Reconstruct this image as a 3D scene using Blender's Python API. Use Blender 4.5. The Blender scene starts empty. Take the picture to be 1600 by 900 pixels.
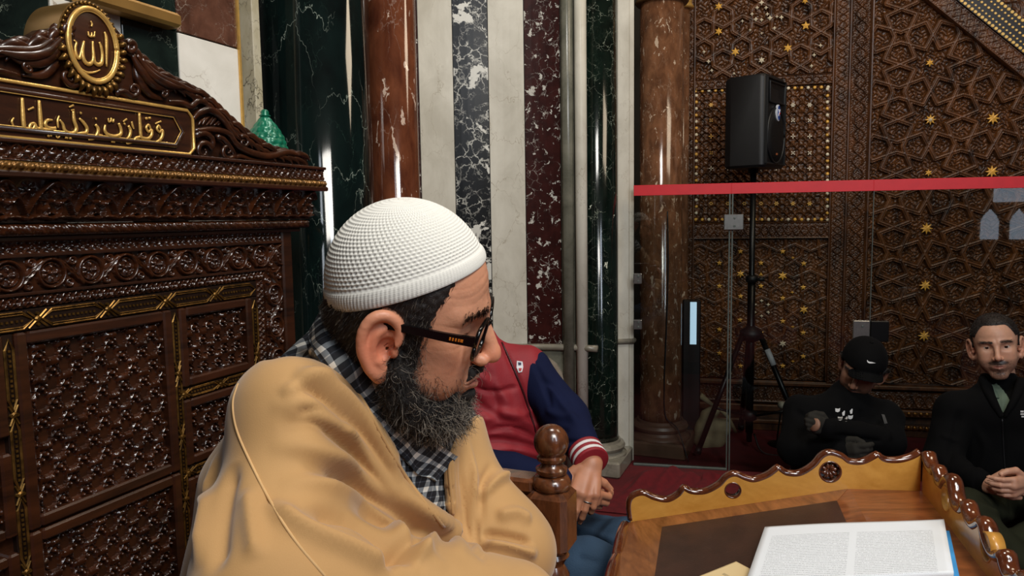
import bpy, math, random
import numpy as np
from mathutils import Vector, Matrix
from mathutils.bvhtree import BVHTree
random.seed(7); RNG = np.random.default_rng(7)
SC = bpy.context.scene; COL = SC.collection

# ---------------------------------------------------------------- camera
F = 1150.0; EYE = 1.32; TILT = math.radians(5.5); ROLL = 0.015
cf = np.array([0, math.cos(TILT), -math.sin(TILT)]); cu0 = np.array([0, math.sin(TILT), math.cos(TILT)]); cr0 = np.array([1., 0, 0])
cr = cr0*math.cos(ROLL) - cu0*math.sin(ROLL); cu = cu0*math.cos(ROLL) + cr0*math.sin(ROLL)
CAM = np.array([0, 0, EYE])
cam_d = bpy.data.cameras.new('camera'); cam = bpy.data.objects.new('camera', cam_d); COL.objects.link(cam)
cam_d.sensor_width = 36; cam_d.lens = F/1600*36; cam_d.clip_start = 0.02; cam_d.clip_end = 60
cam.matrix_world = Matrix(((cr[0], cu[0], -cf[0], 0), (cr[1], cu[1], -cf[1], 0), (cr[2], cu[2], -cf[2], EYE), (0, 0, 0, 1)))
SC.camera = cam
# ---------------------------------------------------------------- light and exposure
W = bpy.data.worlds.new('world'); SC.world = W; W.use_nodes = True
W.node_tree.nodes['Background'].inputs[0].default_value = (0.9, 0.86, 0.8, 1)
W.node_tree.nodes['Background'].inputs[1].default_value = 0.05
SC.view_settings.view_transform = 'Standard'; SC.view_settings.look = 'None'
SC.view_settings.exposure = 0.0; SC.view_settings.gamma = 1.0; SC.view_settings.use_curve_mapping = False
SC.cycles.use_denoising = True
SC.cycles.max_bounces = 6; SC.cycles.transparent_max_bounces = 12
SC.cycles.caustics_reflective = False; SC.cycles.caustics_refractive = False
SC.cycles.sample_clamp_indirect = 4.0

def area(name, loc, target, sx, sy, power, color):
    l = bpy.data.lights.new(name, 'AREA'); l.shape = 'RECTANGLE'; l.size = sx; l.size_y = sy
    l.energy = power; l.color = color
    o = bpy.data.objects.new(name, l); COL.objects.link(o); o.location = loc
    o.rotation_euler = (Vector(target)-Vector(loc)).to_track_quat('-Z', 'Y').to_euler(); return o
area('hall_window_light', (2.3, -2.2, 3.5), (0.3, 2.2, 1.6), 0.5, 2.6, 66, (0.78, 0.87, 1.0))
area('side_window_light', (0.6, -2.4, 3.6), (0.2, 2.0, 1.6), 0.35, 2.6, 22, (0.85, 0.92, 1.0))
area('chandelier_light', (0.75, -0.3, 2.9), (-0.1, 1.2, 0.9), 0.7, 0.7, 42, (1.0, 0.95, 0.87))
area('niche_fill_light', (0.3, 1.5, 3.9), (0.1, 3.4, 1.4), 0.6, 0.6, 34, (1.0, 0.96, 0.9))  # unseen fill light added to brighten the niche walls
area('pulpit_lamp_light', (2.2, 2.2, 4.0), (2.0, 4.2, 1.2), 1.0, 1.0, 32, (1.0, 0.82, 0.6))

# ---------------------------------------------------------------- helpers
def N(v): v = np.asarray(v, float); return v/np.linalg.norm(v)
def ray(px, py): return cf + cr*(px-800)/F + cu*(450-py)/F
def at(px, py, Y): d = ray(px, py); return CAM + d*(Y/d[1])
def onz(px, py, z): d = ray(px, py); return CAM + d*((z-EYE)/d[2])
def onp(px, py, p0, n): d = ray(px, py); return CAM + d*(np.dot(np.asarray(p0)-CAM, n)/np.dot(d, n))
class Frame:
    def __init__(s, o, yaw):  # u runs along the wall to the picture's right, w out of the wall, v up
        s.o = np.array([o[0], o[1], 0.]); s.d = np.array([math.sin(yaw), math.cos(yaw), 0]); s.n = np.array([math.cos(yaw), -math.sin(yaw), 0])
    def P(s, u, w, v):
        u, w, v = np.broadcast_arrays(np.asarray(u, float), np.asarray(w, float), np.asarray(v, float))
        return s.o + u[..., None]*s.d + w[..., None]*s.n + v[..., None]*np.array([0, 0, 1.])
    def uv(s, px, py, w=0):
        p = onp(px, py, s.o + w*s.n, s.n); return float((p-s.o)@s.d), float(p[2])

def tag(o, label=None, cat=None, group=None, kind=None):
    if label: o['label'] = label
    if cat: o['category'] = cat
    if group: o['group'] = group
    if kind: o['kind'] = kind
    return o
def empty(name, loc, label, cat, group=None, kind=None):
    o = bpy.data.objects.new(name, None); COL.objects.link(o); o.location = Vector(loc); o.empty_display_size = 0.05
    o['wl'] = list(map(float, loc)); return tag(o, label, cat, group, kind)
def mesh(name, V, Fc, mat, parent=None, smooth=True, angle=None, uv=None, col=None, loc=None):
    """V in world coordinates; stored relative to the parent's place (or to loc)"""
    V = np.asarray(V, float).reshape(-1, 3)
    off = np.array(parent['wl']) if parent is not None and 'wl' in parent.keys() else (np.array(loc, float) if loc is not None else np.zeros(3))
    if parent is None and loc is None:
        off = np.array([V[:, 0].mean(), V[:, 1].mean(), V[:, 2].min()])
    me = bpy.data.meshes.new(name)
    if isinstance(Fc, np.ndarray):
        nf, k = Fc.shape
        me.vertices.add(len(V)); me.vertices.foreach_set('co', (V-off).astype(np.float32).ravel())
        me.loops.add(nf*k); me.loops.foreach_set('vertex_index', Fc.astype(np.int32).ravel())
        me.polygons.add(nf); me.polygons.foreach_set('loop_start', np.arange(0, nf*k, k, dtype=np.int32))
        me.polygons.foreach_set('loop_total', np.full(nf, k, np.int32)); me.update(calc_edges=True); me.validate()
    else:
        me.from_pydata((V-off).tolist(), [], [list(map(int, f)) for f in Fc]); me.validate(); me.update()
    if smooth:
        me.polygons.foreach_set('use_smooth', np.ones(len(me.polygons), bool))
        if angle: me.set_sharp_from_angle(angle=math.radians(angle))
    if uv is not None:
        l = me.uv_layers.new(name='UVMap'); idx = np.zeros(len(me.loops), np.int32); me.loops.foreach_get('vertex_index', idx)
        l.data.foreach_set('uv', np.asarray(uv, np.float32)[idx].ravel())
    if col is not None:
        a = me.color_attributes.new('Col', 'FLOAT_COLOR', 'POINT'); c = np.ones((len(V), 4), np.float32); c[:, :3] = col; a.data.foreach_set('color', c.ravel())
    if mat is not None: me.materials.append(mat)
    o = bpy.data.objects.new(name, me); COL.objects.link(o)
    if parent is not None:
        o.parent = parent; o['wl'] = list(map(float, off))
    else:
        o.location = Vector(off); o['wl'] = list(map(float, off))
    return o
class MB:
    """collects shapes of ONE part into one mesh"""
    def __init__(s): s.V = []; s.F = []; s.n = 0
    def add(s, V, Fc):
        V = np.asarray(V, float).reshape(-1, 3); s.V.append(V); s.F += [tuple(int(i)+s.n for i in f) for f in Fc]; s.n += len(V); return s
    def build(s, name, mat, parent=None, **k): return mesh(name, np.vstack(s.V), s.F, mat, parent, **k)
def loft(rings, closed=True, cap=True):
    """rings (n,m,3) -> verts, faces"""
    R = np.asarray(rings, float); n, m = R.shape[:2]; Fc = []
    mm = m if closed else m-1
    for i in range(n-1):
        for j in range(mm):
            k = (j+1) % m; Fc.append((i*m+j, i*m+k, (i+1)*m+k, (i+1)*m+j))
    if cap and closed: Fc.append(tuple(range(m))[::-1]); Fc.append(tuple((n-1)*m+j for j in range(m)))
    return R.reshape(-1, 3), Fc
def lathe(c, prof, seg=48, axis=(0, 0, 1), ref=None):
    ax = N(axis); a = N(np.cross(ax, [1., 0.2, 0.1])) if ref is None else N(ref); b = np.cross(ax, a)
    t = np.linspace(0, 2*math.pi, seg, endpoint=False)
    rings = [np.asarray(c)+ax*z + r*(np.cos(t)[:, None]*a+np.sin(t)[:, None]*b) for r, z in prof]
    return loft(rings)
def resample(pts, n):
    pts = np.asarray(pts, float); m = len(pts)
    if m < 3: t = np.linspace(0, 1, n)[:, None]; return pts[0]*(1-t)+pts[-1]*t
    P = np.vstack([2*pts[0]-pts[1], pts, 2*pts[-1]-pts[-2]]); out = []
    for t in np.linspace(0, m-1-1e-9, n):
        i = int(t); f = t-i; p0, p1, p2, p3 = P[i], P[i+1], P[i+2], P[i+3]
        out.append(0.5*((2*p1)+(-p0+p2)*f+(2*p0-5*p1+4*p2-p3)*f*f+(-p0+3*p1-3*p2+p3)*f**3))
    return np.array(out)
def tube(pts, r, m=8, flat=None, fn=None, smooth_n=None):
    """swept tube; r scalar or list; flat=(axis, ratio) squeezes it along an axis"""
    P = np.asarray(pts, float)
    if smooth_n: 
        rr = np.interp(np.linspace(0, 1, smooth_n), np.linspace(0, 1, len(np.atleast_1d(r))), np.atleast_1d(r)); P = resample(P, smooth_n); r = rr
    r = np.interp(np.linspace(0, 1, len(P)), np.linspace(0, 1, len(np.atleast_1d(r))), np.atleast_1d(r))
    T = np.gradient(P, axis=0); T /= np.maximum(np.linalg.norm(T, axis=1), 1e-9)[:, None]
    up = np.array([0, 0, 1.]) if flat is None else N(flat[0]); a = np.cross(T[0], up)
    if np.linalg.norm(a) < 1e-3: a = np.cross(T[0], [1., 0, 0])
    a = N(a); rings = []; t = np.linspace(0, 2*math.pi, m, endpoint=False)
    for i in range(len(P)):
        if flat is None: a = a - T[i]*(a@T[i]); a = N(a); b = np.cross(T[i], a); fb = 1
        else: a = np.cross(T[i], up); a = N(a) if np.linalg.norm(a) > 1e-4 else rings_a; rings_a = a; b = up; fb = flat[1]
        rings.append(P[i]+r[i]*(np.cos(t)[:, None]*a+fb*np.sin(t)[:, None]*b))
    return loft(rings)
def boxf(c, ax, ay, az, sx, sy, sz, bev=0.0):
    """box centred at c with half sizes along given axes, chamfered edges"""
    c = np.asarray(c, float); A = [N(ax), N(ay), N(az)]; S = [sx, sy, sz]; b = min(bev, min(S)*0.45)
    rings = []
    def rect(hx, hy, z, ch):
        pts = [(-hx+ch, -hy), (hx-ch, -hy), (hx, -hy+ch), (hx, hy-ch), (hx-ch, hy), (-hx+ch, hy), (-hx, hy-ch), (-hx, -hy+ch)]
        return [c+A[0]*x+A[1]*y+A[2]*z for x, y in pts]
    if b <= 0:
        pts = [(-sx, -sy), (sx, -sy), (sx, sy), (-sx, sy)]
        return loft([[c+A[0]*x+A[1]*y+A[2]*z for x, y in pts] for z in (-sz, sz)])
    for z, i in ((-sz, b), (-sz+b, 0), (sz-b, 0), (sz, b)): rings.append(rect(sx-i, sy-i, z, b if i == 0 else b*0.6))
    return loft(rings)
def prism(fr, poly, w0, w1):
    """polygon (u,v) in a frame extruded from w0 to w1"""
    p = np.asarray(poly, float); return loft([fr.P(p[:, 0], w0, p[:, 1]), fr.P(p[:, 0], w1, p[:, 1])])
def fbox(fr, u0, u1, v0, v1, w0, w1, bev=0.0):
    c = fr.P((u0+u1)/2, (w0+w1)/2, (v0+v1)/2); return boxf(c, fr.d, fr.n, (0, 0, 1), abs(u1-u0)/2, abs(w1-w0)/2, abs(v1-v0)/2, bev)
def grid_faces(n, m):
    i = np.arange((n-1)*(m-1)); r = i//(m-1); c = i % (m-1); a = r*m+c
    return np.stack([a, a+1, a+m+1, a+m], 1)
def relief(name, fr, u0, u1, v0, v1, res, fn, w, mat, parent, mask=None, back=0.012, smooth=True):
    """carved panel: a height field in the frame's plane with closed sides"""
    nu = max(3, int(round(abs(u1-u0)/res))+1); nv = max(3, int(round(abs(v1-v0)/res))+1)
    U, Vv = np.meshgrid(np.linspace(u0, u1, nu), np.linspace(v0, v1, nv)); h = fn(U, Vv)
    Pt = fr.P(U, w+h, Vv).reshape(-1, 3); Fc = grid_faces(nv, nu); 
    ring = np.concatenate([np.arange(nu), np.arange(1, nv)*nu+nu-1, (nv-1)*nu+np.arange(nu-2, -1, -1), np.arange(nv-2, 0, -1)*nu])
    Bk = fr.P(U.ravel()[ring], w-back, Vv.ravel()[ring]); n0 = len(Pt); k = len(ring); a = np.arange(k); b = (a+1) % k
    Fs = np.stack([ring[b], ring[a], n0+a, n0+b], 1)
    return mesh(name, np.vstack([Pt, Bk]), np.vstack([Fc, Fs]), mat, parent, smooth=smooth, angle=60)

# ---- signed distance modelling: smooth unions turned into one continuous surface
def smin(a, b, k): h = np.clip(0.5+0.5*(b-a)/k, 0, 1); return b*(1-h)+a*h-k*h*(1-h)
def smax(a, b, k): return -smin(-a, -b, k)
def s_ell(P, c, r, R=None):
    q = P-np.asarray(c); 
    if R is not None: q = q@np.asarray(R)
    r = np.asarray(r, float); k0 = np.linalg.norm(q/r, axis=1); k1 = np.linalg.norm(q/(r*r), axis=1); return k0*(k0-1)/np.maximum(k1, 1e-9)
def s_cap(P, a, b, ra, rb=None):
    rb = ra if rb is None else rb; a = np.asarray(a, float); ab = np.asarray(b, float)-a; t = np.clip((P-a)@ab/max(ab@ab, 1e-12), 0, 1)
    return np.linalg.norm(P-a-t[:, None]*ab, axis=1)-(ra+(rb-ra)*t)
def s_chain(P, pts, rs, k=0.01):
    d = None
    for i in range(len(pts)-1):
        e = s_cap(P, pts[i], pts[i+1], rs[i], rs[i+1]); d = e if d is None else smin(d, e, k)
    return d
def s_box(P, c, h, r, R=None):
    q = P-np.asarray(c)
    if R is not None: q = q@np.asarray(R)
    q = np.abs(q)-(np.asarray(h)-r); return np.linalg.norm(np.maximum(q, 0), axis=1)+np.minimum(q.max(1), 0)-r
def surfnet(fn, lo, hi, h, m=4):
    lo = np.asarray(lo, float); hi = np.asarray(hi, float); nb = np.maximum(1, np.ceil((hi-lo)/(h*m)).astype(int)); n = nb*m+1
    ci = np.stack(np.meshgrid(*[np.arange(k) for k in nb], indexing='ij'), -1).reshape(-1, 3)
    cc = lo+(ci+0.5)*h*m; dc = np.concatenate([fn(x) for x in np.array_split(cc, max(1, len(cc)//200000))])
    act = np.abs(dc) < h*m*1.35
    V = np.ones(n, np.float32)
    big = dc.reshape(nb); Vb = np.repeat(np.repeat(np.repeat(big, m, 0), m, 1), m, 2); V[:-1, :-1, :-1] = Vb
    g = np.stack(np.meshgrid(*[np.arange(m+1)]*3, indexing='ij'), -1).reshape(-1, 3)
    ids = (ci[act][:, None, :]*m+g[None]).reshape(-1, 3); flat = np.unique(np.ravel_multi_index(ids.T, n)); ii = np.stack(np.unravel_index(flat, n), 1)
    P = lo+ii*h; vals = np.concatenate([fn(x) for x in np.array_split(P, max(1, len(P)//200000))]); Vf = V.ravel(); Vf[flat] = vals; V = Vf.reshape(n)
    V[0], V[-1] = 1, 1; V[:, 0], V[:, -1] = 1, 1; V[:, :, 0], V[:, :, -1] = 1, 1
    ins = V < 0; cs = np.zeros(n-1, np.int8)
    offs = [(a, b, c) for a in (0, 1) for b in (0, 1) for c in (0, 1)]
    for a, b, c in offs: cs += ins[a:n[0]-1+a, b:n[1]-1+b, c:n[2]-1+c]
    cell = np.argwhere((cs > 0) & (cs < 8)); idx = -np.ones(n-1, np.int64); idx[tuple(cell.T)] = np.arange(len(cell))
    acc = np.zeros((len(cell), 3)); cnt = np.zeros(len(cell))
    for a in offs:
        for ax in range(3):
            if a[ax]: continue
            b = list(a); b[ax] = 1
            va = V[tuple((cell+a).T)]; vb = V[tuple((cell+b).T)]; cr_ = (va < 0) != (vb < 0); t = np.where(cr_, va/np.where(cr_, va-vb, 1), 0)
            p = cell+np.array(a, float)+0.0; p = p.astype(float); p[:, ax] += t; acc[cr_] += p[cr_]; cnt[cr_] += 1
    Vt = lo+acc/cnt[:, None]*h; Fs = []
    for ax in range(3):
        o1, o2 = (ax+1) % 3, (ax+2) % 3; sl0 = [slice(None)]*3; sl1 = [slice(None)]*3; sl0[ax] = slice(0, -1); sl1[ax] = slice(1, None)
        A = ins[tuple(sl0)]; B = ins[tuple(sl1)]; e = np.argwhere(A != B); e = e[(e[:, o1] > 0) & (e[:, o2] > 0) & (e[:, o1] < n[o1]-1) & (e[:, o2] < n[o2]-1)]
        s = A[tuple(e.T)]; q = []
        for d1, d2 in ((-1, -1), (0, -1), (0, 0), (-1, 0)):
            c = e.copy(); c[:, o1] += d1; c[:, o2] += d2; q.append(idx[tuple(c.T)])
        q = np.stack(q, 1); q[~s] = q[~s][:, ::-1]; Fs.append(q)
    return Vt, np.vstack(Fs)
def smooth_mesh(V, Fc, it=2, lam=0.5):
    e = np.vstack([Fc[:, [0, 1]], Fc[:, [1, 2]], Fc[:, [2, 3]], Fc[:, [3, 0]]]); e = np.vstack([e, e[:, ::-1]])
    cnt = np.bincount(e[:, 0], minlength=len(V)).astype(float)
    for _ in range(it):
        s = np.stack([np.bincount(e[:, 0], weights=V[e[:, 1], k], minlength=len(V)) for k in range(3)], 1)/cnt[:, None]; V = V+(s-V)*lam
    return V
def normals(V, Fc):
    n = np.cross(V[Fc[:, 2]]-V[Fc[:, 0]], V[Fc[:, 3]]-V[Fc[:, 1]]); out = np.zeros_like(V)
    for k in range(4): np.add.at(out, Fc[:, k], n)
    return out/np.maximum(np.linalg.norm(out, axis=1), 1e-12)[:, None]
def polydist(P, pts):
    """distance to a polyline and parameter 0..1 along it"""
    best = np.full(len(P), 1e9); par = np.zeros(len(P)); L = np.r_[0, np.cumsum(np.linalg.norm(np.diff(pts, axis=0), axis=1))]
    for i in range(len(pts)-1):
        a = pts[i]; ab = pts[i+1]-a; t = np.clip((P-a)@ab/max(ab@ab, 1e-12), 0, 1); d = np.linalg.norm(P-a-t[:, None]*ab, axis=1); m = d < best
        best[m] = d[m]; par[m] = (L[i]+t[m]*(L[i+1]-L[i]))/L[-1]
    return best, par
def bvh(V, Fc): return BVHTree.FromPolygons([Vector(v) for v in V], [tuple(f) for f in Fc.tolist()])
def cast(tree, px, py):
    r = tree.ray_cast(Vector(CAM), Vector(N(ray(px, py)))); return None if r[0] is None else np.array(r[0])
def folds(V, Fc, lines, it=1):
    """sculpt traced fold lines: (points, amplitude, width) pushes the cloth out (or in) along the line"""
    tree = bvh(V, Fc); nn = normals(V, Fc); D = np.zeros(len(V))
    for pts, amp, wid in lines:
        pp = resample([(x, y, 0) for x, y in pts], max(4, len(pts)*3)); c = [cast(tree, x, y) for x, y, _ in pp]; c = [x for x in c if x is not None]
        if len(c) < 2: continue
        c = np.array(c); d, t = polydist(V, c); near = d < wid*3
        D[near] += amp*np.exp(-(d[near]/wid)**2)*np.clip(np.minimum(t[near], 1-t[near])*6, 0.0, 1)
    return V+nn*D[:, None]
def vnoise(P, scale, seed=0):
    """smooth value noise"""
    r = np.random.default_rng(seed); T = r.random((32, 32, 32)); q = P*scale+100; i = np.floor(q).astype(int); f = q-i; f = f*f*(3-2*f); out = 0
    for a in (0, 1):
        for b in (0, 1):
            for c in (0, 1):
                w = (f[:, 0] if a else 1-f[:, 0])*(f[:, 1] if b else 1-f[:, 1])*(f[:, 2] if c else 1-f[:, 2]); out = out+w*T[(i[:, 0]+a) % 32, (i[:, 1]+b) % 32, (i[:, 2]+c) % 32]
    return out*2-1
def strands(name, roots, dirs, length, rad, mat, parent, seg=6, curl=0.5, grav=0.3, curlf=3.0, col=None, wav=0.0, **k):
    """individual hairs as thin three-sided tubes"""
    n = len(roots); length = np.broadcast_to(length, (n,)); D = dirs/np.linalg.norm(dirs, axis=1)[:, None]
    P = roots.copy(); st = length/seg; ax = RNG.normal(size=(n, 3)); ax /= np.linalg.norm(ax, axis=1)[:, None]; rings = []; ang = np.array([0, 2.094, 4.189])
    cv = RNG.normal(size=(n,))*curl
    for s in range(seg+1):
        a = np.cross(D, ax); a /= np.maximum(np.linalg.norm(a, axis=1), 1e-6)[:, None]; b = np.cross(D, a); r = rad*(1-0.75*s/seg)
        rings.append(P[:, None, :]+r*(np.cos(ang)[None, :, None]*a[:, None]+np.sin(ang)[None, :, None]*b[:, None]))
        P = P+D*st[:, None]; D = D+a*cv[:, None]+RNG.normal(size=(n, 3))*wav+np.array([0, 0, -grav])/seg; D /= np.linalg.norm(D, axis=1)[:, None]
    R = np.stack(rings, 1); V = R.reshape(-1, 3); base = (np.arange(n)*(seg+1)*3)[:, None, None]; Fs = []
    for s in range(seg):
        for j in range(3): Fs.append(np.stack([s*3+j+base[:, 0, 0], s*3+(j+1) % 3+base[:, 0, 0], (s+1)*3+(j+1) % 3+base[:, 0, 0], (s+1)*3+j+base[:, 0, 0]], 1))
    c = None if col is None else np.repeat(col, (seg+1)*3, axis=0)
    return mesh(name, V, np.vstack(Fs), mat, parent, col=c, **k)

# ---------------------------------------------------------------- materials
def srgb(r, g, b): return tuple(((c/255)/12.92 if c/255 <= 0.04045 else ((c/255+0.055)/1.055)**2.4) for c in (r, g, b))+(1,)
class NT:
    def __init__(s, name):
        s.m = bpy.data.materials.new(name); s.m.use_nodes = True; s.t = s.m.node_tree; s.b = s.t.nodes['Principled BSDF']; s.co = None
    def n(s, ty, **kw):
        x = s.t.nodes.new(ty)
        for k, v in kw.items():
            if k.startswith('i_'): 
                key = k[2:]; x.inputs[int(key) if key.isdigit() else key.replace('_', ' ')].default_value = v
            else: setattr(x, k, v)
        return x
    def l(s, a, b): s.t.links.new(a, b)
    def obj(s, scale=(1, 1, 1), rot=(0, 0, 0), src='Object'):
        t = s.n('ShaderNodeTexCoord'); m = s.n('ShaderNodeMapping'); m.inputs['Scale'].default_value = scale; m.inputs['Rotation'].default_value = rot; s.l(t.outputs[src], m.inputs[0]); return m.outputs[0]
    def noise(s, vec, scale, detail=3, rough=0.5, dist=0.0): x = s.n('ShaderNodeTexNoise'); x.inputs['Scale'].default_value = scale; x.inputs['Detail'].default_value = detail; x.inputs['Roughness'].default_value = rough; x.inputs['Distortion'].default_value = dist; s.l(vec, x.inputs['Vector']); return x
    def ramp(s, fac, stops):
        x = s.n('ShaderNodeValToRGB'); e = x.color_ramp.elements
        while len(e) < len(stops): e.new(0.5)
        for i, (p, c) in enumerate(stops): e[i].position = p; e[i].color = c
        s.l(fac, x.inputs[0]); return x.outputs[0]
    def mix(s, fac, a, b):
        x = s.n('ShaderNodeMix', data_type='RGBA')
        for v, i in ((fac, 0), (a, 6), (b, 7)):
            if isinstance(v, (int, float, tuple)): x.inputs[i].default_value = v
            else: s.l(v, x.inputs[i])
        return x.outputs[2]
    def math(s, op, a, b=0.0, c=None):
        x = s.n('ShaderNodeMath', operation=op)
        for i, v in enumerate((a, b) if c is None else (a, b, c)):
            if isinstance(v, (int, float)): x.inputs[i].default_value = v
            else: s.l(v, x.inputs[i])
        return x.outputs[0]
    def bump(s, h, strength, dist=0.001): x = s.n('ShaderNodeBump'); x.inputs['Strength'].default_value = strength; x.inputs['Distance'].default_value = dist; s.l(h, x.inputs['Height']); s.l(x.outputs[0], s.b.inputs['Normal'])
    def set(s, **k):
        for key, v in k.items():
            i = s.b.inputs[key.replace('_', ' ')]
            if hasattr(v, 'links') or isinstance(v, bpy.types.NodeSocket): s.l(v, i)
            else: i.default_value = v
        return s.m
def plain(name, c, rough=0.5, metal=0.0, var=0.12, vs=30, bump=0.0, bs=200, **k):
    t = NT(name); v = t.obj(); nz = t.noise(v, vs, 4); c = tuple(c); d = tuple(x*(1-var) for x in c[:3])+(1,); e = tuple(min(1, x*(1+var)) for x in c[:3])+(1,)
    t.set(Base_Color=t.ramp(nz.outputs[0], [(0.3, d), (0.7, e)]), Roughness=rough, Metallic=metal)
    if bump: t.bump(t.noise(v, bs, 3).outputs[0], bump, 0.002)
    return t.set(**k) if k else t.m
def wood(name, dark, light, rough=0.35, scale=6, stretch=(1, 1, 0.08), coat=0.0, bump=0.15, rot=(0, 0, 0)):
    t = NT(name); v = t.obj(stretch, rot); a = t.noise(v, scale*6, 5, 0.6, 1.5); b = t.noise(v, scale*40, 3, 0.6)
    f = t.math('ADD', t.math('MULTIPLY', a.outputs[0], 0.75), t.math('MULTIPLY', b.outputs[0], 0.25))
    t.set(Base_Color=t.ramp(f, [(0.33, dark), (0.68, light)]), Roughness=rough); t.b.inputs['Coat Weight'].default_value = coat; t.b.inputs['Coat Roughness'].default_value = 0.12
    t.bump(b.outputs[0], bump, 0.001); return t.m
def marble(name, base, base2, vein, scale=4.0, width=0.03, amount=0.6, rough=0.12, blotch=None, second=None, stretch=(1, 1, 1), patch=0.5, seed=0.0):
    """veined stone: two-tone body, broken thin veins, optional solid flecks"""
    t = NT(name); v = t.obj(stretch); sh = t.n('ShaderNodeVectorMath', operation='ADD'); t.l(v, sh.inputs[0]); sh.inputs[1].default_value = (seed, seed*0.7, seed*1.3); v = sh.outputs[0]
    wn = t.noise(v, scale*1.3, 5, 0.65); ad = t.n('ShaderNodeVectorMath', operation='MULTIPLY_ADD'); t.l(wn.outputs['Color'], ad.inputs[0]); ad.inputs[1].default_value = (0.45/scale*2,)*3; t.l(v, ad.inputs[2]); wv = ad.outputs[0]
    vo = t.n('ShaderNodeTexVoronoi', feature='DISTANCE_TO_EDGE'); vo.inputs['Scale'].default_value = scale*2; t.l(wv, vo.inputs['Vector'])
    body = t.ramp(t.noise(v, scale*1.5, 6, 0.6, 0.4).outputs[0], [(0.35, base), (0.66, base2)])
    m1 = t.ramp(vo.outputs['Distance'], [(0.0, (1, 1, 1, 1)), (width, (0, 0, 0, 1))]); brk = t.ramp(t.noise(v, scale*1.1, 3).outputs[0], [(patch-0.06, (0, 0, 0, 1)), (patch+0.1, (1, 1, 1, 1))])
    f = t.math('MULTIPLY', t.math('MULTIPLY', m1, brk), amount); c = t.mix(f, body, vein)
    if second:
        v2 = t.n('ShaderNodeTexVoronoi', feature='DISTANCE_TO_EDGE'); v2.inputs['Scale'].default_value = scale*second[1]; t.l(wv, v2.inputs['Vector'])
        m2 = t.ramp(v2.outputs['Distance'], [(0.0, (1, 1, 1, 1)), (width*0.8, (0, 0, 0, 1))]); b2 = t.ramp(t.noise(v, scale*2.3, 2).outputs[0], [(0.5, (0, 0, 0, 1)), (0.62, (1, 1, 1, 1))])
        c = t.mix(t.math('MULTIPLY', t.math('MULTIPLY', m2, b2), second[2]), c, second[0])
    if blotch:  # (colour, scale, threshold)
        bn = t.noise(wv, blotch[1], 3, 0.55, 0.6); c = t.mix(t.ramp(bn.outputs[0], [(blotch[2], (0, 0, 0, 1)), (blotch[2]+0.02, (1, 1, 1, 1))]), c, blotch[0])
    return t.set(Base_Color=c, Roughness=rough, Specular_IOR_Level=.2 if rough > .28 else .5)
def vcol(name, rough=0.5, sss=0.0, bump=0.0, bs=300, **k):
    t = NT(name); a = t.n('ShaderNodeVertexColor'); a.layer_name = 'Col'; v = t.obj(); nz = t.noise(v, 90, 4, 0.7)
    t.set(Base_Color=t.mix(0.22, a.outputs[0], t.mix(nz.outputs[0], tuple([0.55*1]*3)+(1,), a.outputs[0])) if False else a.outputs[0], Roughness=rough)
    if sss: t.b.inputs['Subsurface Weight'].default_value = sss; t.b.inputs['Subsurface Scale'].default_value = 0.004; t.b.inputs['Subsurface Radius'].default_value = (1, 0.35, 0.2)
    if bump: t.bump(t.noise(v, bs, 4, 0.65).outputs[0], bump, 0.001)
    return t.set(**k) if k else t.m
M = {}
M['gold'] = plain('gilded_wood', srgb(222, 176, 96), 0.3, 0.55, 0.15, 60, 0.2)
M['walnut'] = wood('carved_dark_walnut', srgb(24, 10, 4), srgb(70, 34, 14), 0.28, 5, (0.5, 0.5, 1), coat=0.35)
M['walnut_plain'] = wood('plain_dark_walnut', srgb(26, 12, 6), srgb(66, 33, 15), 0.34, 4, (0.15, 0.15, 1), coat=0.3)
M['black'] = plain('black_plastic', srgb(14, 15, 17), 0.5, 0, 0.2, 40, 0.1)
M['blackmetal'] = plain('black_metal', srgb(12, 12, 13), 0.35, 0.4)
# ================================================================ SETTING
YAW = math.radians(22)
def struct(o): o['kind'] = 'structure'; return o
M['white_marble'] = marble('white_marble', srgb(214, 208, 194), srgb(234, 228, 216), srgb(128, 100, 68), 5, 0.018, 0.75, 0.16, patch=0.5)
M['cream_marble'] = marble('cream_marble', srgb(190, 184, 168), srgb(216, 211, 196), srgb(140, 124, 98), 4, 0.014, 0.6, 0.34, patch=0.5, stretch=(1, 1, 0.6))
M['dark_vein_marble'] = marble('white_marble_dark_veins', srgb(170, 160, 132), srgb(206, 198, 176), srgb(48, 44, 36), 9, 0.022, 0.95, 0.16, stretch=(1, 1, 0.7), patch=0.44)
M['green_marble'] = marble('green_marble', srgb(10, 16, 14), srgb(26, 36, 31), srgb(176, 186, 164), 9, 0.012, 0.6, 0.1, second=(srgb(140, 160, 140), 6, 0.3), patch=0.5)
M['column_green'] = marble('column_green_marble', srgb(6, 10, 10), srgb(13, 25, 23), srgb(170, 180, 164), 7, 0.009, 0.6, 0.07, second=(srgb(90, 120, 104), 5, 0.3), patch=0.53, blotch=(srgb(196, 196, 160), 12, 0.735), stretch=(1, 1, 0.5))
M['green_serpentine'] = marble('green_serpentine', srgb(7, 14, 11), srgb(15, 28, 22), srgb(176, 184, 164), 9, 0.012, 0.7, 0.12, second=(srgb(150, 160, 140), 6, 0.3), blotch=(srgb(205, 208, 190), 24, 0.70), stretch=(1, 1, 0.8))
M['brown_marble'] = marble('brown_marble', srgb(74, 46, 34), srgb(104, 68, 52), srgb(190, 176, 158), 12, 0.02, 0.6, 0.12, second=(srgb(206, 196, 180), 7, 0.4), patch=0.48)
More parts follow.
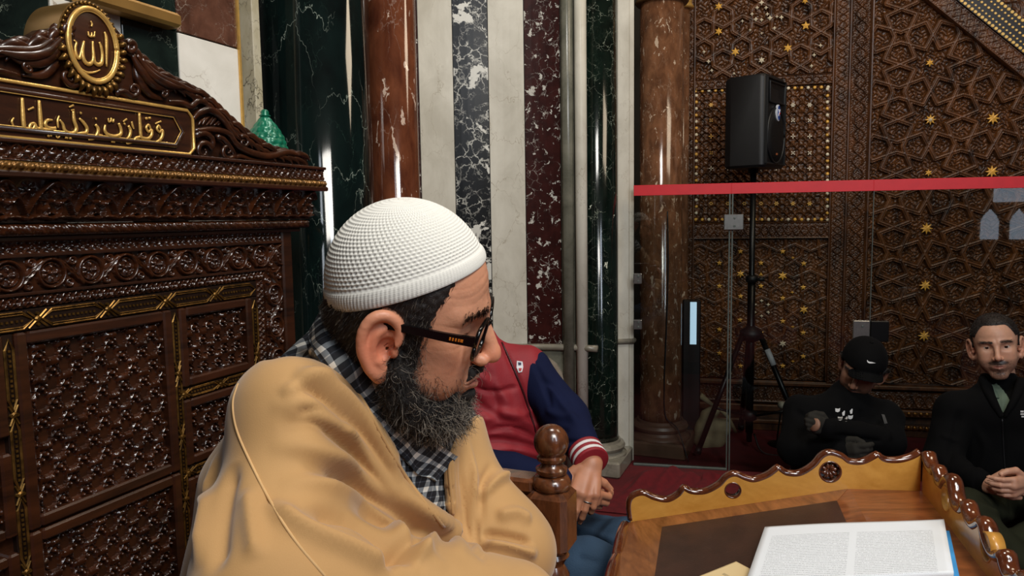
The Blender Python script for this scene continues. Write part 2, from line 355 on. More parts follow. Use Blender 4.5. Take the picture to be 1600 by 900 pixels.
M['red_marble'] = marble('red_brown_marble', srgb(66, 32, 20), srgb(104, 58, 36), srgb(160, 138, 124), 14, 0.02, 0.45, 0.09, stretch=(1, 1, 0.45), blotch=(srgb(176, 152, 134), 34, 0.645), patch=0.52)
M['tan_column'] = marble('tan_column_marble', srgb(84, 54, 36), srgb(124, 84, 58), srgb(190, 168, 146), 13, 0.02, 0.4, 0.12, stretch=(1, 1, 0.5), blotch=(srgb(184, 162, 140), 40, 0.64))
M['breccia'] = marble('black_white_breccia', srgb(8, 8, 8), srgb(15, 14, 13), srgb(206, 204, 194), 9, 0.055, 1.0, 0.32, second=(srgb(190, 188, 178), 5, 0.9), blotch=(srgb(214, 212, 202), 8, 0.585), patch=0.48)
M['maroon'] = marble('maroon_porphyry', srgb(42, 18, 16), srgb(60, 26, 23), srgb(190, 184, 174), 11, 0.03, 0.8, 0.3, blotch=(srgb(196, 192, 182), 28, 0.618), patch=0.55)
M['grey_marble'] = marble('grey_marble', srgb(92, 92, 80), srgb(124, 122, 108), srgb(70, 66, 56), 5, 0.012, 0.6, 0.25)
M['base_marble'] = marble('base_marble', srgb(118, 112, 98), srgb(150, 143, 128), srgb(84, 78, 66), 7, 0.02, 0.5, 0.28)
M['tan_slab'] = marble('tan_slab_marble', srgb(140, 126, 108), srgb(176, 164, 146), srgb(116, 98, 78), 6, 0.02, 0.5, 0.25)
M['dark_wall'] = plain('dark_stone', srgb(26, 24, 20), 0.7, 0, 0.3, 8)
M['grout'] = plain('dark_joint', srgb(30, 30, 26), 0.7)
t = NT('red_carpet'); v = t.obj(); nz = t.noise(v, 260, 3, 0.7); n2 = t.noise(v, 7, 3)
t.bump(nz.outputs[0], 0.5, 0.004)
M['red_carpet'] = t.set(Base_Color=t.ramp(n2.outputs[0], [(0.3, srgb(74, 6, 12)), (0.7, srgb(104, 10, 18))]), Roughness=0.95)
# floor
fl = mesh('floor', [(-4, -5, -0.02), (6, -5, -0.02), (6, 8, -0.02), (-4, 8, -0.02), (-4, -5, 0), (6, -5, 0), (6, 8, 0), (-4, 8, 0)], [(4, 5, 6, 7), (3, 2, 1, 0), (0, 1, 5, 4), (1, 2, 6, 5), (2, 3, 7, 6), (3, 0, 4, 7)], M['red_carpet'], smooth=False); struct(fl)

# marble tiled wall behind the carved chair
p378 = at(378, 200, 1.445); WL = Frame(p378, YAW)
wl = empty('wall_left', WL.P(-0.7, 0, 0), None, None, kind='structure')
def slab(fr, name, a, b, mat, w0=-0.02, w1=0.0, parent=None):
    (u0, z0), (u1, z1) = fr.uv(*a), fr.uv(*b); m = fbox(fr, u0, u1, min(z0, z1), max(z0, z1), w0, w1, 0.0015); return mesh(name, *m, mat, parent, smooth=False)
mesh('joint_backing', *fbox(WL, -2.2, 0.0, 0, 3.4, -0.2, -0.004), M['grout'], wl, smooth=False)
us = [WL.uv(x, 150)[0] for x in (88, 197, 283, 376)]; zj = WL.uv(283, 51)[1]; dz = 0.36
us = [us[0]-0.22, us[0], us[1], us[2], us[3]]
cols_ = [M['green_marble'], M['white_marble'], M['green_marble'], M['white_marble']]
alt = {0: M['green_marble'], 1: M['white_marble'], 2: M['green_marble'], 3: M['brown_marble']}
for i in range(4):
    g = 0.0012
    for k, (za, zb) in enumerate(((zj-2*dz, zj-dz), (zj-dz, zj), (zj, zj+dz), (zj+dz, zj+2*dz))):
        low = k % 2 == 1; m_ = (cols_ if low else [M['white_marble'], M['green_marble'], M['white_marble'], M['brown_marble']])[i]
        if k == 2: m_ = [M['green_marble'], M['white_marble'], M['green_marble'], M['brown_marble']][i]
        mesh('marble_tile', *fbox(WL, us[i]+g, us[i+1]-g, za+g, zb-g, -0.02, 0, 0.001), m_, wl, smooth=False)
mesh('brass_strip', *fbox(WL, us[4]-0.002, us[4]+0.003, 0, 3.4, -0.02, 0.004), M['gold'], wl, smooth=False)
# gilt bar of the picture rail above the medallion
ua, za = WL.uv(130, -4, 0.03); ub, zb = WL.uv(283, 34, 0.03)
mb = MB(); mb.add(*fbox(WL, ua, ub, zb-0.012, zb+0.012, -0.001, 0.035, 0.005))
rail = mb.build('trim_1', plain('pale_brass', srgb(196, 150, 84), 0.35, 0.75, 0.12, 20), smooth=True, angle=30); struct(rail)
slab(WL, 'marble_pilaster', (378, -400), (428, 900), M['dark_vein_marble'], -0.04, 0.012, wl)
mesh('return_wall', *fbox(WL, 0.085, 0.42, 0, 3.4, -0.4, -0.15), M['dark_wall'], wl, smooth=False)

# the niche with upright strips of marble
c1 = at(502, 300, 1.66); c2 = onz(932, 745, 0); c2 = np.array([c2[0]+0.01, c2[1]+0.15, 0])
nd = np.array([math.sin(YAW), math.cos(YAW)]); nn_ = np.array([-math.cos(YAW), math.sin(YAW)]); NC = np.array([0.02, 2.72]); NR = 0.98
def arc(t, r=NR): return np.array([NC[0]+r*(math.cos(t)*nd[0]+math.sin(t)*nn_[0]), NC[1]+r*(math.cos(t)*nd[1]+math.sin(t)*nn_[1])])
def t_of(px):
    best = None
    for t in np.linspace(-0.3, 1.35, 3000):
        p = arc(t); q = np.array([p[0], p[1], EYE])-CAM; x = 800+F*(q@cr)/(q@cf)
        if best is None or abs(x-px) < best[0]: best = (abs(x-px), t)
    return best[1]
ts = [t_of(x) for x in (898, 877, 822, 767, 713, 660)]; step = ts[5]-ts[4]
while ts[-1] < math.radians(168): ts.append(ts[-1]+step)
wn = empty('wall_niche', (NC[0], NC[1], 0), None, None, kind='structure')
def arcblock(t0, t1, z0, z1, r0, r1, n=6):
    rings = []
    for t in np.linspace(t0, t1, n):
        a, b = arc(t, r0), arc(t, r1); rings.append([(a[0], a[1], z0), (b[0], b[1], z0), (b[0], b[1], z1), (a[0], a[1], z1)])
    return loft(rings)
seq = [M['grey_marble'], M['maroon'], M['cream_marble'], M['breccia'], M['cream_marble']]
ZM = onp(850, 541, (*arc(ts[2]), 0), np.array([0, 1, 0]))[2]
for i in range(len(ts)-1):
    m_ = seq[0] if i == 0 else [M['maroon'], M['cream_marble'], M['breccia'], M['cream_marble']][(i-1) % 4]
    mesh('marble_strip', *arcblock(ts[i]+0.002, ts[i+1]-0.002, ZM, 3.4, NR, NR+0.05), m_, wn, smooth=False)
mesh('strip_backing', *arcblock(ts[0], ts[-1], 0, 3.4, NR+0.01, NR+0.12, 30), M['grout'], wn, smooth=False)
mesh('dado_panel', *arcblock(ts[0], ts[-1], 0, ZM, NR-0.004, NR+0.06, 40), M['grey_marble'], wn, smooth=False)
pts = [(*arc(t, NR-0.012), ZM) for t in np.linspace(ts[0]-0.12, ts[-1], 50)]
mesh('dado_moulding', *tube(pts, 0.017, 10), M['base_marble'], wn)
# rounded slab set in the dado
tm = t_of(852); aw = (t_of(822)-t_of(882))/2; rings = []
prof = [(-1, -1.9), (1, -1.9), (1, 0.0), (0.86, 0.42), (0.55, 0.76), (0.2, 0.95), (0, 1), (-0.2, 0.95), (-0.55, 0.76), (-0.86, 0.42), (-1, 0)]
zc = ZM-0.19; R_ = 0.115
rings = [[(*arc(tm-x*aw, r), zc+y*R_*1.2) for x, y in prof] for r in (NR-0.001, NR-0.03)]
mesh('arched_slab', *loft(rings), M['tan_slab'], wn, smooth=False)
# upright moulding at the niche edge
e0 = arc(ts[0]+0.03, NR-0.02); mesh('edge_moulding', *lathe((*e0, 0), [(0.028, 0), (0.028, 3.4)], 16), M['grey_marble'], wn)
e0 = arc(ts[0]-0.035, NR-0.005); mesh('edge_moulding', *lathe((*e0, 0), [(0.03, 0), (0.03, 3.4)], 16), M['cream_marble'], wn)

def column(px, py, Y, rad, shaft_z0, mat, bmat, label, base=True, plinth=True, ztop=3.4, yawp=YAW, ps=1.62):
    c = at(px, py, Y); c[2] = 0; root = empty('marble_column', c, label, 'column', kind='thing')
    mesh('column_shaft', *lathe(c+[0, 0, shaft_z0], [(rad*1.03, 0), (rad, 0.04), (rad, ztop-shaft_z0)], 64), mat, root)
    if base:
        s = shaft_z0; b = [(rad*ps*0.97, 0.075), (rad*ps, 0.09), (rad*ps, s*0.40), (rad*1.42, s*0.45), (rad*1.38, s*0.52), (rad*1.22, s*0.58), (rad*1.18, s*0.66), (rad*1.30, s*0.72), (rad*1.34, s*0.8), (rad*1.28, s*0.88), (rad*1.12, s*0.92), (rad*1.1, s)]
        mesh('column_base', *lathe(c, b, 64), bmat, root, angle=40)
        fr = Frame(c, yawp); h = rad*ps*1.02; mesh('plinth', *fbox(fr, -h, h, 0, 0.085, -h, h, 0.01), bmat, root, smooth=False)
    return root
def zat(px, py, Y): return at(px, py, Y)[2]
column(501, 300, 1.66, 0.118, 0.22, M['column_green'], M['base_marble'], 'thick polished dark green marble column behind the carved chair back')
column(617, 300, 1.80, 0.0605, 0.2, M['red_marble'], M['base_marble'], 'slim polished red-brown marble column beside the thick green column')
column(933, 500, c2[1], 0.108, zat(933, 683, c2[1]), M['green_serpentine'], M['base_marble'], 'dark green speckled marble column on a grey stone base at the niche edge', ps=1.4)
Y3 = 4.06
c3 = column(1032, 500, Y3, 0.116, zat(1032, 652, Y3), M['tan_column'], plain('tan_base', srgb(104, 78, 62), 0.4, 0, 0.2, 12), 'brown mottled marble column behind the left end of the glass screen', ps=1.45)
mesh('bronze_collar', *lathe((c3.location[0], c3.location[1], zat(1032, 4, Y3)), [(0.112, -0.012), (0.135, -0.01), (0.142, 0.0), (0.135, 0.012), (0.13, 0.03), (0.15, 0.05)], 48), plain('old_bronze', srgb(120, 92, 62), 0.4, 0.6), c3)
c4 = column(1061, 500, 4.36, 0.05, 0.25, M['tan_column'], M['base_marble'], 'slender brown marble colonette just behind the brown column', ps=1.3)
mesh('gilt_collar', *lathe((c4.location[0], c4.location[1], zat(1063, 12, 4.36)), [(0.05, -0.012), (0.068, -0.01), (0.072, 0.0), (0.06, 0.02), (0.066, 0.06)], 32), M['gold'], c4)
# white marble pier between the two columns and dark wall behind
pf = at(978, 500, 3.86); PF = Frame(pf, math.radians(90-8))
pr_ = empty('wall_right', (pf[0], pf[1], 0), None, None, kind='structure')
uL = PF.uv(905, 400)[0]; uR = PF.uv(987, 400)[0]
mesh('marble_pier', *fbox(PF, uL, uR-0.012, 0, 3.4, -0.30, 0, 0.003), M['cream_marble'], pr_, smooth=False)
mesh('pier_edge', *fbox(PF, uR-0.012, uR+0.014, 0, 3.4, -0.30, -0.004, 0.003), M['cream_marble'], pr_, smooth=False)
zp = PF.uv(975, 533)[1]
mesh('dado_moulding', *tube([PF.P(uL, 0.005, zp), PF.P(uR+0.01, 0.005, zp), PF.P(uR+0.02, -0.02, zp), PF.P(uR+0.02, -0.3, zp)], 0.014, 10), M['base_marble'], pr_)
mesh('recess_back', *fbox(PF, uR-0.2, uR+0.75, 0, 3.4, -0.75, -0.62), M['dark_wall'], pr_, smooth=False)
# outer walls and window behind the viewer keep the light of a closed hall
M['plaster'] = plain('hall_plaster', srgb(120, 110, 96), 0.9)
mesh_w = struct(mesh('wall_rear', *fbox(Frame((0, -5, 0), math.radians(90)), -4, 6, 0, 4.6, -0.1, 0), M['plaster'], smooth=False))
struct(mesh('ceiling', *fbox(Frame((0, 0, 0), math.radians(90)), -4, 6, 4.6, 4.7, -8, 5.1), M['plaster'], smooth=False))
struct(mesh('wall_far', *fbox(Frame((0, 6.2, 0), math.radians(90)), -4, 6, 0, 4.6, -0.1, 0), M['dark_wall'], smooth=False))
# ================================================================ CARVED CHAIR
p0 = at(455, 450, 1.35); CC = p0 - 0.379*np.array([math.sin(YAW), math.cos(YAW), 0]); CF = Frame(CC, YAW)
chair = empty('throne_chair', CF.P(0, 0.25, 0), 'tall carved dark wooden chair with gilt calligraphy medallion on its crested back', 'chair')
WN, WP, GO = M['walnut'], M['walnut_plain'], M['gold']
def rd(d, w): return np.sqrt(np.clip(1-(d/w)**2, 0, 1))
def r_leaf(z0, z1, p, a=0.004):
    def f(U, V):
        s = (U/p) % 1; t = (V-z0)/(z1-z0); k = (z1-z0)
        d1 = np.abs(t-(0.5+0.38*np.sin(2*np.pi*s)))*k; d2 = np.abs(t-(0.5-0.38*np.sin(2*np.pi*s)))*k
        c = np.hypot((s-0.25)*p, (t-0.5)*k); c2 = np.hypot((s-0.75)*p, (t-0.5)*k); q = np.minimum(c, c2)
        b = np.maximum(rd(d1, 0.0022), rd(d2, 0.0022)); leaf = np.clip(1-q/(k*0.3), 0, 1)*(0.6+0.4*np.cos(np.arctan2(t-0.5, s-0.25)*6+0))
        edge = np.maximum(rd(t*k, 0.002), rd((1-t)*k, 0.002)); return a*np.maximum(np.maximum(b, leaf*1.1), edge)
    return f
def r_arch(z0, z1, p, a=0.011):
    def f(U, V):
        s = ((U/p) % 1)*2-1; t = (V-z0)/(z1-z0); k = z1-z0
        y = 0.16+0.78*(1-np.abs(s)**1.8); d = np.abs(t-y)*k*0.8; arch = rd(d, 0.0028)
        x = s*p/2; yy = (t-0.5)*k; r = np.hypot(x, yy); th = np.arctan2(yy, x)
        pet = np.clip(np.cos(th*3.5+0.8), 0, 1)**0.6*np.clip(1-np.abs(r-0.010)/0.009, 0, 1); core = rd(r, 0.0035)
        tend = rd(np.abs(r-0.0165-0.003*np.sin(th*5)), 0.0018)
        x2 = (1-np.abs(s))*p/2; r2 = np.hypot(x2, (t-0.75)*k); l2 = np.clip(1-r2/0.012, 0, 1)*(0.6+0.4*np.cos(np.arctan2((t-.75)*k, x2)*7))
        sc = rd(np.abs(t-0.09-0.05*np.abs(np.sin(np.pi*U/p*2)))*k, 0.003)
        cove = 0.016*(t**2); return cove + a*np.maximum.reduce([arch, pet, core*1.1, tend*0.7, l2*0.9, sc])
    return f
def r_rope(z0, z1, p, a=0.009):
    def f(U, V):
        t = (V-z0)/(z1-z0)*2-1; return a*np.sqrt(np.clip(1-t*t, 0, 1))*(0.8+0.2*np.abs(np.sin(np.pi*(U/p+t*0.6))))+0.0012*np.sin(U*1400+t*5)*np.sqrt(np.clip(1-t*t, 0, 1))
    return f
def r_scroll(c0, p, R, horizontal=True, a=0.0075, hw=0.022):
    """running scroll of rings with rosettes; c0 = centre line"""
    def f(U, V):
        A, B = (U, V-c0) if horizontal else (V, U-c0)
        i = np.floor(A/p); s = A-(i+0.5)*p; sg = np.where(i % 2 == 0, 1, -1); r = np.hypot(s, B); th = np.arctan2(B*sg, s)
        ring = np.maximum(rd(np.abs(r-R), 0.0026), rd(np.abs(r-R+0.0048), 0.0013)*0.6)
        pet = np.clip(np.cos(th*4.5), 0, 1)**0.5*np.clip(1-np.abs(r-R*0.42)/(R*0.33), 0, 1)*0.85; core = rd(r, R*0.17)
        B2 = B*sg; e = A-(i+1)*p; e = np.where(s > 0, e, A-i*p); sgn2 = np.where(s > 0, sg, -sg)
        st = np.abs(B-sgn2*(-0.8*e)*1.1 ); stem = rd(st*0.72, 0.0042)*(r > R*0.98)*(np.abs(e) < 0.016); groove = 1-0.35*rd(st*0.72, 0.0012)
        k1 = np.hypot(e-0.003, B-0.014); k2 = np.hypot(e+0.003, B+0.014); cur = np.maximum(rd(np.abs(k1-0.0045), 0.0022), rd(np.abs(k2-0.0045), 0.0022))
        lf = np.clip(1-np.minimum(k1, k2)/0.003, 0, 1); return a*np.maximum.reduce([ring, pet*0.8, core*0.8, stem*groove, cur*0.7, lf*0.7])
    return f
def r_lattice(pu, pv, a=0.012, ph=0.0):
    def f(U, V):
        row = np.floor(V/pv); u = (U+np.where(row % 2 == 0, 0, pu/2)+ph) ; s = ((u/pu) % 1-0.5)*pu; t = (V/pv-row-0.5)*pv
        n1 = np.sin(np.floor(u/pu)*12.9+row*78.2)*0.5
        bar = rd(t-0.002, pv*0.26)*np.clip(1.6-np.abs(s)/(pu*0.26), 0, 1)*(0.85+0.15*np.sin(s*2500+n1*6))
        s2 = (((U/ (pu/2)) % 1)-0.5)*pu/2; vert = rd(s2, pu*0.055)*0.5
        dg = np.minimum(np.abs(s-t*0.9), np.abs(s+t*0.9)); x = rd(dg, pu*0.07)*0.66
        r = np.hypot(s, t+pv*0.42); knot = rd(r, pu*0.13)*0.95; r2 = np.hypot(np.abs(s)-pu*0.36, t-pv*0.3); k2 = rd(r2, pu*0.09)*0.8
        return a*np.maximum.reduce([bar, vert, x, knot, k2])-0.5*a
    return f
def r_zig(z0, z1, p, a=0.003, vertical=False):
    def f(U, V):
        A, t = (V, (U-z0)/(z1-z0)) if vertical else (U, (V-z0)/(z1-z0)); k = abs(z1-z0); s = np.abs(((A/p) % 1)*2-1)
        d = np.abs(t-0.15-0.7*s)*k*0.7; d2 = np.abs(t-0.85+0.7*s)*k*0.7; r = np.hypot((s-0.5)*p/2, (t-0.5)*k)
        return a*np.maximum.reduce([rd(d, 0.0016), rd(d2, 0.0016), rd(r, 0.0026)*0.8])
    return f
ZB = 0.70   # carving runs down to here; below lies hidden behind the sitter
# --- back body and stiles
mesh('back_body', *fbox(CF, -0.39, 0.379, 0.0, 1.312, -0.06, -0.008, 0.004), WP, chair, smooth=False)
mesh('lower_panel', *fbox(CF, -0.36, 0.36, 0.30, ZB, -0.02, -0.002, 0.004), WP, chair, smooth=False)
for s in (1,): mesh('edge_stile', *fbox(CF, 0.353, 0.380, 0.0, 1.31, -0.03, 0.006, 0.003), WP, chair, smooth=False)
mesh('edge_stile', *fbox(CF, -0.391, -0.364, 0.0, 1.31, -0.03, 0.006, 0.003), WP, chair, smooth=False)
# --- cornice from top to bottom
UL, UR = -0.42, 0.43; UB = -0.362
relief('leaf_frieze', CF, UL, UR, 1.393, 1.414, 0.0014, r_leaf(1.393, 1.414, 0.030), 0.042, WN, chair, back=0.08)
mesh('top_ledge', *fbox(CF, -0.43, 0.433, 1.412, 1.417, -0.06, 0.049, 0.002), WP, chair, smooth=False)
def r_bead(U, V):
    p = 0.0135; s = ((U/p) % 1-0.5)*p; s2 = (((U/p)+0.5) % 1-0.5)*p; t = V-1.3865; return np.maximum(0.005*rd(np.hypot(s, t), 0.0042), 0.003*rd(np.hypot(s2, t*0.7), 0.0025))
relief('bead_moulding', CF, UL, 0.434, 1.381, 1.392, 0.0011, r_bead, 0.046, M['antique'] if 'antique' in M else plain('antique_gilding', srgb(120, 84, 40), 0.35, 0.6, 0.55, 120), chair, back=0.08)
mesh('cornice_fillet', *fbox(CF, -0.43, 0.436, 1.373, 1.381, -0.06, 0.050, 0.002), WP, chair, smooth=False)
relief('arched_frieze', CF, UL, 0.418, 1.322, 1.373, 0.0013, r_arch(1.322, 1.373, 0.062), 0.018, WN, chair, back=0.07)
relief('rope_moulding', CF, -0.408, 0.408, 1.306, 1.321, 0.0012, r_rope(1.306, 1.321, 0.017), 0.016, WN, chair, back=0.06)
mesh('cornice_fillet', *fbox(CF, -0.39, 0.398, 1.300, 1.306, -0.06, 0.012, 0.002), WP, chair, smooth=False)
relief('leaf_frieze', CF, UB, 0.353, 1.284, 1.300, 0.0013, r_leaf(1.284, 1.300, 0.022), 0.0, WN, chair, back=0.02)
mesh('rail_fillet', *fbox(CF, -0.38, 0.353, 1.280, 1.2845, -0.03, 0.006, 0.0015), WP, chair, smooth=False)
relief('scroll_frieze', CF, UB, 0.353, 1.238, 1.280, 0.0011, r_scroll(1.259, 0.0545, 0.0175), -0.002, WN, chair)
mesh('rail_fillet', *fbox(CF, -0.38, 0.31, 1.234, 1.238, -0.03, 0.006, 0.0015), WP, chair, smooth=False)
relief('narrow_frieze', CF, UB, 0.305, 1.219, 1.234, 0.0013, r_zig(1.219, 1.234, 0.017, 0.004), 0.0, WN, chair)
relief('scroll_stile', CF, -0.362, -0.319, ZB, 1.219, 0.0012, r_scroll(-0.3405, 0.058, 0.0175, False), -0.002, WN, chair)
relief('scroll_stile', CF, 0.310, 0.353, ZB, 1.238, 0.0012, r_scroll(0.3315, 0.058, 0.0175, False), -0.002, WN, chair)
relief('narrow_stile', CF, 0.288, 0.308, ZB, 1.219, 0.0014, r_zig(0.288, 0.308, 0.02, 0.003, True), -0.002, WN, chair)
# gilt inlay bands: dark ground, gilt bars forming long hexagons and knots
DK = plain('dark_inlay_ground', srgb(30, 17, 10), 0.35, 0, 0.3, 60)
def inlay(u0, u1, v0, v1, n, name, vertical=False):
    p = mesh(name, *fbox(CF, u0, u1, v0, v1, -0.02, 0.0005, 0.001), DK, chair, smooth=False)
    L0, L1 = (v0, v1) if vertical else (u0, u1); c = (u0+u1)/2 if vertical else (v0+v1)/2; hw = ((u1-u0) if vertical else (v1-v0))/2*0.8
    seg = (L1-L0)/n; b = MB()
    def Q(a, o): return CF.P(c+o, 0.0022, a) if vertical else CF.P(a, 0.0022, c+o)
    for i in range(n):
        a = L0+i*seg; k = seg*0.12+0.003
        for off, rr in ((1.0, 0.0013), (0.72, 0.0008)):
            h = hw*off; b.add(*tube([Q(a+k*0.4, 0), Q(a+k+0.004, h), Q(a+seg-k-0.004, h), Q(a+seg-k*0.4, 0), Q(a+seg-k-0.004, -h), Q(a+k+0.004, -h), Q(a+k*0.4, 0)], rr, 5))
        for sx in (-1, 1): b.add(*tube([Q(a-k*0.8, sx*hw), Q(a+k*0.8, -sx*hw)], 0.0014, 5))
        b.add(*lathe(Q(a, 0)-CF.n*0.001, [(0.0042, 0), (0.0042, 0.002), (0.002, 0.0035)], 10, CF.n))
        for o in (-0.5, 0.5): b.add(*lathe(Q(a, o*hw*1.3)-CF.n*0.001, [(0.0025, 0), (0.002, 0.003)], 8, CF.n))
        for j in range(int((seg-2*k)/0.006)): b.add(*boxf(Q(a+k+0.003+j*0.006, 0), CF.d, CF.n, (0, 0, 1), 0.0014, 0.0008, 0.0014))
    b.build('gilt_inlay', M['gilt_dull'], p, smooth=False)
M['gilt_dull'] = plain('dull_gilding', srgb(116, 84, 38), 0.34, 0.8, 0.6, 90)
inlay(-0.30, 0.287, 1.191, 1.217, 6, 'inlay_rail')
inlay(0.0995, 0.1135, ZB, 1.190, 5, 'inlay_stile', True)
inlay(-0.1495, -0.1355, ZB, 1.190, 5, 'inlay_stile', True)
inlay(0.270, 0.286, ZB, 1.190, 5, 'inlay_stile', True)
# --- framed lattice panels
def panel(u0, u1, v0, v1, fw, name, pu=0.034, pv=0.021):
    p = mesh(name, *fbox(CF, u0+fw*0.8, u1-fw*0.8, v0+fw*0.8, v1-fw*0.8, -0.03, -0.014), WN, chair, smooth=False)
    relief('lattice_carving', CF, u0+fw, u1-fw, v0+fw, v1-fw, 0.0012, r_lattice(pu, pv), -0.004, WN, p)
    b = MB()
    for a in ((u0, u0+fw, v0, v1), (u1-fw, u1, v0, v1), (u0+fw, u1-fw, v0, v0+fw), (u0+fw, u1-fw, v1-fw, v1)): b.add(*fbox(CF, *a, -0.03, 0.005, 0.0025))
    b.build('panel_frame', WP, p, smooth=False)
panel(-0.1355, 0.0995, 0.944, 1.190, 0.0155, 'lattice_panel'); panel(-0.1355, 0.0995, ZB, 0.941, 0.0155, 'lattice_panel')
panel(0.1135, 0.2700, 1.068, 1.190, 0.014, 'lattice_panel', 0.03); panel(0.1135, 0.2700, 0.945, 1.048, 0.014, 'lattice_panel', 0.03); panel(0.1135, 0.2700, ZB, 0.925, 0.014, 'lattice_panel', 0.03)
inlay(0.115, 0.268, 1.050, 1.066, 2, 'inlay_rail'); inlay(0.115, 0.268, 0.927, 0.943, 2, 'inlay_rail')
panel(-0.305, -0.1495, 1.068, 1.190, 0.014, 'lattice_panel', 0.03); panel(-0.305, -0.1495, 0.945, 1.048, 0.014, 'lattice_panel', 0.03); panel(-0.305, -0.1495, ZB, 0.925, 0.014, 'lattice_panel', 0.03)
# --- pediment
pedpx = [(197, 66), (212, 82), (235, 104), (262, 120), (290, 134), (312, 144), (330, 158), (350, 178), (372, 198), (395, 215), (420, 230), (445, 236), (468, 240), (474, 250)]
pr = [CF.uv(x, y, -0.01) for x, y in pedpx]; pr = [(max(u, 0.03), v) for u, v in pr]
poly = [(0.0, 1.413)] + [(pr[-1][0], 1.413)] + pr[::-1] + [(0.03, 1.60), (-0.03, 1.60)] + [(-u, v) for u, v in pr] + [(-pr[-1][0], 1.413)]
inset = [(u*0.985, 1.413+(v-1.413)*0.93) if v > 1.42 else (u, v) for u, v in poly]
ped = mesh('crest_board', *prism(CF, inset, -0.035, 0.004), WP, chair, smooth=False)
crest = MB(); crest_l = MB()
def stroke(pxs, rs, w=0.010, flat=0.75, n=26, mirror=True, mb=None):
    mb = mb or crest; q = [CF.uv(x, y, w) for x, y in pxs]
    for s in ((1, -1) if mirror else (1,)):
        P = np.array([CF.P(s*u, w, v) for u, v in q]); (mb if s == 1 else crest_l).add(*tube(P, rs, 8, flat=(CF.n, flat), smooth_n=n))
def spiral(px, py, r, turns, a0, sgn, rs, w=0.012, tail=None):
    pts = []
    for t in np.linspace(0, 1, 16): a = a0+sgn*turns*2*math.pi*t; rr = r*(1-0.8*t); pts.append((px+rr*math.cos(a)*0.85, py+rr*math.sin(a)))
    stroke((tail or [])+pts, rs, w, 0.9, 40)
# outer leafy rim: overlapping acanthus strokes running down the slope
for i in range(len(pedpx)-2):
    (x0, y0), (x1, y1) = pedpx[i], pedpx[i+1]; dx, dy = x1-x0, y1-y0
    for k in range(2):
        sx, sy = x0+dx*k/2, y0+dy*k/2
        stroke([(sx-4, sy+3), (sx+dx*0.45, sy+dy*0.3+1), (sx+dx*0.95, sy+dy*0.8+3), (sx+dx*1.2, sy+dy*1.1+9)], [0.002, 0.0062, 0.005, 0.0012], 0.006+0.004*(k % 2), 0.8, 12)
        stroke([(sx-6, sy+10), (sx+dx*0.3, sy+dy*0.3+9), (sx+dx*0.8, sy+dy*0.8+12), (sx+dx, sy+dy+18)], [0.0015, 0.005, 0.0035, 0.001], 0.011, 0.8, 12)
spiral(204, 74, 9, 1.3, -2.4, 1, [0.0055, 0.004, 0.002], 0.016)
stroke([(206, 84), (222, 112), (240, 132), (262, 140), (276, 134)], [0.003, 0.009, 0.007, 0.004, 0.002], 0.012)
stroke([(214, 86), (236, 116), (262, 132), (288, 138)], [0.002, 0.006, 0.006, 0.002], 0.016)
stroke([(222, 92), (246, 118), (274, 130), (300, 142), (318, 146)], [0.002, 0.006, 0.005, 0.004, 0.001], 0.014)
stroke([(210, 96), (216, 122), (232, 146), (256, 156)], [0.002, 0.008, 0.006, 0.002], 0.008)
spiral(257, 146, 6, 1.2, -1.0, 1, [0.003, 0.0022, 0.0015], 0.014)
spiral(209, 140, 11, 1.25, 2.2, -1, [0.0042, 0.003, 0.0015], 0.014, [(180, 146), (192, 142)])
stroke([(264, 158), (284, 160), (298, 166), (310, 158), (326, 162)], [0.002, 0.004, 0.005, 0.005, 0.002], 0.012)
stroke([(302, 186), (312, 176), (330, 172), (348, 186), (362, 206), (380, 222)], [0.003, 0.005, 0.006, 0.006, 0.005, 0.002], 0.012)
stroke([(304, 204), (330, 202), (356, 208), (370, 226), (392, 238), (420, 244), (448, 238), (468, 242)], [0.003, 0.0045, 0.005, 0.006, 0.006, 0.006, 0.0055, 0.003], 0.013)
spiral(318, 236, 15, 1.1, -0.3, -1, [0.005, 0.004, 0.0018], 0.012, [(304, 212), (320, 208), (332, 218)])
spiral(356, 236, 13, 1.2, 0.4, 1, [0.0045, 0.0035, 0.0018], 0.014, [(338, 214), (350, 218)])
spiral(381, 222, 10, 1.2, -2.2, 1, [0.004, 0.003, 0.0015], 0.014)
for k in range(6): stroke([(310+k*6, 196), (314+k*7, 190-k % 2*3), (322+k*6, 183-k)], [0.001, 0.003, 0.001], 0.008, n=8)
stroke([(330, 246), (352, 252), (374, 244), (396, 250), (430, 252)], [0.002, 0.004, 0.004, 0.003, 0.001], 0.01)
crest.build('crest_carving', WN, ped); crest_l.build('crest_carving', WN, ped)
# --- plaque with the inscription
pl = [CF.uv(x, y, 0.012) for x, y in ((0, 128), (290, 165), (301, 180), (302, 236), (290, 247), (0, 228))]
ul, ur = -0.175, pl[2][0]; vt, vb = 1.487, 1.4215
c_ = 0.010; plp = [(ul, vb+c_), (ul+c_, vb), (ur-c_, vb), (ur, vb+c_), (ur, vt-c_), (ur-c_, vt), (ul+c_, vt), (ul, vt-c_)]
plq = mesh('inscription_plaque', *prism(CF, plp, -0.002, 0.010), WP, chair, smooth=False)
def loop(poly, w, r, name, mat, par): P = np.array([CF.P(u, w, v) for u, v in poly+[poly[0]]]); return mesh(name, *tube(P, r, 8), mat, par)
loop(plp, 0.011, 0.0026, 'gilt_border', GO, plq)
iu0, iu1, iv0, iv1 = ul+0.022, ur-0.020, vb+0.0105, vt-0.0105; vm = (iv0+iv1)/2
inp = [(iu0+0.012, iv0), (iu1-0.016, iv0), (iu1, vm), (iu1-0.016, iv1), (iu0+0.012, iv1), (iu0-0.004, vm)]
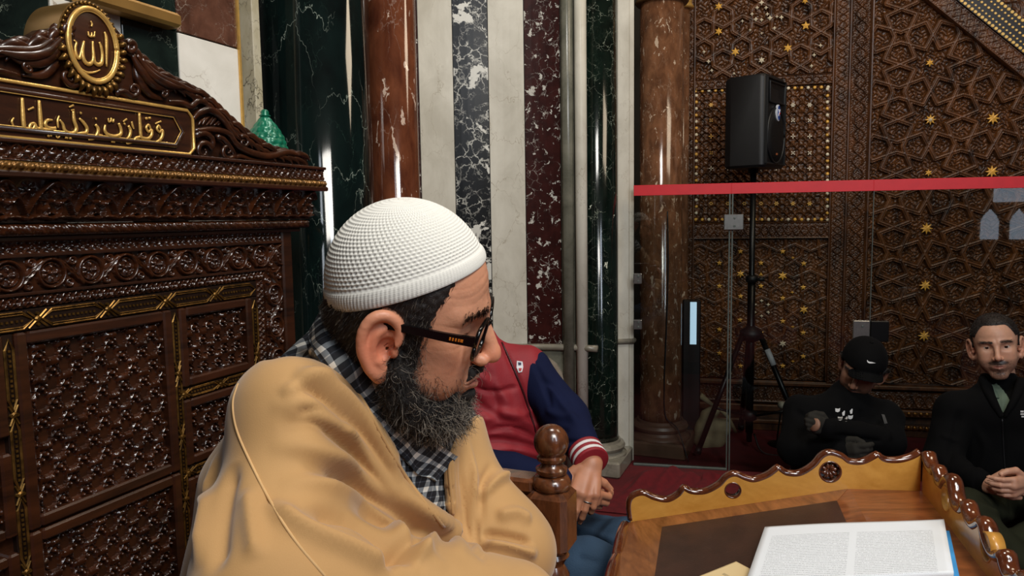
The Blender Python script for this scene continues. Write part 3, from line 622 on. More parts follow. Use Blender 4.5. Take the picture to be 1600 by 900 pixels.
loop(inp, 0.0115, 0.0032, 'inner_border', WP, plq); loop([(u*1.0, v) for u, v in [(iu0+0.014, iv0+0.003), (iu1-0.018, iv0+0.003), (iu1-0.005, vm), (iu1-0.018, iv1-0.003), (iu0+0.014, iv1-0.003), (iu0+0.002, vm)]], 0.0125, 0.0009, 'gilt_line', GO, plq)
txt = MB()
def pen(pts, r, w=0.012): 
    q = [CF.uv(x/5, 120+y/5, w) for x, y in pts]; P = np.array([CF.P(u, w, v) for u, v in q]); txt.add(*tube(P, np.array(r)*0.00122, 8, flat=(CF.n, 0.8), smooth_n=max(8, len(pts)*5)))
pen([(1262, 425), (1240, 382), (1226, 408), (1246, 432), (1268, 418), (1266, 465), (1236, 505), (1178, 516)], [1.2, 1.6, 1.6, 1.5, 1.8, 2.2, 2.0, 0.7]); pen([(1212, 367), (1258, 348)], [.8, 1.2])
pen([(1180, 415), (1162, 376), (1142, 398), (1160, 430), (1183, 415), (1184, 452), (1160, 482), (1120, 480), (1100, 465), (1094, 390), (1087, 285)], [1.2, 1.5, 1.6, 1.5, 1.8, 2, 2.1, 2, 2, 2.2, 1.7]); pen([(1135, 328), (1150, 326)], [1.5, 1.5]); pen([(1160, 324), (1175, 322)], [1.5, 1.5])
pen([(1094, 470), (1060, 480), (1046, 500), (1000, 520), (985, 516)], [1.8, 1.8, 1.8, 1.5, .8]); pen([(1028, 350), (1036, 385), (1046, 408)], [1.2, 1.4, 1])
pen([(1002, 382), (1018, 420), (1010, 465), (975, 500), (940, 508)], [1.6, 2, 2, 1.6, .8]); pen([(962, 352), (990, 330)], [1, 1.2]); pen([(968, 372), (976, 366)], [1.4, 1.4])
pen([(926, 362), (944, 410), (940, 450), (895, 466), (842, 452), (818, 420), (822, 376)], [1.6, 1.9, 2.1, 2.3, 2.3, 1.9, 1.2]); pen([(868, 505), (895, 508)], [1.4, 1.4]); pen([(845, 325), (850, 352), (866, 344), (868, 325), (882, 352), (890, 330)], [.9, 1.1, 1.1, 1, 1.1, .9]); pen([(930, 495), (934, 497)], [1.5, 1.5])
pen([(744, 372), (764, 402), (760, 445), (728, 482), (690, 492)], [1.6, 2, 2.1, 1.7, .8]); pen([(744, 328), (752, 328)], [1.5, 1.5]); pen([(775, 450), (800, 456)], [.8, .8])
pen([(618, 325), (650, 356), (678, 400), (672, 436), (640, 442), (608, 440)], [1.3, 1.9, 2, 2.1, 2, 1]); pen([(624, 282), (634, 286)], [1.6, 1.6]); pen([(628, 462), (660, 474)], [1.2, 1.2]); pen([(676, 462), (682, 468)], [1.2, 1.2])
pen([(572, 268), (578, 340), (596, 400), (580, 436), (540, 440), (505, 418), (490, 370), (466, 335)], [1.5, 2, 2, 2.2, 2.2, 2, 1.6, 1]); pen([(508, 474), (528, 478)], [1.3, 1.3]); pen([(540, 478), (556, 480)], [1.3, 1.3]); pen([(540, 238), (574, 222)], [.9, 1.2]); pen([(556, 262), (580, 258)], [.9, 1])
pen([(462, 305), (450, 345), (454, 400)], [.9, 1.3, .9]); pen([(452, 448), (440, 462), (452, 476), (466, 462), (454, 448)], [.9, .9, .9, .9, .9])
pen([(410, 338), (372, 340), (352, 366), (368, 396), (410, 404), (436, 396)], [1, 1.7, 2, 2.1, 2, 1.2]); pen([(434, 405), (380, 414), (330, 408), (318, 380), (312, 290), (304, 185)], [1.6, 2.2, 2.2, 2.1, 2.2, 1.6])
pen([(320, 408), (285, 400), (268, 366), (240, 372), (232, 400), (258, 410), (272, 380)], [1.8, 1.9, 1.6, 1.5, 1.7, 1.8, 1.4]); pen([(245, 408), (205, 406), (186, 390), (178, 290), (172, 165)], [1.8, 2, 2.1, 2.2, 1.6]); pen([(218, 260), (262, 240)], [.9, 1.2])
pen([(108, 320), (92, 350), (104, 382)], [.8, 1.2, .9]); pen([(85, 392), (112, 390), (150, 402)], [.8, 1.2, 1.2]); pen([(370, 460), (384, 464)], [1.3, 1.3]); pen([(392, 456), (402, 462)], [1.2, 1.2]); pen([(1276, 520), (1290, 536), (1302, 522), (1304, 508)], [1, 1.2, 1, .7])
txt.build('gilt_inscription', GO, plq)
# --- medallion
mu, mv = CF.uv(147, 71, 0.02); RU, RV = 0.044, 0.056
def ell(ru, rv, w, n=72, wob=None): t = np.linspace(0, 2*math.pi, n, endpoint=False); k = 1 if wob is None else wob(t); return CF.P(mu+ru*k*np.cos(t), np.full(n, w), mv+rv*k*np.sin(t))
drum = mesh('medallion_drum', *loft([ell(RU*.98, RV*.98, -0.052), ell(RU, RV, -0.05), ell(RU, RV, 0.012)]), plain('brass_band', srgb(168, 128, 72), 0.35, 0.75, 0.1, 20), chair, angle=40)
face = mesh('medallion_face', *loft([ell(RU*.92, RV*.92, 0.010), ell(RU*.86, RV*.88, 0.0175), ell(RU*.84, RV*.86, 0.018)]), WP, drum, angle=40)
def ringt(ru, rv, w, r, name, mat, n=72, wob=None): P = ell(ru, rv, w, n, wob); P = np.vstack([P, P[:1]]); return mesh(name, *tube(P, r, 8, flat=(CF.n, 0.8)), mat, drum)
ringt(RU*.80, RV*.82, 0.019, 0.0034, 'gilt_ring', GO); ringt(RU*.73, RV*.76, 0.019, 0.0014, 'gilt_ring', GO)
bd = MB()
for i in range(44):
    t = i/44*2*math.pi; c = CF.P(mu+RU*.95*math.cos(t), 0.015, mv+RV*.95*math.sin(t)); tn = N(CF.d*(-math.sin(t)*RU)+np.array([0, 0, 1])*math.cos(t)*RV); bd.add(*tube([c-tn*0.002+0.002*CF.n, c+tn*0.002-0.001*CF.n], [0.0028, 0.0018], 7))
bd.build('beaded_rim', M['gilt_dull'], drum)
lf = MB()   # leafy gilt apron under the medallion
for i in range(19):
    t = math.radians(-170+i*10.5 if i < 19 else 0); 
    if t > math.radians(28): break
    k = 1.13+0.06*(i % 2); a = CF.P(mu+RU*.9*math.cos(t), 0.012, mv+RV*.9*math.sin(t)); b = CF.P(mu+RU*k*math.cos(t+0.05), 0.016, mv+RV*k*math.sin(t+0.05)); m2 = (a+b)/2+CF.n*0.006; lf.add(*tube([a, m2, b], [0.003, 0.0042, 0.0012], 7, smooth_n=8))
lf.build('leaf_apron', M['gilt_dull'], drum)
txt = MB()
def pen2(pts, r, w=0.0195):
    q = [CF.uv(80+x/6, y/6, w) for x, y in pts]; P = np.array([CF.P(u, w, v) for u, v in q]); txt.add(*tube(P, np.array(r)*0.00122, 8, flat=(CF.n, 0.8), smooth_n=max(8, len(pts)*5)))
pen2([(500, 300), (514, 350), (518, 450), (518, 625)], [1.2, 1.9, 1.9, 1.0])
pen2([(450, 395), (466, 440), (478, 520), (470, 590), (438, 606), (405, 580), (394, 500), (388, 388)], [1.1, 1.6, 1.8, 2.2, 2.4, 2.1, 1.8, 1.2])
pen2([(392, 500), (390, 570), (355, 602), (312, 575), (294, 500), (308, 385)], [1.3, 1.9, 2.4, 2.3, 1.9, 1.0]); pen2([(306, 390), (286, 470), (264, 545), (236, 520), (226, 450), (236, 400), (212, 376)], [1.1, 1.4, 1.8, 1.7, 1.4, 1.2, .7])
pen2([(346, 295), (354, 335), (378, 340), (380, 305)], [.8, 1.2, 1.2, .8]); pen2([(380, 335), (402, 340), (408, 295)], [1, 1.2, .8]); pen2([(370, 198), (382, 225), (378, 250)], [.8, 1.2, .9]); pen2([(255, 622), (300, 660), (350, 682), (410, 676), (460, 655)], [.6, 1.1, 1.4, 1.1, .6])
txt.build('gilt_calligraphy', GO, drum)
# --- seat, legs, arms and the turned corner post
zs = 0.56
seat = mesh('seat', *fbox(CF, -0.37, 0.37, zs-0.05, zs, 0.0, 0.50, 0.012), WP, chair, smooth=False)
mesh('seat_apron', *fbox(CF, -0.36, 0.36, 0.08, zs-0.05, 0.02, 0.48, 0.01), WP, chair, smooth=False)
PX, PY_ = onp(862, 760, CF.o+0.365*CF.d, CF.d)[:2]; Yp = PY_
pc = np.array([PX, PY_, 0]); zq = lambda y: at(862, y, Yp)[2]; sc = 1.18/1150
def post(c, name='corner_post'):
    pr_ = []
    zb0, zb1 = zq(856), zq(762)
    for (y, r) in ((900+60, 26), (935, 20), (915, 26), (895, 27), (880, 18), (872, 22), (866, 27), (860, 24)): pr_.append((r*sc, zq(y)))
    p = mesh(name, *lathe(c, [(0.026, 0), (0.026, zq(960)-0.02), (0.018, zq(960)-0.01)]+pr_, 40), M['post'], chair, angle=50)
    p2 = mesh('post_block', *boxf(c+[0, 0, (zb0+zb1)/2], CF.d, CF.n, (0, 0, 1), 33*sc, 33*sc, (zb1-zb0)/2, 0.009), M['post'], p, smooth=False)
    pr2 = [(20*sc, zq(766)), (30*sc, zq(760)), (31*sc, zq(752)), (26*sc, zq(743)), (19*sc, zq(741)), (24*sc, zq(737)), (25*sc, zq(731)), (18*sc, zq(727)), (16*sc, zq(722)), (22*sc, zq(718)), (23*sc, zq(713)), (17*sc, zq(709)), (15*sc, zq(705))]
    R_ = 27.5*sc; zc_ = zq(690); pr2 += [(R_*math.cos(a), zc_+R_*math.sin(a)) for a in np.linspace(-0.98, 1.5, 16)]
    mesh('post_finial', *lathe(c, pr2, 40), M['post'], p, angle=60)
M['post'] = wood('varnished_brown_wood', srgb(52, 26, 14), srgb(118, 68, 38), 0.25, 4, (1, 1, 0.3), coat=0.5)
post(pc)
post(pc-CF.d*0.73)
arm = mesh('arm_rail', *boxf(pc-CF.n*0.26+[0, 0, zq(758)], CF.n, CF.d, (0, 0, 1), 0.235, 0.022, 0.012, 0.005), M['post'], chair, smooth=False)
mesh('arm_panel', *boxf(pc-CF.n*0.26+[0, 0, (zs+zq(768))/2], CF.n, CF.d, (0, 0, 1), 0.235, 0.010, (zq(768)-zs)/2, 0.003), M['post'], chair, smooth=False)

# green carved dome standing on the ledge behind the crest
gc = at(415, 205, 1.425); zb = 1.4185
gcol = plain('green_paint', srgb(12, 104, 76), 0.3, 0.15, 0.25, 60)
Rg = 32*1.43/1150; fin = empty('green_dome', (gc[0], gc[1], zb), 'small carved bright green dome behind the right slope of the chair crest', 'ornament')
nv_, nu_ = 90, 180; T = np.linspace(0, 1, nv_)[:, None]; A_ = np.linspace(0, 2*math.pi, nu_, endpoint=False)[None, :]
ztop_ = at(412, 181, 1.425)[2]; Hh = ztop_-zb
rp = np.interp(T, [0, .15, .35, .55, .75, .88, .97, 1.0], [0.92, 1.0, 1.0, .9, .66, .42, .24, .2]); rowf = T*9
sc_ = 0.07*np.abs(np.sin(rowf*math.pi))**0.7*(0.6+0.4*np.cos(A_*14+math.pi*np.floor(rowf)))
r_ = Rg*(rp*(1+sc_)-0.03); V_ = np.stack([gc[0]+r_*np.cos(A_), gc[1]+r_*np.sin(A_), zb+Hh*T+0*A_], -1)
mesh('dome_body', *loft(V_), gcol, fin)
mesh('dome_knob', *lathe((gc[0], gc[1], ztop_-0.002), [(0.009, 0), (0.011, 0.002), (0.007, 0.005), (0.008, 0.008), (0.006, 0.012), (0.003, 0.014)], 20), gcol, fin)
# ================================================================ PULPIT (carved inlaid flank behind the screen)
BY = math.radians(90+13)   # its long side runs to the picture's right, slightly towards the viewer
MFo = at(1200, 400, 4.40); MF = Frame(MFo, BY)
MF.n = -np.array([math.cos(BY), -math.sin(BY), 0]) if (-np.array([math.cos(BY), -math.sin(BY), 0]))[1] < 0 else np.array([math.cos(BY), -math.sin(BY), 0])
M['pulpit'] = wood('pulpit_walnut', srgb(32, 17, 7), srgb(114, 68, 29), 0.45, 2.2, (1, 1, 0.4), coat=0.1)
M['pulpit_frame'] = wood('pulpit_frame_walnut', srgb(34, 18, 8), srgb(104, 61, 27), 0.45, 2.2, (1, 1, 0.4), coat=0.1)
M['inlay'] = plain('gilt_star_inlay', srgb(226, 172, 74), 0.4, 0.1, 0.2, 60); M['bone'] = plain('bone_inlay', srgb(226, 214, 186), 0.4, 0, 0.1, 60)
mc = MF.P(0.1, -0.2, 0); pulpit = empty('pulpit', mc, 'carved wooden pulpit flank with star lattice and gilt star inlays behind the glass', 'pulpit')
def mu_(x, y, w=0): return MF.uv(x, y, w)
xs = [mu_(x, 300)[0] for x in (1066, 1083, 1298, 1322, 1357, 1700)]
u66, u83, u98, u22, u57, uEnd = xs; uEnd = 2.4
mesh('core', *fbox(MF, u66-0.02, uEnd, 0.0, 3.2, -0.5, -0.03), M['pulpit_frame'], pulpit, smooth=False)
zz = lambda y, x=1190: mu_(x, y)[1]
def hankin(polys, th):
    """interlace lines: from every edge middle two rays meet the neighbours' rays"""
    S = []
    for poly in polys:
        n = len(poly); mids = [((poly[i][0]+poly[(i+1) % n][0])/2, (poly[i][1]+poly[(i+1) % n][1])/2) for i in range(n)]
        for i in range(n):
            j = (i+1) % n
            ei = np.subtract(poly[(i+1) % n], poly[i]); ej = np.subtract(poly[(j+1) % n], poly[j]); a = math.atan2(ei[1], ei[0])+th; b = math.atan2(ej[1], ej[0])+math.pi-th
            A = np.array([[math.cos(a), -math.cos(b)], [math.sin(a), -math.sin(b)]]); 
            try: t = np.linalg.solve(A, np.subtract(mids[j], mids[i]))
            except Exception: continue
            X = (mids[i][0]+t[0]*math.cos(a), mids[i][1]+t[0]*math.sin(a)); S += [(mids[i], X), (X, mids[j])]
    return S
def segdist(X, Y, S):
    d = np.full(X.shape, 9.)
    for (a, b) in S:
        ax, ay = a; bx, by = b[0]-ax, b[1]-ay; L = bx*bx+by*by
        if L < 1e-12: continue
        t = np.clip(((X-ax)*bx+(Y-ay)*by)/L, 0, 1); d = np.minimum(d, np.hypot(X-ax-t*bx, Y-ay-t*by))
    return d
def filig(U, V, k, seed=0):
    a = U*k+1.3*np.sin(V*k*0.83+seed)+0.7*np.sin(U*k*0.5-V*k*0.9); b = V*k*1.05+1.3*np.sin(U*k*0.77+seed*2)+0.6*np.sin(V*k*0.6+U*k*0.4)
    return np.clip(1-np.abs(np.sin(a))*1.9, 0, 1)+np.clip(1-np.abs(np.sin(b))*1.9, 0, 1)
def interlace(U, V, X, Y, S, bw, a, k=125):
    d = segdist(X, Y, S); band = np.clip((bw-d)/(bw*0.25), 0, 1); gr = rd(np.abs(d-bw*0.45), bw*0.22)*0.45+0; f = filig(U, V, k)
    return np.where(band > 0, a*(band*(1-gr*0.6)), 0)+np.where(band <= 0, a*(0.0+0.38*np.clip(f*1.3, 0, 1)*np.clip((d-bw)/(bw*0.3), 0, 1)), 0)-a
def oct_pat(cu, cv, a, b, bw, h, th=62):
    s = math.sqrt(2)-1; P8 = [(0.5, -s/2), (0.5, s/2), (s/2, 0.5), (-s/2, 0.5), (-0.5, s/2), (-0.5, -s/2), (-s/2, -0.5), (s/2, -0.5)]
    q = (1-s)/2; P4 = [(0.5, 0.5-q), (0.5+q, 0.5), (0.5, 0.5+q), (0.5-q, 0.5)]
    S = hankin([P8], math.radians(th)); S4 = hankin([P4], math.radians(th)); 
    S4 = S4+[((x0-dx, y0-dy), (x1-dx, y1-dy)) for dx, dy in ((1, 0), (0, 1), (1, 1)) for (x0, y0), (x1, y1) in S4]
    S = [((p[0]*a, p[1]*b), (q_[0]*a, q_[1]*b)) for p, q_ in S+S4]
    def f(U, V): X = ((U-cu)/a+0.5) % 1-0.5; Y = ((V-cv)/b+0.5) % 1-0.5; return interlace(U, V, X*a, Y*b, S, bw, h)
    return f
def hex_pat(cu, cv, s, bw, h, th=58):
    R3 = math.sqrt(3); w_, hh = R3*s, 3*s; Hx = lambda cx, cy: [(cx+s*math.cos(math.radians(90+60*i)), cy+s*math.sin(math.radians(90+60*i))) for i in range(6)]
    S = hankin([Hx(x, y) for x, y in ((0, 0), (w_/2, hh/2), (-w_/2, hh/2), (w_/2, -hh/2), (-w_/2, -hh/2))], math.radians(th))
    def f(U, V): X = ((U-cu)/w_+0.5) % 1-0.5; Y = ((V-cv)/hh+0.5) % 1-0.5; return interlace(U, V, X*w_, Y*hh, S, bw, h)
    return f
def vscroll(c, hw, p, a):
    def f(U, V):
        x = (U-c)/hw; s = V/p*2*np.pi; d = np.abs(x-0.55*np.sin(s)); d2 = np.abs(x+0.55*np.sin(s)); e = rd(np.abs(np.abs(x)-0.93), 0.09)
        f_ = np.clip(filig(U, V, 210, 1), 0, 1)*0.55; return a*np.maximum.reduce([rd(d*hw, 0.004), rd(d2*hw, 0.004), e, f_])-a*0.5
    return f
def hscroll(c, hw, p, a): g = vscroll(c, hw, p, a); return lambda U, V: g(V, U)
PM, PF_ = M['pulpit'], M['pulpit_frame']; RS = 0.0033
def bar(u0, u1, v0, v1, w0, w1, name='frame_bar', b=0.004): mesh(name, *fbox(MF, u0, u1, v0, v1, w0, w1, b), PF_, pulpit, smooth=False)
ztop = 3.0; g_ = 0.008
# left bay: upper star panel, dotted panel, lower starry panel
p1 = relief('star_lattice_panel', MF, u83+g_, u98-g_, zz(118), zz(-40), RS, hex_pat(mu_(1190, 55)[0], mu_(1190, 55)[1], 0.125, 0.017, 0.024), 0.0, PM, pulpit, back=0.04)
p2 = relief('dotted_panel', MF, u83+g_, u98-g_, zz(346), zz(137), 0.0028, lambda U, V: (0.012*np.maximum.reduce([rd((((U-u83)/0.049) % 1-0.5)*0.049*2, 0.03)*rd((((V)/0.0485) % 1-0.5)*0.0485*2, 0.034), rd(np.abs(np.abs(((U-u83)/0.049) % 1-0.5)-np.abs(((V)/0.0485) % 1-0.5))*0.05, 0.004)])+0.004*filig(U, V, 130)-0.012), 0.0, PM, pulpit, back=0.04)
p3 = relief('starry_panel', MF, u83+g_, u98-g_, zz(592), zz(374), RS, hex_pat(mu_(1190, 448)[0], mu_(1190, 448)[1], 0.105, 0.012, 0.016, 55), 0.0, PM, pulpit, back=0.04)
for va, vb_, nm in ((zz(136), zz(120), 'scroll_rail'), (zz(373), zz(347), 'scroll_rail'), (zz(628), zz(594), 'scroll_rail')):
    relief(nm, MF, u66, u98, va, vb_, 0.003, hscroll((va+vb_)/2, (vb_-va)/2, 0.09, 0.007), 0.006, PF_, pulpit, back=0.05)
relief('scroll_stile', MF, u66, u83, 0.2, ztop, 0.003, vscroll((u66+u83)/2, (u83-u66)/2, 0.09, 0.007), 0.006, PF_, pulpit, back=0.05)
relief('scroll_stile', MF, u98, u22-0.006, 0.2, ztop, 0.003, vscroll((u98+u22)/2, (u22-u98)/2, 0.08, 0.007), 0.008, PF_, pulpit, back=0.05)
relief('scroll_stile', MF, u22+0.004, u57-0.012, 0.2, ztop, 0.003, vscroll((u22+u57-0.01)/2, (u57-u22)/2-0.006, 0.15, 0.010), 0.014, PF_, pulpit, back=0.05)
bar(u22-0.006, u22+0.004, 0.2, ztop, -0.02, 0.020); bar(u57-0.012, u57, 0.2, ztop, -0.02, 0.022); bar(u83, u83+g_, zz(592), ztop, -0.02, 0.012); bar(u98-g_, u98, zz(592), ztop, -0.02, 0.012)
# right bay: large star lattice under the sloping stair string
c0 = mu_(1450, 270); c1_ = mu_(1451, 98); bb = (c1_[1]-c0[1])/2; aa = (mu_(1552, 268)[0]-c0[0])
p4 = relief('star_lattice_panel', MF, u57, uEnd, zz(592), ztop, RS, oct_pat(c0[0], c0[1], aa/1.0, bb, 0.0175, 0.026, 66), 0.0, PM, pulpit, back=0.04)
e0 = mu_(1450, 0, 0.03); e1 = mu_(1600, 122, 0.03); f0 = mu_(1497, 0, 0.05); f1 = mu_(1600, 87, 0.05); h0 = mu_(1545, 0, 0.05); h1 = mu_(1600, 45, 0.05)
def ext(p, q, t0=-1.2, t1=2.4): p, q = np.array(p), np.array(q); return p+(q-p)*t0, p+(q-p)*t1
def sloped(pa, pb, qa, qb, w0, w1, name, mat, nrm=True):
    a0, a1 = ext(pa, pb); b0, b1 = ext(qa, qb); return mesh(name, *prism(MF, [a0, a1, b1, b0], w0, w1), mat, pulpit, smooth=False)
sl = (np.array(e1)-np.array(e0)); sl = sl/np.linalg.norm(sl); nr = np.array([-sl[1], sl[0]]); nr = nr if nr[1] > 0 else -nr
def sband(o, t0, t1, n0, n1, res, fn, w, name, mat, back=0.03):
    """band along the stair slope: a along the slope, n across"""
    na = int((t1-t0)/res)+1; nb = max(3, int((n1-n0)/res)+1); A_, B_ = np.meshgrid(np.linspace(t0, t1, na), np.linspace(n0, n1, nb)); h = fn(A_, B_)
    U = o[0]+A_*sl[0]+B_*nr[0]; V = o[1]+A_*sl[1]+B_*nr[1]; Pt = MF.P(U, w+h, V).reshape(-1, 3); Fc = grid_faces(nb, na)
    ring = np.concatenate([np.arange(na), np.arange(1, nb)*na+na-1, (nb-1)*na+np.arange(na-2, -1, -1), np.arange(nb-2, 0, -1)*na]); Bk = MF.P(U.ravel()[ring], w-back, V.ravel()[ring]); k = len(ring); a = np.arange(k); b = (a+1) % k
    return mesh(name, np.vstack([Pt, Bk]), np.vstack([Fc, np.stack([ring[b], ring[a], len(Pt)+a, len(Pt)+b], 1)]), mat, pulpit)
wE = abs(np.dot(np.array(f0)-np.array(e0), nr)); wF = 0.13
sband(e0, -0.9, 1.9, 0, wE, 0.0035, lambda A_, B_: vscroll(wE/2, wE/2, 0.09, 0.008)(B_, A_), 0.03, 'sloping_string', PF_, 0.06)
sband(e0, -0.9, 1.9, wE+wF, wE+wF+0.55, 0.0045, lambda A_, B_: 0.01*np.clip(filig(A_, B_, 60), 0, 1), 0.03, 'balustrade_panel', PM, 0.06)
A0 = e0; dotb = mesh('dotted_band', *prism(MF, [np.array(e0)+sl*t+nr*n_ for t, n_ in ((-0.9, wE), (1.9, wE), (1.9, wE+wF), (-0.9, wE+wF))], 0.0, 0.045), plain('ebony_band', srgb(24, 16, 10), 0.4), pulpit, smooth=False)
dd = MB()
for t in np.arange(-0.5, 1.3, 0.0235):
    for n_, s_ in ((wE+0.010, 1.0), (wE+wF-0.010, 1.0), (wE+0.035, .62), (wE+0.065, .75), (wE+0.095, .62)):
        q = np.array(e0)+sl*(t+(0.012 if n_ in (wE+0.065,) else 0))+nr*n_; dd.add(*lathe(MF.P(q[0], 0.045, q[1]), [(0.0098*s_, 0), (0.008*s_, 0.004)], 8, MF.n))
dd.build('dot_inlay', plain('gilt_dots', srgb(240, 200, 112), 0.4, 0.0), dotb, smooth=False)
# base mouldings
zf = zz(628); mesh('base_board', *fbox(MF, u66, uEnd, 0.0, zz(660, 1190), -0.1, 0.012, 0.004), PF_, pulpit, smooth=False)
for y_, hgt in ((598, 0.012), (636, 0.02), (657, 0.012)): mesh('base_moulding', *fbox(MF, u66, uEnd, zz(y_)-hgt, zz(y_)+hgt, -0.05, 0.028, 0.006), PF_, pulpit, smooth=False)
relief('base_frieze', MF, u66, uEnd, zz(634)+0.02, zz(602)-0.01, 0.0035, hscroll((zz(634)+zz(602))/2, 0.06, 0.11, 0.008), 0.004, PF_, pulpit, back=0.04)
WG = plain('worn_gilding', srgb(120, 78, 28), 0.35, 0.7, 0.5, 60)
for y_ in (636, 657):
    gb = MB()
    for k in range(70): gb.add(*lathe(MF.P(0.25+k*0.032, 0.026, zz(y_)), [(0.0161, 0), (0.012, 0.004), (0.004, 0.007)], 7, MF.n))
    gb.build('gilt_beading', WG, pulpit)
# inlays
def star(x, y, n=6, r=0.02, mat='inlay', par=None, w=0.003, k=0.45, rot=90):
    u, v = mu_(x, y, w); a = [math.radians(rot+i*180/n) for i in range(2*n)]; rr = [r if i % 2 == 0 else r*k for i in range(2*n)]
    p = [(u+q*math.cos(t), v+q*math.sin(t)) for q, t in zip(rr, a)]; V_ = [MF.P(x_, w-0.012, y_) for x_, y_ in p]+[MF.P(x_, w, y_) for x_, y_ in p]+[MF.P(u, w+0.004, v)]; m = 2*n
    Fc = [(i, (i+1) % m, m+(i+1) % m, m+i) for i in range(m)]+[(m+i, m+(i+1) % m, 2*m) for i in range(m)]
    return V_, Fc
def stars(lst, name, mat, par, **kw):
    for x, y, n, r in lst: mesh(name, *star(x, y, n, r, **kw), mat, par, smooth=False)
GI, BO = M['inlay'], M['bone']
stars([(1123, 10, 6, .024), (1123, 49, 6, .024), (1259, 40, 5, .026), (1149, 81, 6, .026), (1231, 75, 6, .026), (1258, 1, 6, .02)], 'star_inlay', GI, p1)
stars([(1190, 94, 6, .02), (1181, 30, 4, .014), (1175, 22, 4, .012), (1199, 22, 4, .012), (1190, 4, 4, .016), (1183, 12, 4, .012), (1197, 12, 4, .012), (1203, 28, 4, .016), (1190, 31, 4, .012), (1160, 33, 4, .01), (1221, 27, 4, .014), (1214, 26, 4, .01), (1172, 47, 4, .009), (1210, 44, 4, .012), (1190, 52, 4, .009), (1100, 81, 4, .011), (1107, 96, 4, .013), (1112, 110, 4, .011), (1147, 115, 3, .01), (1282, 71, 4, .012), (1272, 86, 4, .012), (1268, 103, 4, .012)], 'bone_inlay', BO, p1)
low = [(1124, 411), (1124, 447), (1157, 393), (1157, 463), (1156, 500), (1124, 515), (1189, 411), (1189, 447), (1223, 393), (1223, 466), (1223, 502), (1256, 412), (1255, 449), (1255, 520), (1255, 557), (1223, 572), (1124, 552), (1157, 536), (1157, 572), (1189, 520)]
stars([(x, y, 5, .017) for x, y in low]+[(1157, 428, 6, .024), (1223, 431, 6, .028), (1256, 484, 6, .026)]+[(1239, 403, 4, .01), (1238, 457, 4, .01), (1189, 429, 3, .014), (1239, 511, 4, .01), (1239, 565, 4, .01), (1140, 403, 4, .008)], 'star_inlay', GI, p3)
stars([(1223, 537, 6, .022)]+[(1190+12*math.sin(a), 482-12*math.cos(a), 4, .011) for a in np.linspace(0, 2*math.pi, 7)[:-1]], 'bone_inlay', BO, p3)
stars([(1453, 98, 6, .022), (1454, 187, 8, .03), (1552, 185, 8, .034), (1451, 270, 6, .02), (1550, 268, 8, .034), (1448, 357, 8, .034), (1446, 446, 8, .032), (1444, 525, 8, .032)], 'star_inlay', GI, p4)
mesh('bone_inlay', *star(1454, 187, 8, .014, w=0.008), BO, p4, smooth=False)
for i, x in enumerate(np.linspace(1087, 1294, 21)):
    for y in (139, 343): u, v = mu_(x, y+(0 if y > 200 else (1190-x)*0.03)); mesh(*(('bone_dot',) if (i+y) % 3 == 0 else ('gilt_dot',)), *lathe(MF.P(u, -0.006, v), [(0.0105, 0), (0.009, 0.006), (0.004, 0.009)], 8, MF.n), BO if (i+y) % 3 == 0 else GI, p2, smooth=False)
for i, y in enumerate(np.linspace(139, 343, 21)):
    for x in (1088, 1293): u, v = mu_(x, y); mesh(*(('bone_dot',) if (i+int(x)) % 2 else ('gilt_dot',)), *lathe(MF.P(u, -0.006, v), [(0.0105, 0), (0.009, 0.006), (0.004, 0.009)], 8, MF.n), BO if (i+int(x)) % 2 else GI, p2, smooth=False)
for i, x in enumerate((1111, 1137, 1163, 1189, 1213, 1239, 1265)):
    for j, y in enumerate((164, 188, 213, 239, 263, 318)):
        k = (i*5+j*3) % 5; kk = MB(); u, v = mu_(x, y)
        for a in range(4 if k else 6): t = a*math.pi/(2 if k else 3)+(0.78 if k > 2 else 0); kk.add(*boxf(MF.P(u+.008*math.cos(t), 0.0, v+.008*math.sin(t)), MF.d*math.cos(t)+np.array([0, 0, 1])*math.sin(t), MF.n, np.cross(MF.d*math.cos(t)+np.array([0, 0, 1])*math.sin(t), MF.n), 0.0052 if i > 3 or j % 2 == 0 else .0035, 0.003, 0.0022))
        kk.build('flower_inlay', BO if (i > 3 and j != 5) or k == 2 else GI, p2, smooth=False)

# ================================================================ GLASS SCREEN
GY = math.radians(90+12.5); g0 = onz(1140, 735, 0); GF = Frame(g0, GY); GF.n = -GF.n if GF.n[1] > 0 else GF.n
t = NT('clear_glass'); tr = t.n('ShaderNodeBsdfTransparent'); tr.inputs[0].default_value = (0.90, 0.92, 0.91, 1); gl = t.n('ShaderNodeBsdfGlossy'); gl.inputs['Roughness'].default_value = 0.0
fr_ = t.n('ShaderNodeFresnel'); fr_.inputs[0].default_value = 1.5; mx = t.n('ShaderNodeMixShader'); t.l(fr_.outputs[0], mx.inputs[0]); t.l(tr.outputs[0], mx.inputs[1]); t.l(gl.outputs[0], mx.inputs[2]); t.l(mx.outputs[0], t.t.nodes['Material Output'].inputs[0]); M['glass'] = t.m
M['tape'] = plain('red_tape', srgb(206, 34, 44), 0.45, 0, 0.06, 20); M['steel'] = plain('brushed_steel', srgb(150, 150, 148), 0.3, 0.85, 0.1, 80); M['glass_edge'] = plain('glass_edge', srgb(96, 104, 100), 0.25, 0.2)
gu = [GF.uv(x, 500)[0] for x in (990, 1140, 1358)]+[2.6]; zt = [GF.uv(x, y)[1] for x, y in ((990, 289), (1140, 286), (1358, 284), (1600, 281))]; zT = float(np.mean(zt[:3])); zTb = GF.uv(1140, 303)[1]
labs = ['clear glass screen panel with red tape beside the white marble pier', 'middle clear glass screen panel with red tape in front of the loudspeaker stand', 'clear glass screen panel with red tape behind the seated man in black jacket']
GP = []
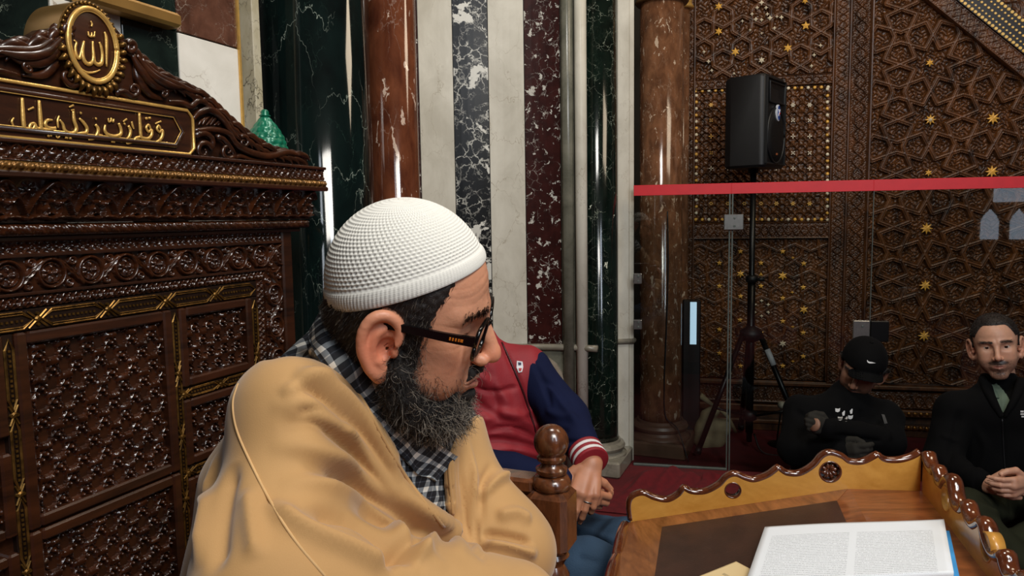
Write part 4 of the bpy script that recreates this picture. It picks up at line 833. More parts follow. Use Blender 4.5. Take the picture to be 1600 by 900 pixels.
for i in range(3):
    a, b = gu[i]+0.003, gu[i+1]-0.003; m0 = MB(); m0.add(*fbox(GF, a, b, 0.0, zT, -0.005, 0.005))
    g = empty('glass_panel', GF.P((a+b)/2, 0, 0), labs[i], 'glass screen', 'glass screen panels'); GP.append(g)
    m0.build('pane', M['glass'], g, smooth=False)
    mesh('red_tape', *fbox(GF, a-0.003, b+0.003, zTb, zT+0.002, -0.0075, 0.0075, 0.001), M['tape'], g, smooth=False)
mesh('edge_profile', *fbox(GF, gu[1]-0.010, gu[1]-0.0035, 0, zTb, -0.007, 0.007), M['glass_edge'], GP[0], smooth=False)
mesh('edge_profile', *fbox(GF, gu[1]+0.0035, gu[1]+0.010, 0, zTb, -0.007, 0.007), M['glass_edge'], GP[1], smooth=False)
mesh('edge_profile', *fbox(GF, gu[2]+0.001, gu[2]+0.004, 0, zTb, -0.006, 0.006), M['glass_edge'], GP[2], smooth=False)
mesh('floor_channel', *fbox(GF, gu[0], gu[1]-0.004, 0.0, 0.012, -0.01, 0.01, 0.002), M['glass_edge'], GP[0], smooth=False)
def clamp(x0, y0, x1, y1, par, mat2=None):
    (a, z1), (b, z0) = GF.uv(x0, y0), GF.uv(x1, y1); c = mesh('steel_clamp', *fbox(GF, a, b, z0, z1, 0.005, 0.022, 0.003), M['steel'], par, smooth=False)
    s = MB()
    for k in (0.25, 0.75): s.add(*lathe(GF.P((a+b)/2+0.004, 0.022, z0+(z1-z0)*k), [(0.006, 0), (0.005, 0.003)], 12, GF.n))
    s.build('clamp_screw', M['glass_edge'], c, smooth=False); return c
clamp(1131, 335, 1161, 359, GP[1]); clamp(990, 427, 1003, 443, GP[0]); clamp(990, 499, 1003, 514, GP[0]); clamp(1332, 500, 1357, 534, GP[1])
mesh('clamp_plate', *fbox(GF, *[GF.uv(x, 500)[0] for x in (1359, 1388)], *[GF.uv(1370, y)[1] for y in (533, 501)], 0.005, 0.02, 0.003), M['blackmetal'], GP[2], smooth=False)
# windows in the rear wall of the hall (they show mirrored in the screen)
em = NT('window_daylight'); em.b.inputs['Emission Color'].default_value = (0.62, 0.74, 0.9, 1); em.b.inputs['Emission Strength'].default_value = 2.4; em.b.inputs['Base Color'].default_value = (0.3, 0.35, 0.4, 1)
RF = Frame((0, -4.89, 0), math.radians(90)); RF.n = np.array([0, 1., 0])
def mirror_pt(px, py):
    g = onp(px, py, GF.o, GF.n); d = N(g-CAM); r = d-2*(d@GF.n)*GF.n; t_ = (-4.87-g[1])/r[1]; return g+r*t_
wi = 0
for (x0, y0, x1, y1) in ((1562, 326, 1531, 374), (1606, 326, 1577, 374), (1650, 326, 1622, 374)):
    A_, B_ = mirror_pt(x0, y0), mirror_pt(x1, y1); ua, ub_ = sorted((A_[0], B_[0])); va, vb2 = sorted((A_[2], B_[2])); c_ = (ua+ub_)/2; hw = (ub_-ua)/2; hh = vb2-va; wi += 1
    shp = [(c_-hw, va), (c_+hw, va), (c_+hw, va+hh*.6), (c_+hw*.7, va+hh*.78), (c_, vb2), (c_-hw*.7, va+hh*.78), (c_-hw, va+hh*.6)]
    o = mesh('window_%d' % wi, *prism(RF, shp, 0.0, 0.02), em.m, smooth=False); struct(o)
A_, B_ = mirror_pt(1660, 300), mirror_pt(1552, 316); wi += 1
struct(mesh('window_%d' % wi, *fbox(RF, min(A_[0], B_[0]), max(A_[0], B_[0]), min(A_[2], B_[2]), max(A_[2], B_[2])+0.3, 0, 0.02), em.m, smooth=False))

# ================================================================ LOUDSPEAKER ON STAND
sc0 = at(1175, 400, 4.02); sx, sy = sc0[0], sc0[1]; zb_ = at(1175, 264, 4.02)[2]; zt_ = at(1175, 124, 4.02)[2]; hz = (zt_-zb_)/2; zc = (zt_+zb_)/2
phi = math.radians(40); nf = np.array([math.cos(phi), -math.sin(phi), 0]); ef = np.array([math.sin(phi), math.cos(phi), 0]); Z3 = np.array([0, 0, 1.])
spk = empty('loudspeaker', (sx, sy, zb_), 'black loudspeaker box with blue oval badge on top of a tripod stand', 'loudspeaker')
cS = np.array([sx, sy, zc])-0.0*nf; hwS, hdS = 0.150, 0.115
def sprof(hw, hd, inset): # plan outline with rounded front edges and tapered back
    pts = []
    for a in np.linspace(-90, 0, 6): pts.append((hd-0.03+0.03*math.cos(math.radians(a)), -hw+0.03+0.03*math.sin(math.radians(a))))
    for a in np.linspace(0, 90, 6): pts.append((hd-0.03+0.03*math.cos(math.radians(a)), hw-0.03+0.03*math.sin(math.radians(a))))
    pts += [(-hd*.6, hw*0.98), (-hd, hw*0.72), (-hd, -hw*0.72), (-hd*.6, -hw*0.98)]; k = 1-inset; return [(x*k, y*k) for x, y in pts]
rings = [[cS+nf*x+ef*y+Z3*z for x, y in sprof(hwS, hdS, i)] for z, i in ((-hz, .06), (-hz+0.012, 0), (hz-0.014, 0), (hz, .06))]
mesh('cabinet', *loft(rings), M['black'], spk, angle=35)
SF = Frame((sx, sy, 0), 0); SF.d = ef; SF.n = nf; SF.o = np.array([sx, sy, 0.])
# front baffle: raised rim, horn recess above, round grille below
zg = zc-hz*0.30
rimpts = [(-hwS*.86, -hz*.92), (hwS*.86, -hz*.92), (hwS*.86, hz*.92), (-hwS*.86, hz*.92), (-hwS*.86, -hz*.92)]
mesh('baffle_rim', *tube([SF.P(u, hdS+0.001, zc+v) for u, v in rimpts], 0.008, 6), M['black'], spk, smooth=False)
t_ = np.linspace(0, 2*math.pi, 41)
mesh('grille_ring', *tube([SF.P(hwS*.80*math.cos(a), hdS+0.004, zg+hz*.60*math.sin(a)) for a in t_], 0.007, 8), M['black'], spk)
grm = NT('speaker_mesh'); vv = grm.obj(); vo_ = grm.n('ShaderNodeTexVoronoi'); vo_.inputs['Scale'].default_value = 260; grm.l(vv, vo_.inputs['Vector']); grm.bump(vo_.outputs[0], 0.6, 0.002); grm.set(Base_Color=srgb(12, 12, 13), Roughness=0.6, Metallic=0.3)
mesh('grille', *loft([[SF.P(hwS*.80*k*math.cos(a), hdS+w, zg+hz*.60*k*math.sin(a)) for a in t_[:-1]] for k, w in ((1.0, -0.002), (1.0, 0.004), (.6, .011), (.15, .014))]), grm.m, spk)
hp = [(-hwS*.66, hz*.42), (hwS*.66, hz*.42), (hwS*.72, hz*.84), (-hwS*.72, hz*.84)]; hi = [(-hwS*.22, hz*.56), (hwS*.22, hz*.56), (hwS*.22, hz*.70), (-hwS*.22, hz*.70)]
V_ = [SF.P(u, hdS+0.006, zc+v) for u, v in hp]+[SF.P(u, hdS-0.0005, zc+v) for u, v in hi]; mesh('horn_flare', V_, [(0, 1, 5, 4), (1, 2, 6, 5), (2, 3, 7, 6), (3, 0, 4, 7), (4, 5, 6, 7)], M['black'], spk, smooth=False)
mesh('horn_lip', *tube([SF.P(u, hdS+0.007, zc+v) for u, v in hp+[hp[0]]], 0.005, 6), M['black'], spk, smooth=False)
bz = zc+hz*0.20; bdg = mesh('badge', *loft([[SF.P(0.022*k*math.cos(a), hdS+w, bz+0.043*k*math.sin(a)) for a in t_[:-1]] for k, w in ((1, .006), (1, .0165), (.9, .0175))]), plain('badge_white', srgb(200, 206, 214), .4), spk, smooth=False)
mesh('badge_field', *loft([[SF.P(0.0185*math.cos(a), hdS+w, bz+0.038*math.sin(a)) for a in t_[:-1]] for w in (.016, .0185)]), plain('badge_blue', srgb(28, 66, 150), .4), bdg, smooth=False)
xb = MB(); 
for s_ in (-1, 1): xb.add(*tube([SF.P(-0.011*s_, hdS+.019, bz+0.018), SF.P(0.011*s_, hdS+.019, bz-0.018)], 0.0028, 6))
xb.build('badge_cross', plain('badge_pale', srgb(210, 214, 224), .4), bdg); mesh('badge_spot', *lathe(SF.P(0.004, hdS+.0185, bz-0.004), [(0.006, 0), (0.005, .004)], 12, nf), plain('badge_red', srgb(190, 40, 44), .4), bdg)
mesh('front_logo', *boxf(SF.P(-0.0, hdS+.009, zc-hz*.70), ef, nf, Z3, 0.010, 0.003, 0.005), plain('orange_mark', srgb(150, 84, 50), .5), spk, smooth=False)
mesh('pole_socket', *lathe((sx, sy, zb_-0.022), [(0.028, 0), (0.03, 0.02), (0.05, 0.024)], 20), M['blackmetal'], spk)
std = empty('speaker_stand', (sx, sy, 0), 'black tripod stand carrying the loudspeaker behind the glass screen', 'stand')
zh = at(1172, 520, 4.02)[2]
mesh('pole', *lathe((sx, sy, 0.05), [(0.016, 0), (0.016, zb_-0.072)], 20), M['blackmetal'], std)
mesh('outer_tube', *lathe((sx, sy, 0.10), [(0.021, 0), (0.021, at(1172, 430, 4.02)[2]-0.10)], 20), M['blackmetal'], std)
mesh('collar', *lathe((sx, sy, at(1172, 436, 4.02)[2]), [(0.021, -0.02), (0.031, -0.015), (0.031, 0.015), (0.021, 0.02)], 20), M['black'], std)
mesh('knob', *tube([(sx+0.02, sy-0.02, at(1172, 436, 4.02)[2]), (sx+0.06, sy-0.03, at(1172, 436, 4.02)[2])], [0.008, 0.014], 10), M['black'], std)
hub = mesh('hub', *lathe((sx, sy, zh), [(0.022, -0.05), (0.045, -0.04), (0.06, -0.02), (0.06, 0.012), (0.03, 0.03), (0.022, 0.04)], 24), M['black'], std)
hub2 = mesh('lower_hub', *lathe((sx, sy, 0.20), [(0.022, -0.03), (0.04, -0.02), (0.04, 0.02), (0.022, 0.03)], 24), M['black'], std)
for k, a in enumerate((200, 322, 80)):
    a = math.radians(a); dr = np.array([math.cos(a), math.sin(a), 0]); R0 = 0.34; top = np.array([sx, sy, zh])+dr*0.05; foot = np.array([sx, sy, 0.022])+dr*R0
    lg = mesh('leg', *tube([top, top+(foot-top)*.99], 0.015, 10), M['blackmetal'], std); mesh('rubber_foot', *tube([top+(foot-top)*.95, foot], [0.018, 0.020], 10), M['black'], lg)
    mid = top+(foot-top)*0.62; mesh('brace', *tube([np.array([sx, sy, 0.20])+dr*0.03, mid], 0.007, 8), M['blackmetal'], std)
    if k == 1: mesh('label_sticker', *tube([top+(foot-top)*.13+dr*.003, top+(foot-top)*.26+dr*.003], 0.0162, 10), plain('white_sticker', srgb(190, 190, 190), .5), lg)
# cable on the floor behind the screen, red rug with a ruck, things left on the floor
cb = mesh('cable', *tube([at(1062, y, 3.86+(600-y)*0.0002) for y in (300,)]+[(sx, sy-.05, 0.03), (sx+.1, sy-.12, .006), (sx+.3, sy-.1, .006), (sx+.5, sy+.05, .006)][1:], 0.005, 8, smooth_n=30) if False else tube([(sx+.02, sy-.02, .10), (sx+.06, sy-.08, .008), (sx+.25, sy-.12, .006), (sx+.5, sy-.02, .006), (sx+.75, sy+.05, .006)], .005, 8, smooth_n=30), M['black'])
tag(cb, 'thin black cable lying on the red carpet under the speaker stand', 'cable')
cc3 = np.array(c3.location); q = [onp(x, y, cc3-[0, 0.125, 0], np.array([0, 1., 0])) for x, y in ((1043, 330), (1044, 420), (1041, 520), (1038, 600), (1040, 650))]
wire = mesh('wire', *tube(q+[cc3+[0.06, -0.175, 0.165], cc3+[0.10, -0.26, 0.012]], 0.0035, 6, smooth_n=50), M['black']); tag(wire, 'thin dark wire hanging down the front of the brown marble column', 'wire')
# rug with ruck
rb = onz(1000, 745, 0); 
def rug():
    nx, ny = 150, 90; U, V = np.meshgrid(np.linspace(0, 1, nx), np.linspace(0, 1, ny)); a = onz(985, 750, 0); b = onz(1190, 745, 0); c = onz(930, 800, 0); d = onz(1230, 830, 0)
    P = (a[None, None]*(1-U)[..., None]+b*(U)[..., None])*(1-V)[..., None]+(c*(1-U)[..., None]+d*U[..., None])*V[..., None]
    h = 0.055*np.exp(-((U-0.30+0.15*V)/0.17)**2)*np.exp(-((V-0.02)/0.25)**2)+0.03*np.exp(-((U-0.12)/0.05)**2)*np.exp(-((V-.1)/.3)**2)+0.016*np.sin(U*23+V*6)**2*np.exp(-(V/0.5)**2)+0.02*np.exp(-((V+0.05*np.sin(U*9)-0.0)/0.06)**2)*(U > .55)
    h *= np.clip(np.minimum(U, 1-U)*14, 0.05, 1)*np.clip(V*30+0.25, 0, 1); P[..., 2] = 0.006+h; T = P.reshape(-1, 3); Fc = grid_faces(ny, nx)[:, ::-1]; k = len(T); Bt = T.copy(); Bt[:, 2] -= 0.005
    return np.vstack([T, Bt]), np.vstack([Fc, Fc[:, ::-1]+k])
rg = mesh('rug', *rug(), plain('crimson_rug', srgb(96, 8, 18), .95, 0, .2, 30, 0.4, 400)); tag(rg, 'rumpled crimson rug on the floor in front of the glass screen', 'rug')

# ================================================================ READING DESK
DY = math.radians(8); Bp = at(1440, 767, 1.38); dn = np.array([math.sin(DY), math.cos(DY), 0]); dd_ = np.array([math.cos(DY), -math.sin(DY), 0])
B0 = onp(1328, 766, Bp, dn); Ap = onp(986, 816, Bp, dn); SY = math.radians(15); fd = np.array([-math.sin(SY), -math.cos(SY), 0]); sn = np.array([math.cos(SY), -math.sin(SY), 0])
B0[2] = Bp[2]-0.001; LEN = 0.62
desk = empty('reading_desk', ((Ap+Bp)/2+fd*LEN/2)*[1, 1, 0], 'wooden reading desk with scalloped yellow gallery and dark rim', 'desk')
M['desk_top'] = wood('desk_walnut', srgb(84, 42, 20), srgb(150, 86, 46), 0.3, 4, (0.25, 1, 1), coat=0.4, rot=(0, 0, 0.2)); M['desk_edge'] = wood('desk_frame_wood', srgb(92, 50, 24), srgb(156, 98, 54), 0.3, 4, (1, 0.2, 1), coat=0.4, rot=(0, 0, -0.2))
M['yellow'] = wood('honey_maple', srgb(186, 128, 50), srgb(216, 160, 76), 0.32, 1.2, (1, 1, 1.5), coat=0.35, bump=0.03); M['rim'] = wood('dark_glossy_rim', srgb(60, 26, 12), srgb(104, 52, 26), 0.14, 4, (1, 1, 1), coat=0.8, bump=0.03)
t = NT('worn_leather'); v = t.obj(); nz = t.noise(v, 9, 6, 0.7); sc_n = t.n('ShaderNodeTexVoronoi', feature='DISTANCE_TO_EDGE'); sc_n.inputs['Scale'].default_value = 55; wn2 = t.noise(v, 22, 4, .7); ad = t.n('ShaderNodeVectorMath', operation='MULTIPLY_ADD'); t.l(wn2.outputs['Color'], ad.inputs[0]); ad.inputs[1].default_value = (.1, .1, .1); t.l(v, ad.inputs[2]); t.l(ad.outputs[0], sc_n.inputs['Vector'])
scr = t.math('MULTIPLY', t.ramp(sc_n.outputs[0], [(0, (1, 1, 1, 1)), (.02, (0, 0, 0, 1))]), t.ramp(t.noise(v, 30, 3).outputs[0], [(.55, (0, 0, 0, 1)), (.7, (.5, .5, .5, 1))]))
t.bump(t.noise(v, 400, 3).outputs[0], .25, .001); M['leather'] = t.set(Base_Color=t.mix(scr, t.ramp(nz.outputs[0], [(.3, srgb(40, 24, 18)), (.7, srgb(66, 40, 30))]), srgb(120, 96, 80)), Roughness=0.42)
AX = N(B0-Ap); th_ = 0.022
def slabq(name, P4, thick, mat, par, up=None):
    P4 = [np.array(p) for p in P4]; nn2 = N(np.cross(P4[1]-P4[0], P4[3]-P4[0])); nn2 = nn2 if nn2[2] > 0 else -nn2; return mesh(name, *loft([[p-nn2*thick for p in P4], P4]), mat, par, smooth=False)
slantn = N(np.cross(AX, fd)); slantn = slantn if slantn[2] > 0 else -slantn
S_ = lambda a, b: Ap+AX*a+fd*b     # point of the sloping part
LA = np.linalg.norm(B0-Ap)
base_ = slabq('sloping_board', [S_(-0.01, 0), S_(LA, 0), S_(LA, LEN), S_(-0.01, LEN)], th_, M['desk_top'], desk)
slabq('level_board', [B0, Bp+dd_*0.01, Bp+dd_*0.01+fd*LEN, B0+fd*LEN], th_, M['desk_top'], desk)
def inv(px, py): p = onp(px, py, Ap, slantn); q = np.linalg.lstsq(np.stack([AX, fd], 1), p-Ap, rcond=None)[0]; return q
i1, i2, i3, i4 = inv(1034, 828), inv(1307, 779), inv(1321, 815), inv(1024, 900)
aL, aR, bT = i1[0], (i2[0]+i3[0])/2, (i1[1]+i2[1])/2
slabq('leather_inset', [S_(aL, bT)+slantn*.0012, S_(aR, bT)+slantn*.0012, S_(aR, LEN-.05)+slantn*.0012, S_(aL, LEN-.05)+slantn*.0012], 0.006, M['leather'], desk)
slabq('frame_strip', [S_(-0.004, 0)+slantn*.001, S_(aL, bT)+slantn*.001, S_(aL, LEN)+slantn*.001, S_(-0.004, LEN)+slantn*.001], 0.006, M['desk_edge'], desk)
slabq('frame_strip', [S_(-0.004, 0)+slantn*.001, S_(LA-.004, 0)+slantn*.001, S_(aR, bT)+slantn*.001, S_(aL, bT)+slantn*.001], 0.006, M['desk_edge'], desk)
class F3:  # frame along any level direction
    def __init__(s, o, d, n): s.o = np.array([o[0], o[1], 0.]); s.d = np.array(d); s.n = np.array(n)
F3.P = Frame.P; F3.uv = Frame.uv
RB = F3(Bp, dd_, -dn)      # back rail face
z6 = [(155, 318), (150, 262), (163, 232), (200, 221), (240, 238), (290, 246), (330, 226), (350, 202), (380, 216), (430, 215), (480, 190), (510, 160), (540, 151), (575, 165), (610, 172), (660, 155), (697, 128), (730, 148), (780, 148), (830, 118), (860, 84), (890, 73), (930, 85), (960, 105), (1010, 106), (1064, 80), (1090, 98), (1140, 101), (1190, 88), (1222, 70)]
out = [RB.uv(920+x*.425, 680+y*.425) for x, y in z6]
def smoothpl(p, n): q = resample([(a, b, 0) for a, b in p], n)[:, :2]; return [tuple(x) for x in q]
outS = smoothpl(out[:8], 34)+smoothpl(out[7:17], 48)[1:]+smoothpl(out[16:26], 44)[1:]+smoothpl(out[25:], 20)[1:]
def holeboard(name, fr, outline, holes, w0, w1, mat, par):
    """board cut out of a curve outline with round holes"""
    cu_ = bpy.data.curves.new('c', 'CURVE'); cu_.dimensions = '2D'; cu_.fill_mode = 'BOTH'; cu_.extrude = abs(w1-w0)/2-0.001; cu_.bevel_depth = 0.001
    for poly_ in [outline]+[[(u+ru*math.cos(a), v+rv*math.sin(a)) for a in np.linspace(0, 2*math.pi, 33)[:-1]] for u, v, ru, rv in holes]:
        s = cu_.splines.new('POLY'); s.points.add(len(poly_)-1); s.use_cyclic_u = True
        for i, (u, v) in enumerate(poly_): s.points[i].co = (u, v, 0, 1)
    o = bpy.data.objects.new('c', cu_); COL.objects.link(o); dg = bpy.context.evaluated_depsgraph_get(); me = bpy.data.meshes.new_from_object(o.evaluated_get(dg)); bpy.data.objects.remove(o)
    V_ = np.zeros(len(me.vertices)*3); me.vertices.foreach_get('co', V_); V_ = V_.reshape(-1, 3); Fc = [tuple(p.vertices) for p in me.polygons]
    return mesh(name, fr.P(V_[:, 0], V_[:, 2]+(w0+w1)/2, V_[:, 1]), Fc, mat, par, smooth=False)
zlow = lambda u: 0
h1 = RB.uv(920+530*.425, 680+203*.425); h2 = RB.uv(920+888*.425, 680+135*.425); r1, r2 = 0.0165, 0.0215
bot = [(out[-1][0], Bp[2]-0.02), (RB.uv(1328, 766)[0], B0[2]-0.02), (out[0][0], Ap[2]-0.03)]
rail = holeboard('gallery_back', RB, outS+bot, [(h1[0], h1[1], r1, r1), (h2[0], h2[1], r2, r2)], -0.018, 0.0, M['yellow'], desk)
def rimtube(fr, pl, r, w, name, par): P = np.array([fr.P(u, w, v) for u, v in pl]); return mesh(name, *tube(P, r, 10, flat=(fr.n, 1.35)), M['rim'], par)
rimtube(RB, [(u, v+0.002) for u, v in outS], 0.0074, -0.009, 'dark_rim', rail)
for h, r in ((h1, r1), (h2, r2)):
    mesh('hole_lining', *loft([[RB.P(h[0]+k*math.cos(a), w, h[1]+k*math.sin(a)) for a in t_[:-1]] for k, w in ((r, -.018), (r*1.06, -.019), (r*1.0, .001), (r*.86, .0), (r*.86, -.018), (r, -.018))], cap=False), M['rim'], rail)
rs = MB()
for k in range(8): a = k*math.pi/4+.2; rs.add(*tube([RB.P(h2[0], -.012, h2[1]), RB.P(h2[0]+r2*.5*math.cos(a+.15), -.006, h2[1]+r2*.5*math.sin(a+.15)), RB.P(h2[0]+r2*.88*math.cos(a), -.012, h2[1]+r2*.88*math.sin(a))], [.002, .0045, .002], 7))
rs.build('rosette', M['rim'], rail)
# side gallery: a mirrored run of the same scallops going towards the viewer
RSd = F3(Bp, -fd, -sn)
zt6 = [(1222, 70), (1250, 112), (1262, 100), (1283, 132), (1300, 116), (1345, 170)]
hA = RSd.uv(1477, 790); hB = RSd.uv(1540, 858)
L_ = abs(out[-1][0]-out[0][0]); u0_ = out[-1][0]; zbase = Bp[2]
side = []
dA = abs(hA[0]); f1_ = abs(h2[0]-u0_); scl = dA/f1_*1.0
for (u, v) in outS[::-1]:
    e = u0_-u; 
    if e*scl > LEN: break
    zl = np.interp(u, [out[0][0], RB.uv(1328, 766)[0], u0_], [Ap[2], B0[2], Bp[2]]); side.append((-e*scl, v-zl+zbase))
side = [(u, min(v, side[0][1]+0.004)) for u, v in side]
sdr = holeboard('gallery_side', RSd, side+[(side[-1][0], zbase-.02), (0, zbase-.02)], [(hA[0], zbase+.040, r2*1.1, r2), (min(hB[0], -0.29), zbase+.040, r2*1.1, r2)], -0.018, 0.0, M['yellow'], desk)
rimtube(RSd, [(u, v+0.002) for u, v in side], 0.0100, -0.009, 'dark_rim', sdr)
for hh_ in ((hA[0], zbase+.040), (min(hB[0], -0.29), zbase+.040)): mesh('hole_lining', *loft([[RSd.P(hh_[0]+r2*1.1*k*math.cos(a), w, hh_[1]+r2*k*math.sin(a)) for a in t_[:-1]] for k, w in ((1, -.018), (1.04, -.019), (1.04, .001), (.9, .001), (.9, -.018), (1, -.018))], cap=False), M['yellow'], sdr)
# left lower scalloped edge and carcase
LFt = F3(Ap-AX*0.012, -fd, -sn); lp = [(-x*LEN, Ap[2]-0.008+0.010*abs(math.sin(x*math.pi*4.2))) for x in np.linspace(0, 1, 60)]
mesh('left_rim', *tube([LFt.P(u, 0.0, v) for u, v in lp], 0.011, 10), M['rim'], desk)
car = [Ap, Bp, Bp+fd*LEN, Ap+fd*LEN]
mesh('carcase', *loft([[np.array([p[0], p[1], 0.10]) for p in car], [np.array([p[0], p[1], p[2]-0.024]) for p in car]]), M['desk_top'], desk, smooth=False)
mesh('desk_plinth', *loft([[np.array([p[0], p[1], 0.0]) for p in car], [np.array([p[0], p[1], 0.10]) for p in car]]), M['rim'], desk, smooth=False)
# papers
def paper_mat(name, base, rows, cols, ink, y0=.0):
    t = NT(name); uvn = t.n('ShaderNodeUVMap'); sp = t.n('ShaderNodeSeparateXYZ'); t.l(uvn.outputs[0], sp.inputs[0]); X, Y = sp.outputs[0], sp.outputs[1]
    row = t.math('FRACT', t.math('MULTIPLY', Y, rows)); lm = t.math('MULTIPLY', t.math('GREATER_THAN', row, .38), t.math('LESS_THAN', row, .72))
    mp = t.n('ShaderNodeMapping'); mp.inputs['Scale'].default_value = (260, rows*1.5, 1); t.l(uvn.outputs[0], mp.inputs[0]); nz = t.n('ShaderNodeTexNoise'); nz.inputs['Scale'].default_value = 1; nz.inputs['Detail'].default_value = 2; t.l(mp.outputs[0], nz.inputs['Vector'])
    gl_ = t.math('GREATER_THAN', nz.outputs[0], .46); m = t.math('MULTIPLY', lm, gl_); cm = None
    for a, b in cols: c = t.math('MULTIPLY', t.math('GREATER_THAN', X, a), t.math('LESS_THAN', X, b)); cm = c if cm is None else t.math('ADD', cm, c)
    m = t.math('MULTIPLY', t.math('MULTIPLY', m, cm), t.math('LESS_THAN', Y, .80)); m = t.math('MULTIPLY', m, .5); return t.set(Base_Color=t.mix(m, base, ink), Roughness=0.65)
Q0 = onz(1195, 823, 0.762); Q1 = onz(1475, 810, 0.795); Q2 = onz(1492, 905, 0.795); ex = Q1-Q0; ey = N(Q2-Q1)*0.215; ey[2] = 0
Q3l = onz(1166, 908, 0.760); eyl = N(Q3l-Q0)*0.215; eyl[2] = 0
def sheetstack(name, O, eR, eyL, eyR, mat, label, cat, thick=0.004, wav=0.0015, nx=30):
    V_, U_ = [], []
    for b in np.linspace(0, 1, nx):
        for a in np.linspace(0, 1, nx): V_.append(O+eR*a+(eyL*(1-a)+eyR*a)*b+np.array([0, 0, wav*math.sin(a*5)*math.sin(b*3+1)])); U_.append((a, 1-b))
    V_ = np.array(V_); T = grid_faces(nx, nx)[:, ::-1]; k = len(V_); ring = np.concatenate([np.arange(nx), np.arange(1, nx)*nx+nx-1, (nx-1)*nx+np.arange(nx-2, -1, -1), np.arange(nx-2, 0, -1)*nx]); r = len(ring)
    Bt = V_[ring]-[0, 0, thick]; a = np.arange(r); b = (a+1) % r
    o = mesh(name, np.vstack([V_, Bt]), np.vstack([T, np.stack([ring[a], ring[b], k+b, k+a], 1)]), mat, smooth=False, uv=np.vstack([U_, np.array(U_)[ring]*0+[0.01, .99]])); return tag(o, label, cat)
pm = paper_mat('printed_page', srgb(232, 236, 240), 34, ((.06, .49), (.53, .93)), srgb(96, 100, 108))
sheetstack('printed_booklet', Q0, ex, eyl, ey, pm, 'open white printed booklet lying on the reading desk', 'booklet', 0.006)
fo_d = N(Q2-Q1); fo_o = Q1+fo_d*.028; fo_r = N((Q1-Q0)*[1, 1, 0])
fq = [fo_o-fo_r*.014, fo_o+fo_r*.007, fo_o+fo_r*.009+fo_d*.18, fo_o-fo_r*.014+fo_d*.18]; zf_ = Bp[2]+.0008
fob = mesh('blue_folder', *loft([[np.array([p[0], p[1], zf_]) for p in fq], [np.array([p[0], p[1], zf_+.0035]) for p in fq]]), plain('blue_card', srgb(60, 150, 214), .5), smooth=False); tag(fob, 'thin bright blue folder peeking out under the right edge of the booklet', 'folder')
m1, m2, m3 = [onp(x, y, Ap+slantn*.004, slantn) for x, y in ((1150, 877), (1174, 886), (1100, 897))]
e_l = N(m3-m1)*0.15; e_r = N(np.cross(slantn, e_l)); e_r = e_r if e_r[0] > 0 else -e_r
pm2 = paper_mat('cream_leaflet_print', srgb(226, 200, 150), 9, ((.2, .8),), srgb(96, 80, 60))
sheetstack('cream_leaflet', m1, e_r*.10, e_l, e_l, pm2, 'small cream printed leaflet half under the white booklet', 'leaflet', 0.001, 0.0)
# ================================================================ PEOPLE
def rotm(yaw, pitch, roll):
    cy, sy = math.cos(yaw), math.sin(yaw); cp, sp = math.cos(pitch), math.sin(pitch); c, s = math.cos(roll), math.sin(roll)
    return np.array([[cy, -sy, 0], [sy, cy, 0], [0, 0, 1]])@np.array([[cp, 0, sp], [0, 1, 0], [-sp, 0, cp]])@np.array([[1, 0, 0], [0, c, -s], [0, s, c]])
class Pose:   # head frame: x forward, y to the person's left, z up
    def __init__(s, yaw, pitch, roll, pos, sc=1.0): s.R = rotm(math.radians(yaw), math.radians(pitch), math.radians(roll)); s.p = np.array(pos, float); s.s = sc
    def w(s, L): return s.p+(np.atleast_2d(L)*s.s)@s.R.T
    def w1(s, L): return s.w(L)[0]
    def l(s, P): return ((P-s.p)@s.R)/s.s
    def d(s, v): return s.R@np.array(v, float)
def ear_chain():
    t = np.linspace(0, 1, 11); a = np.radians(215-285*t)  # helix from the front root over the top to the lobe
    return [( 0.017*math.cos(x)-0.004-0.004*math.sin(x), 0.034*math.sin(x)*(1.0 if math.sin(x) > 0 else .82)) for x in a][::1]
EAR = [tuple(q[:2]) for q in resample([(0.003, 0.000, 0), (0.010, 0.008, 0), (0.010, 0.020, 0), (0.004, 0.031, 0), (-0.008, 0.036, 0), (-0.020, 0.031, 0), (-0.0265, 0.015, 0), (-0.024, -0.004, 0), (-0.016, -0.019, 0), (-0.008, -0.031, 0)], 22)]
AH = [tuple(q) for q in resample([(-0.003, .0065, .023), (-0.012, .0075, .014), (-0.0145, .008, .0), (-0.011, .008, -.012), (-0.003, .0075, -.019)], 12)]
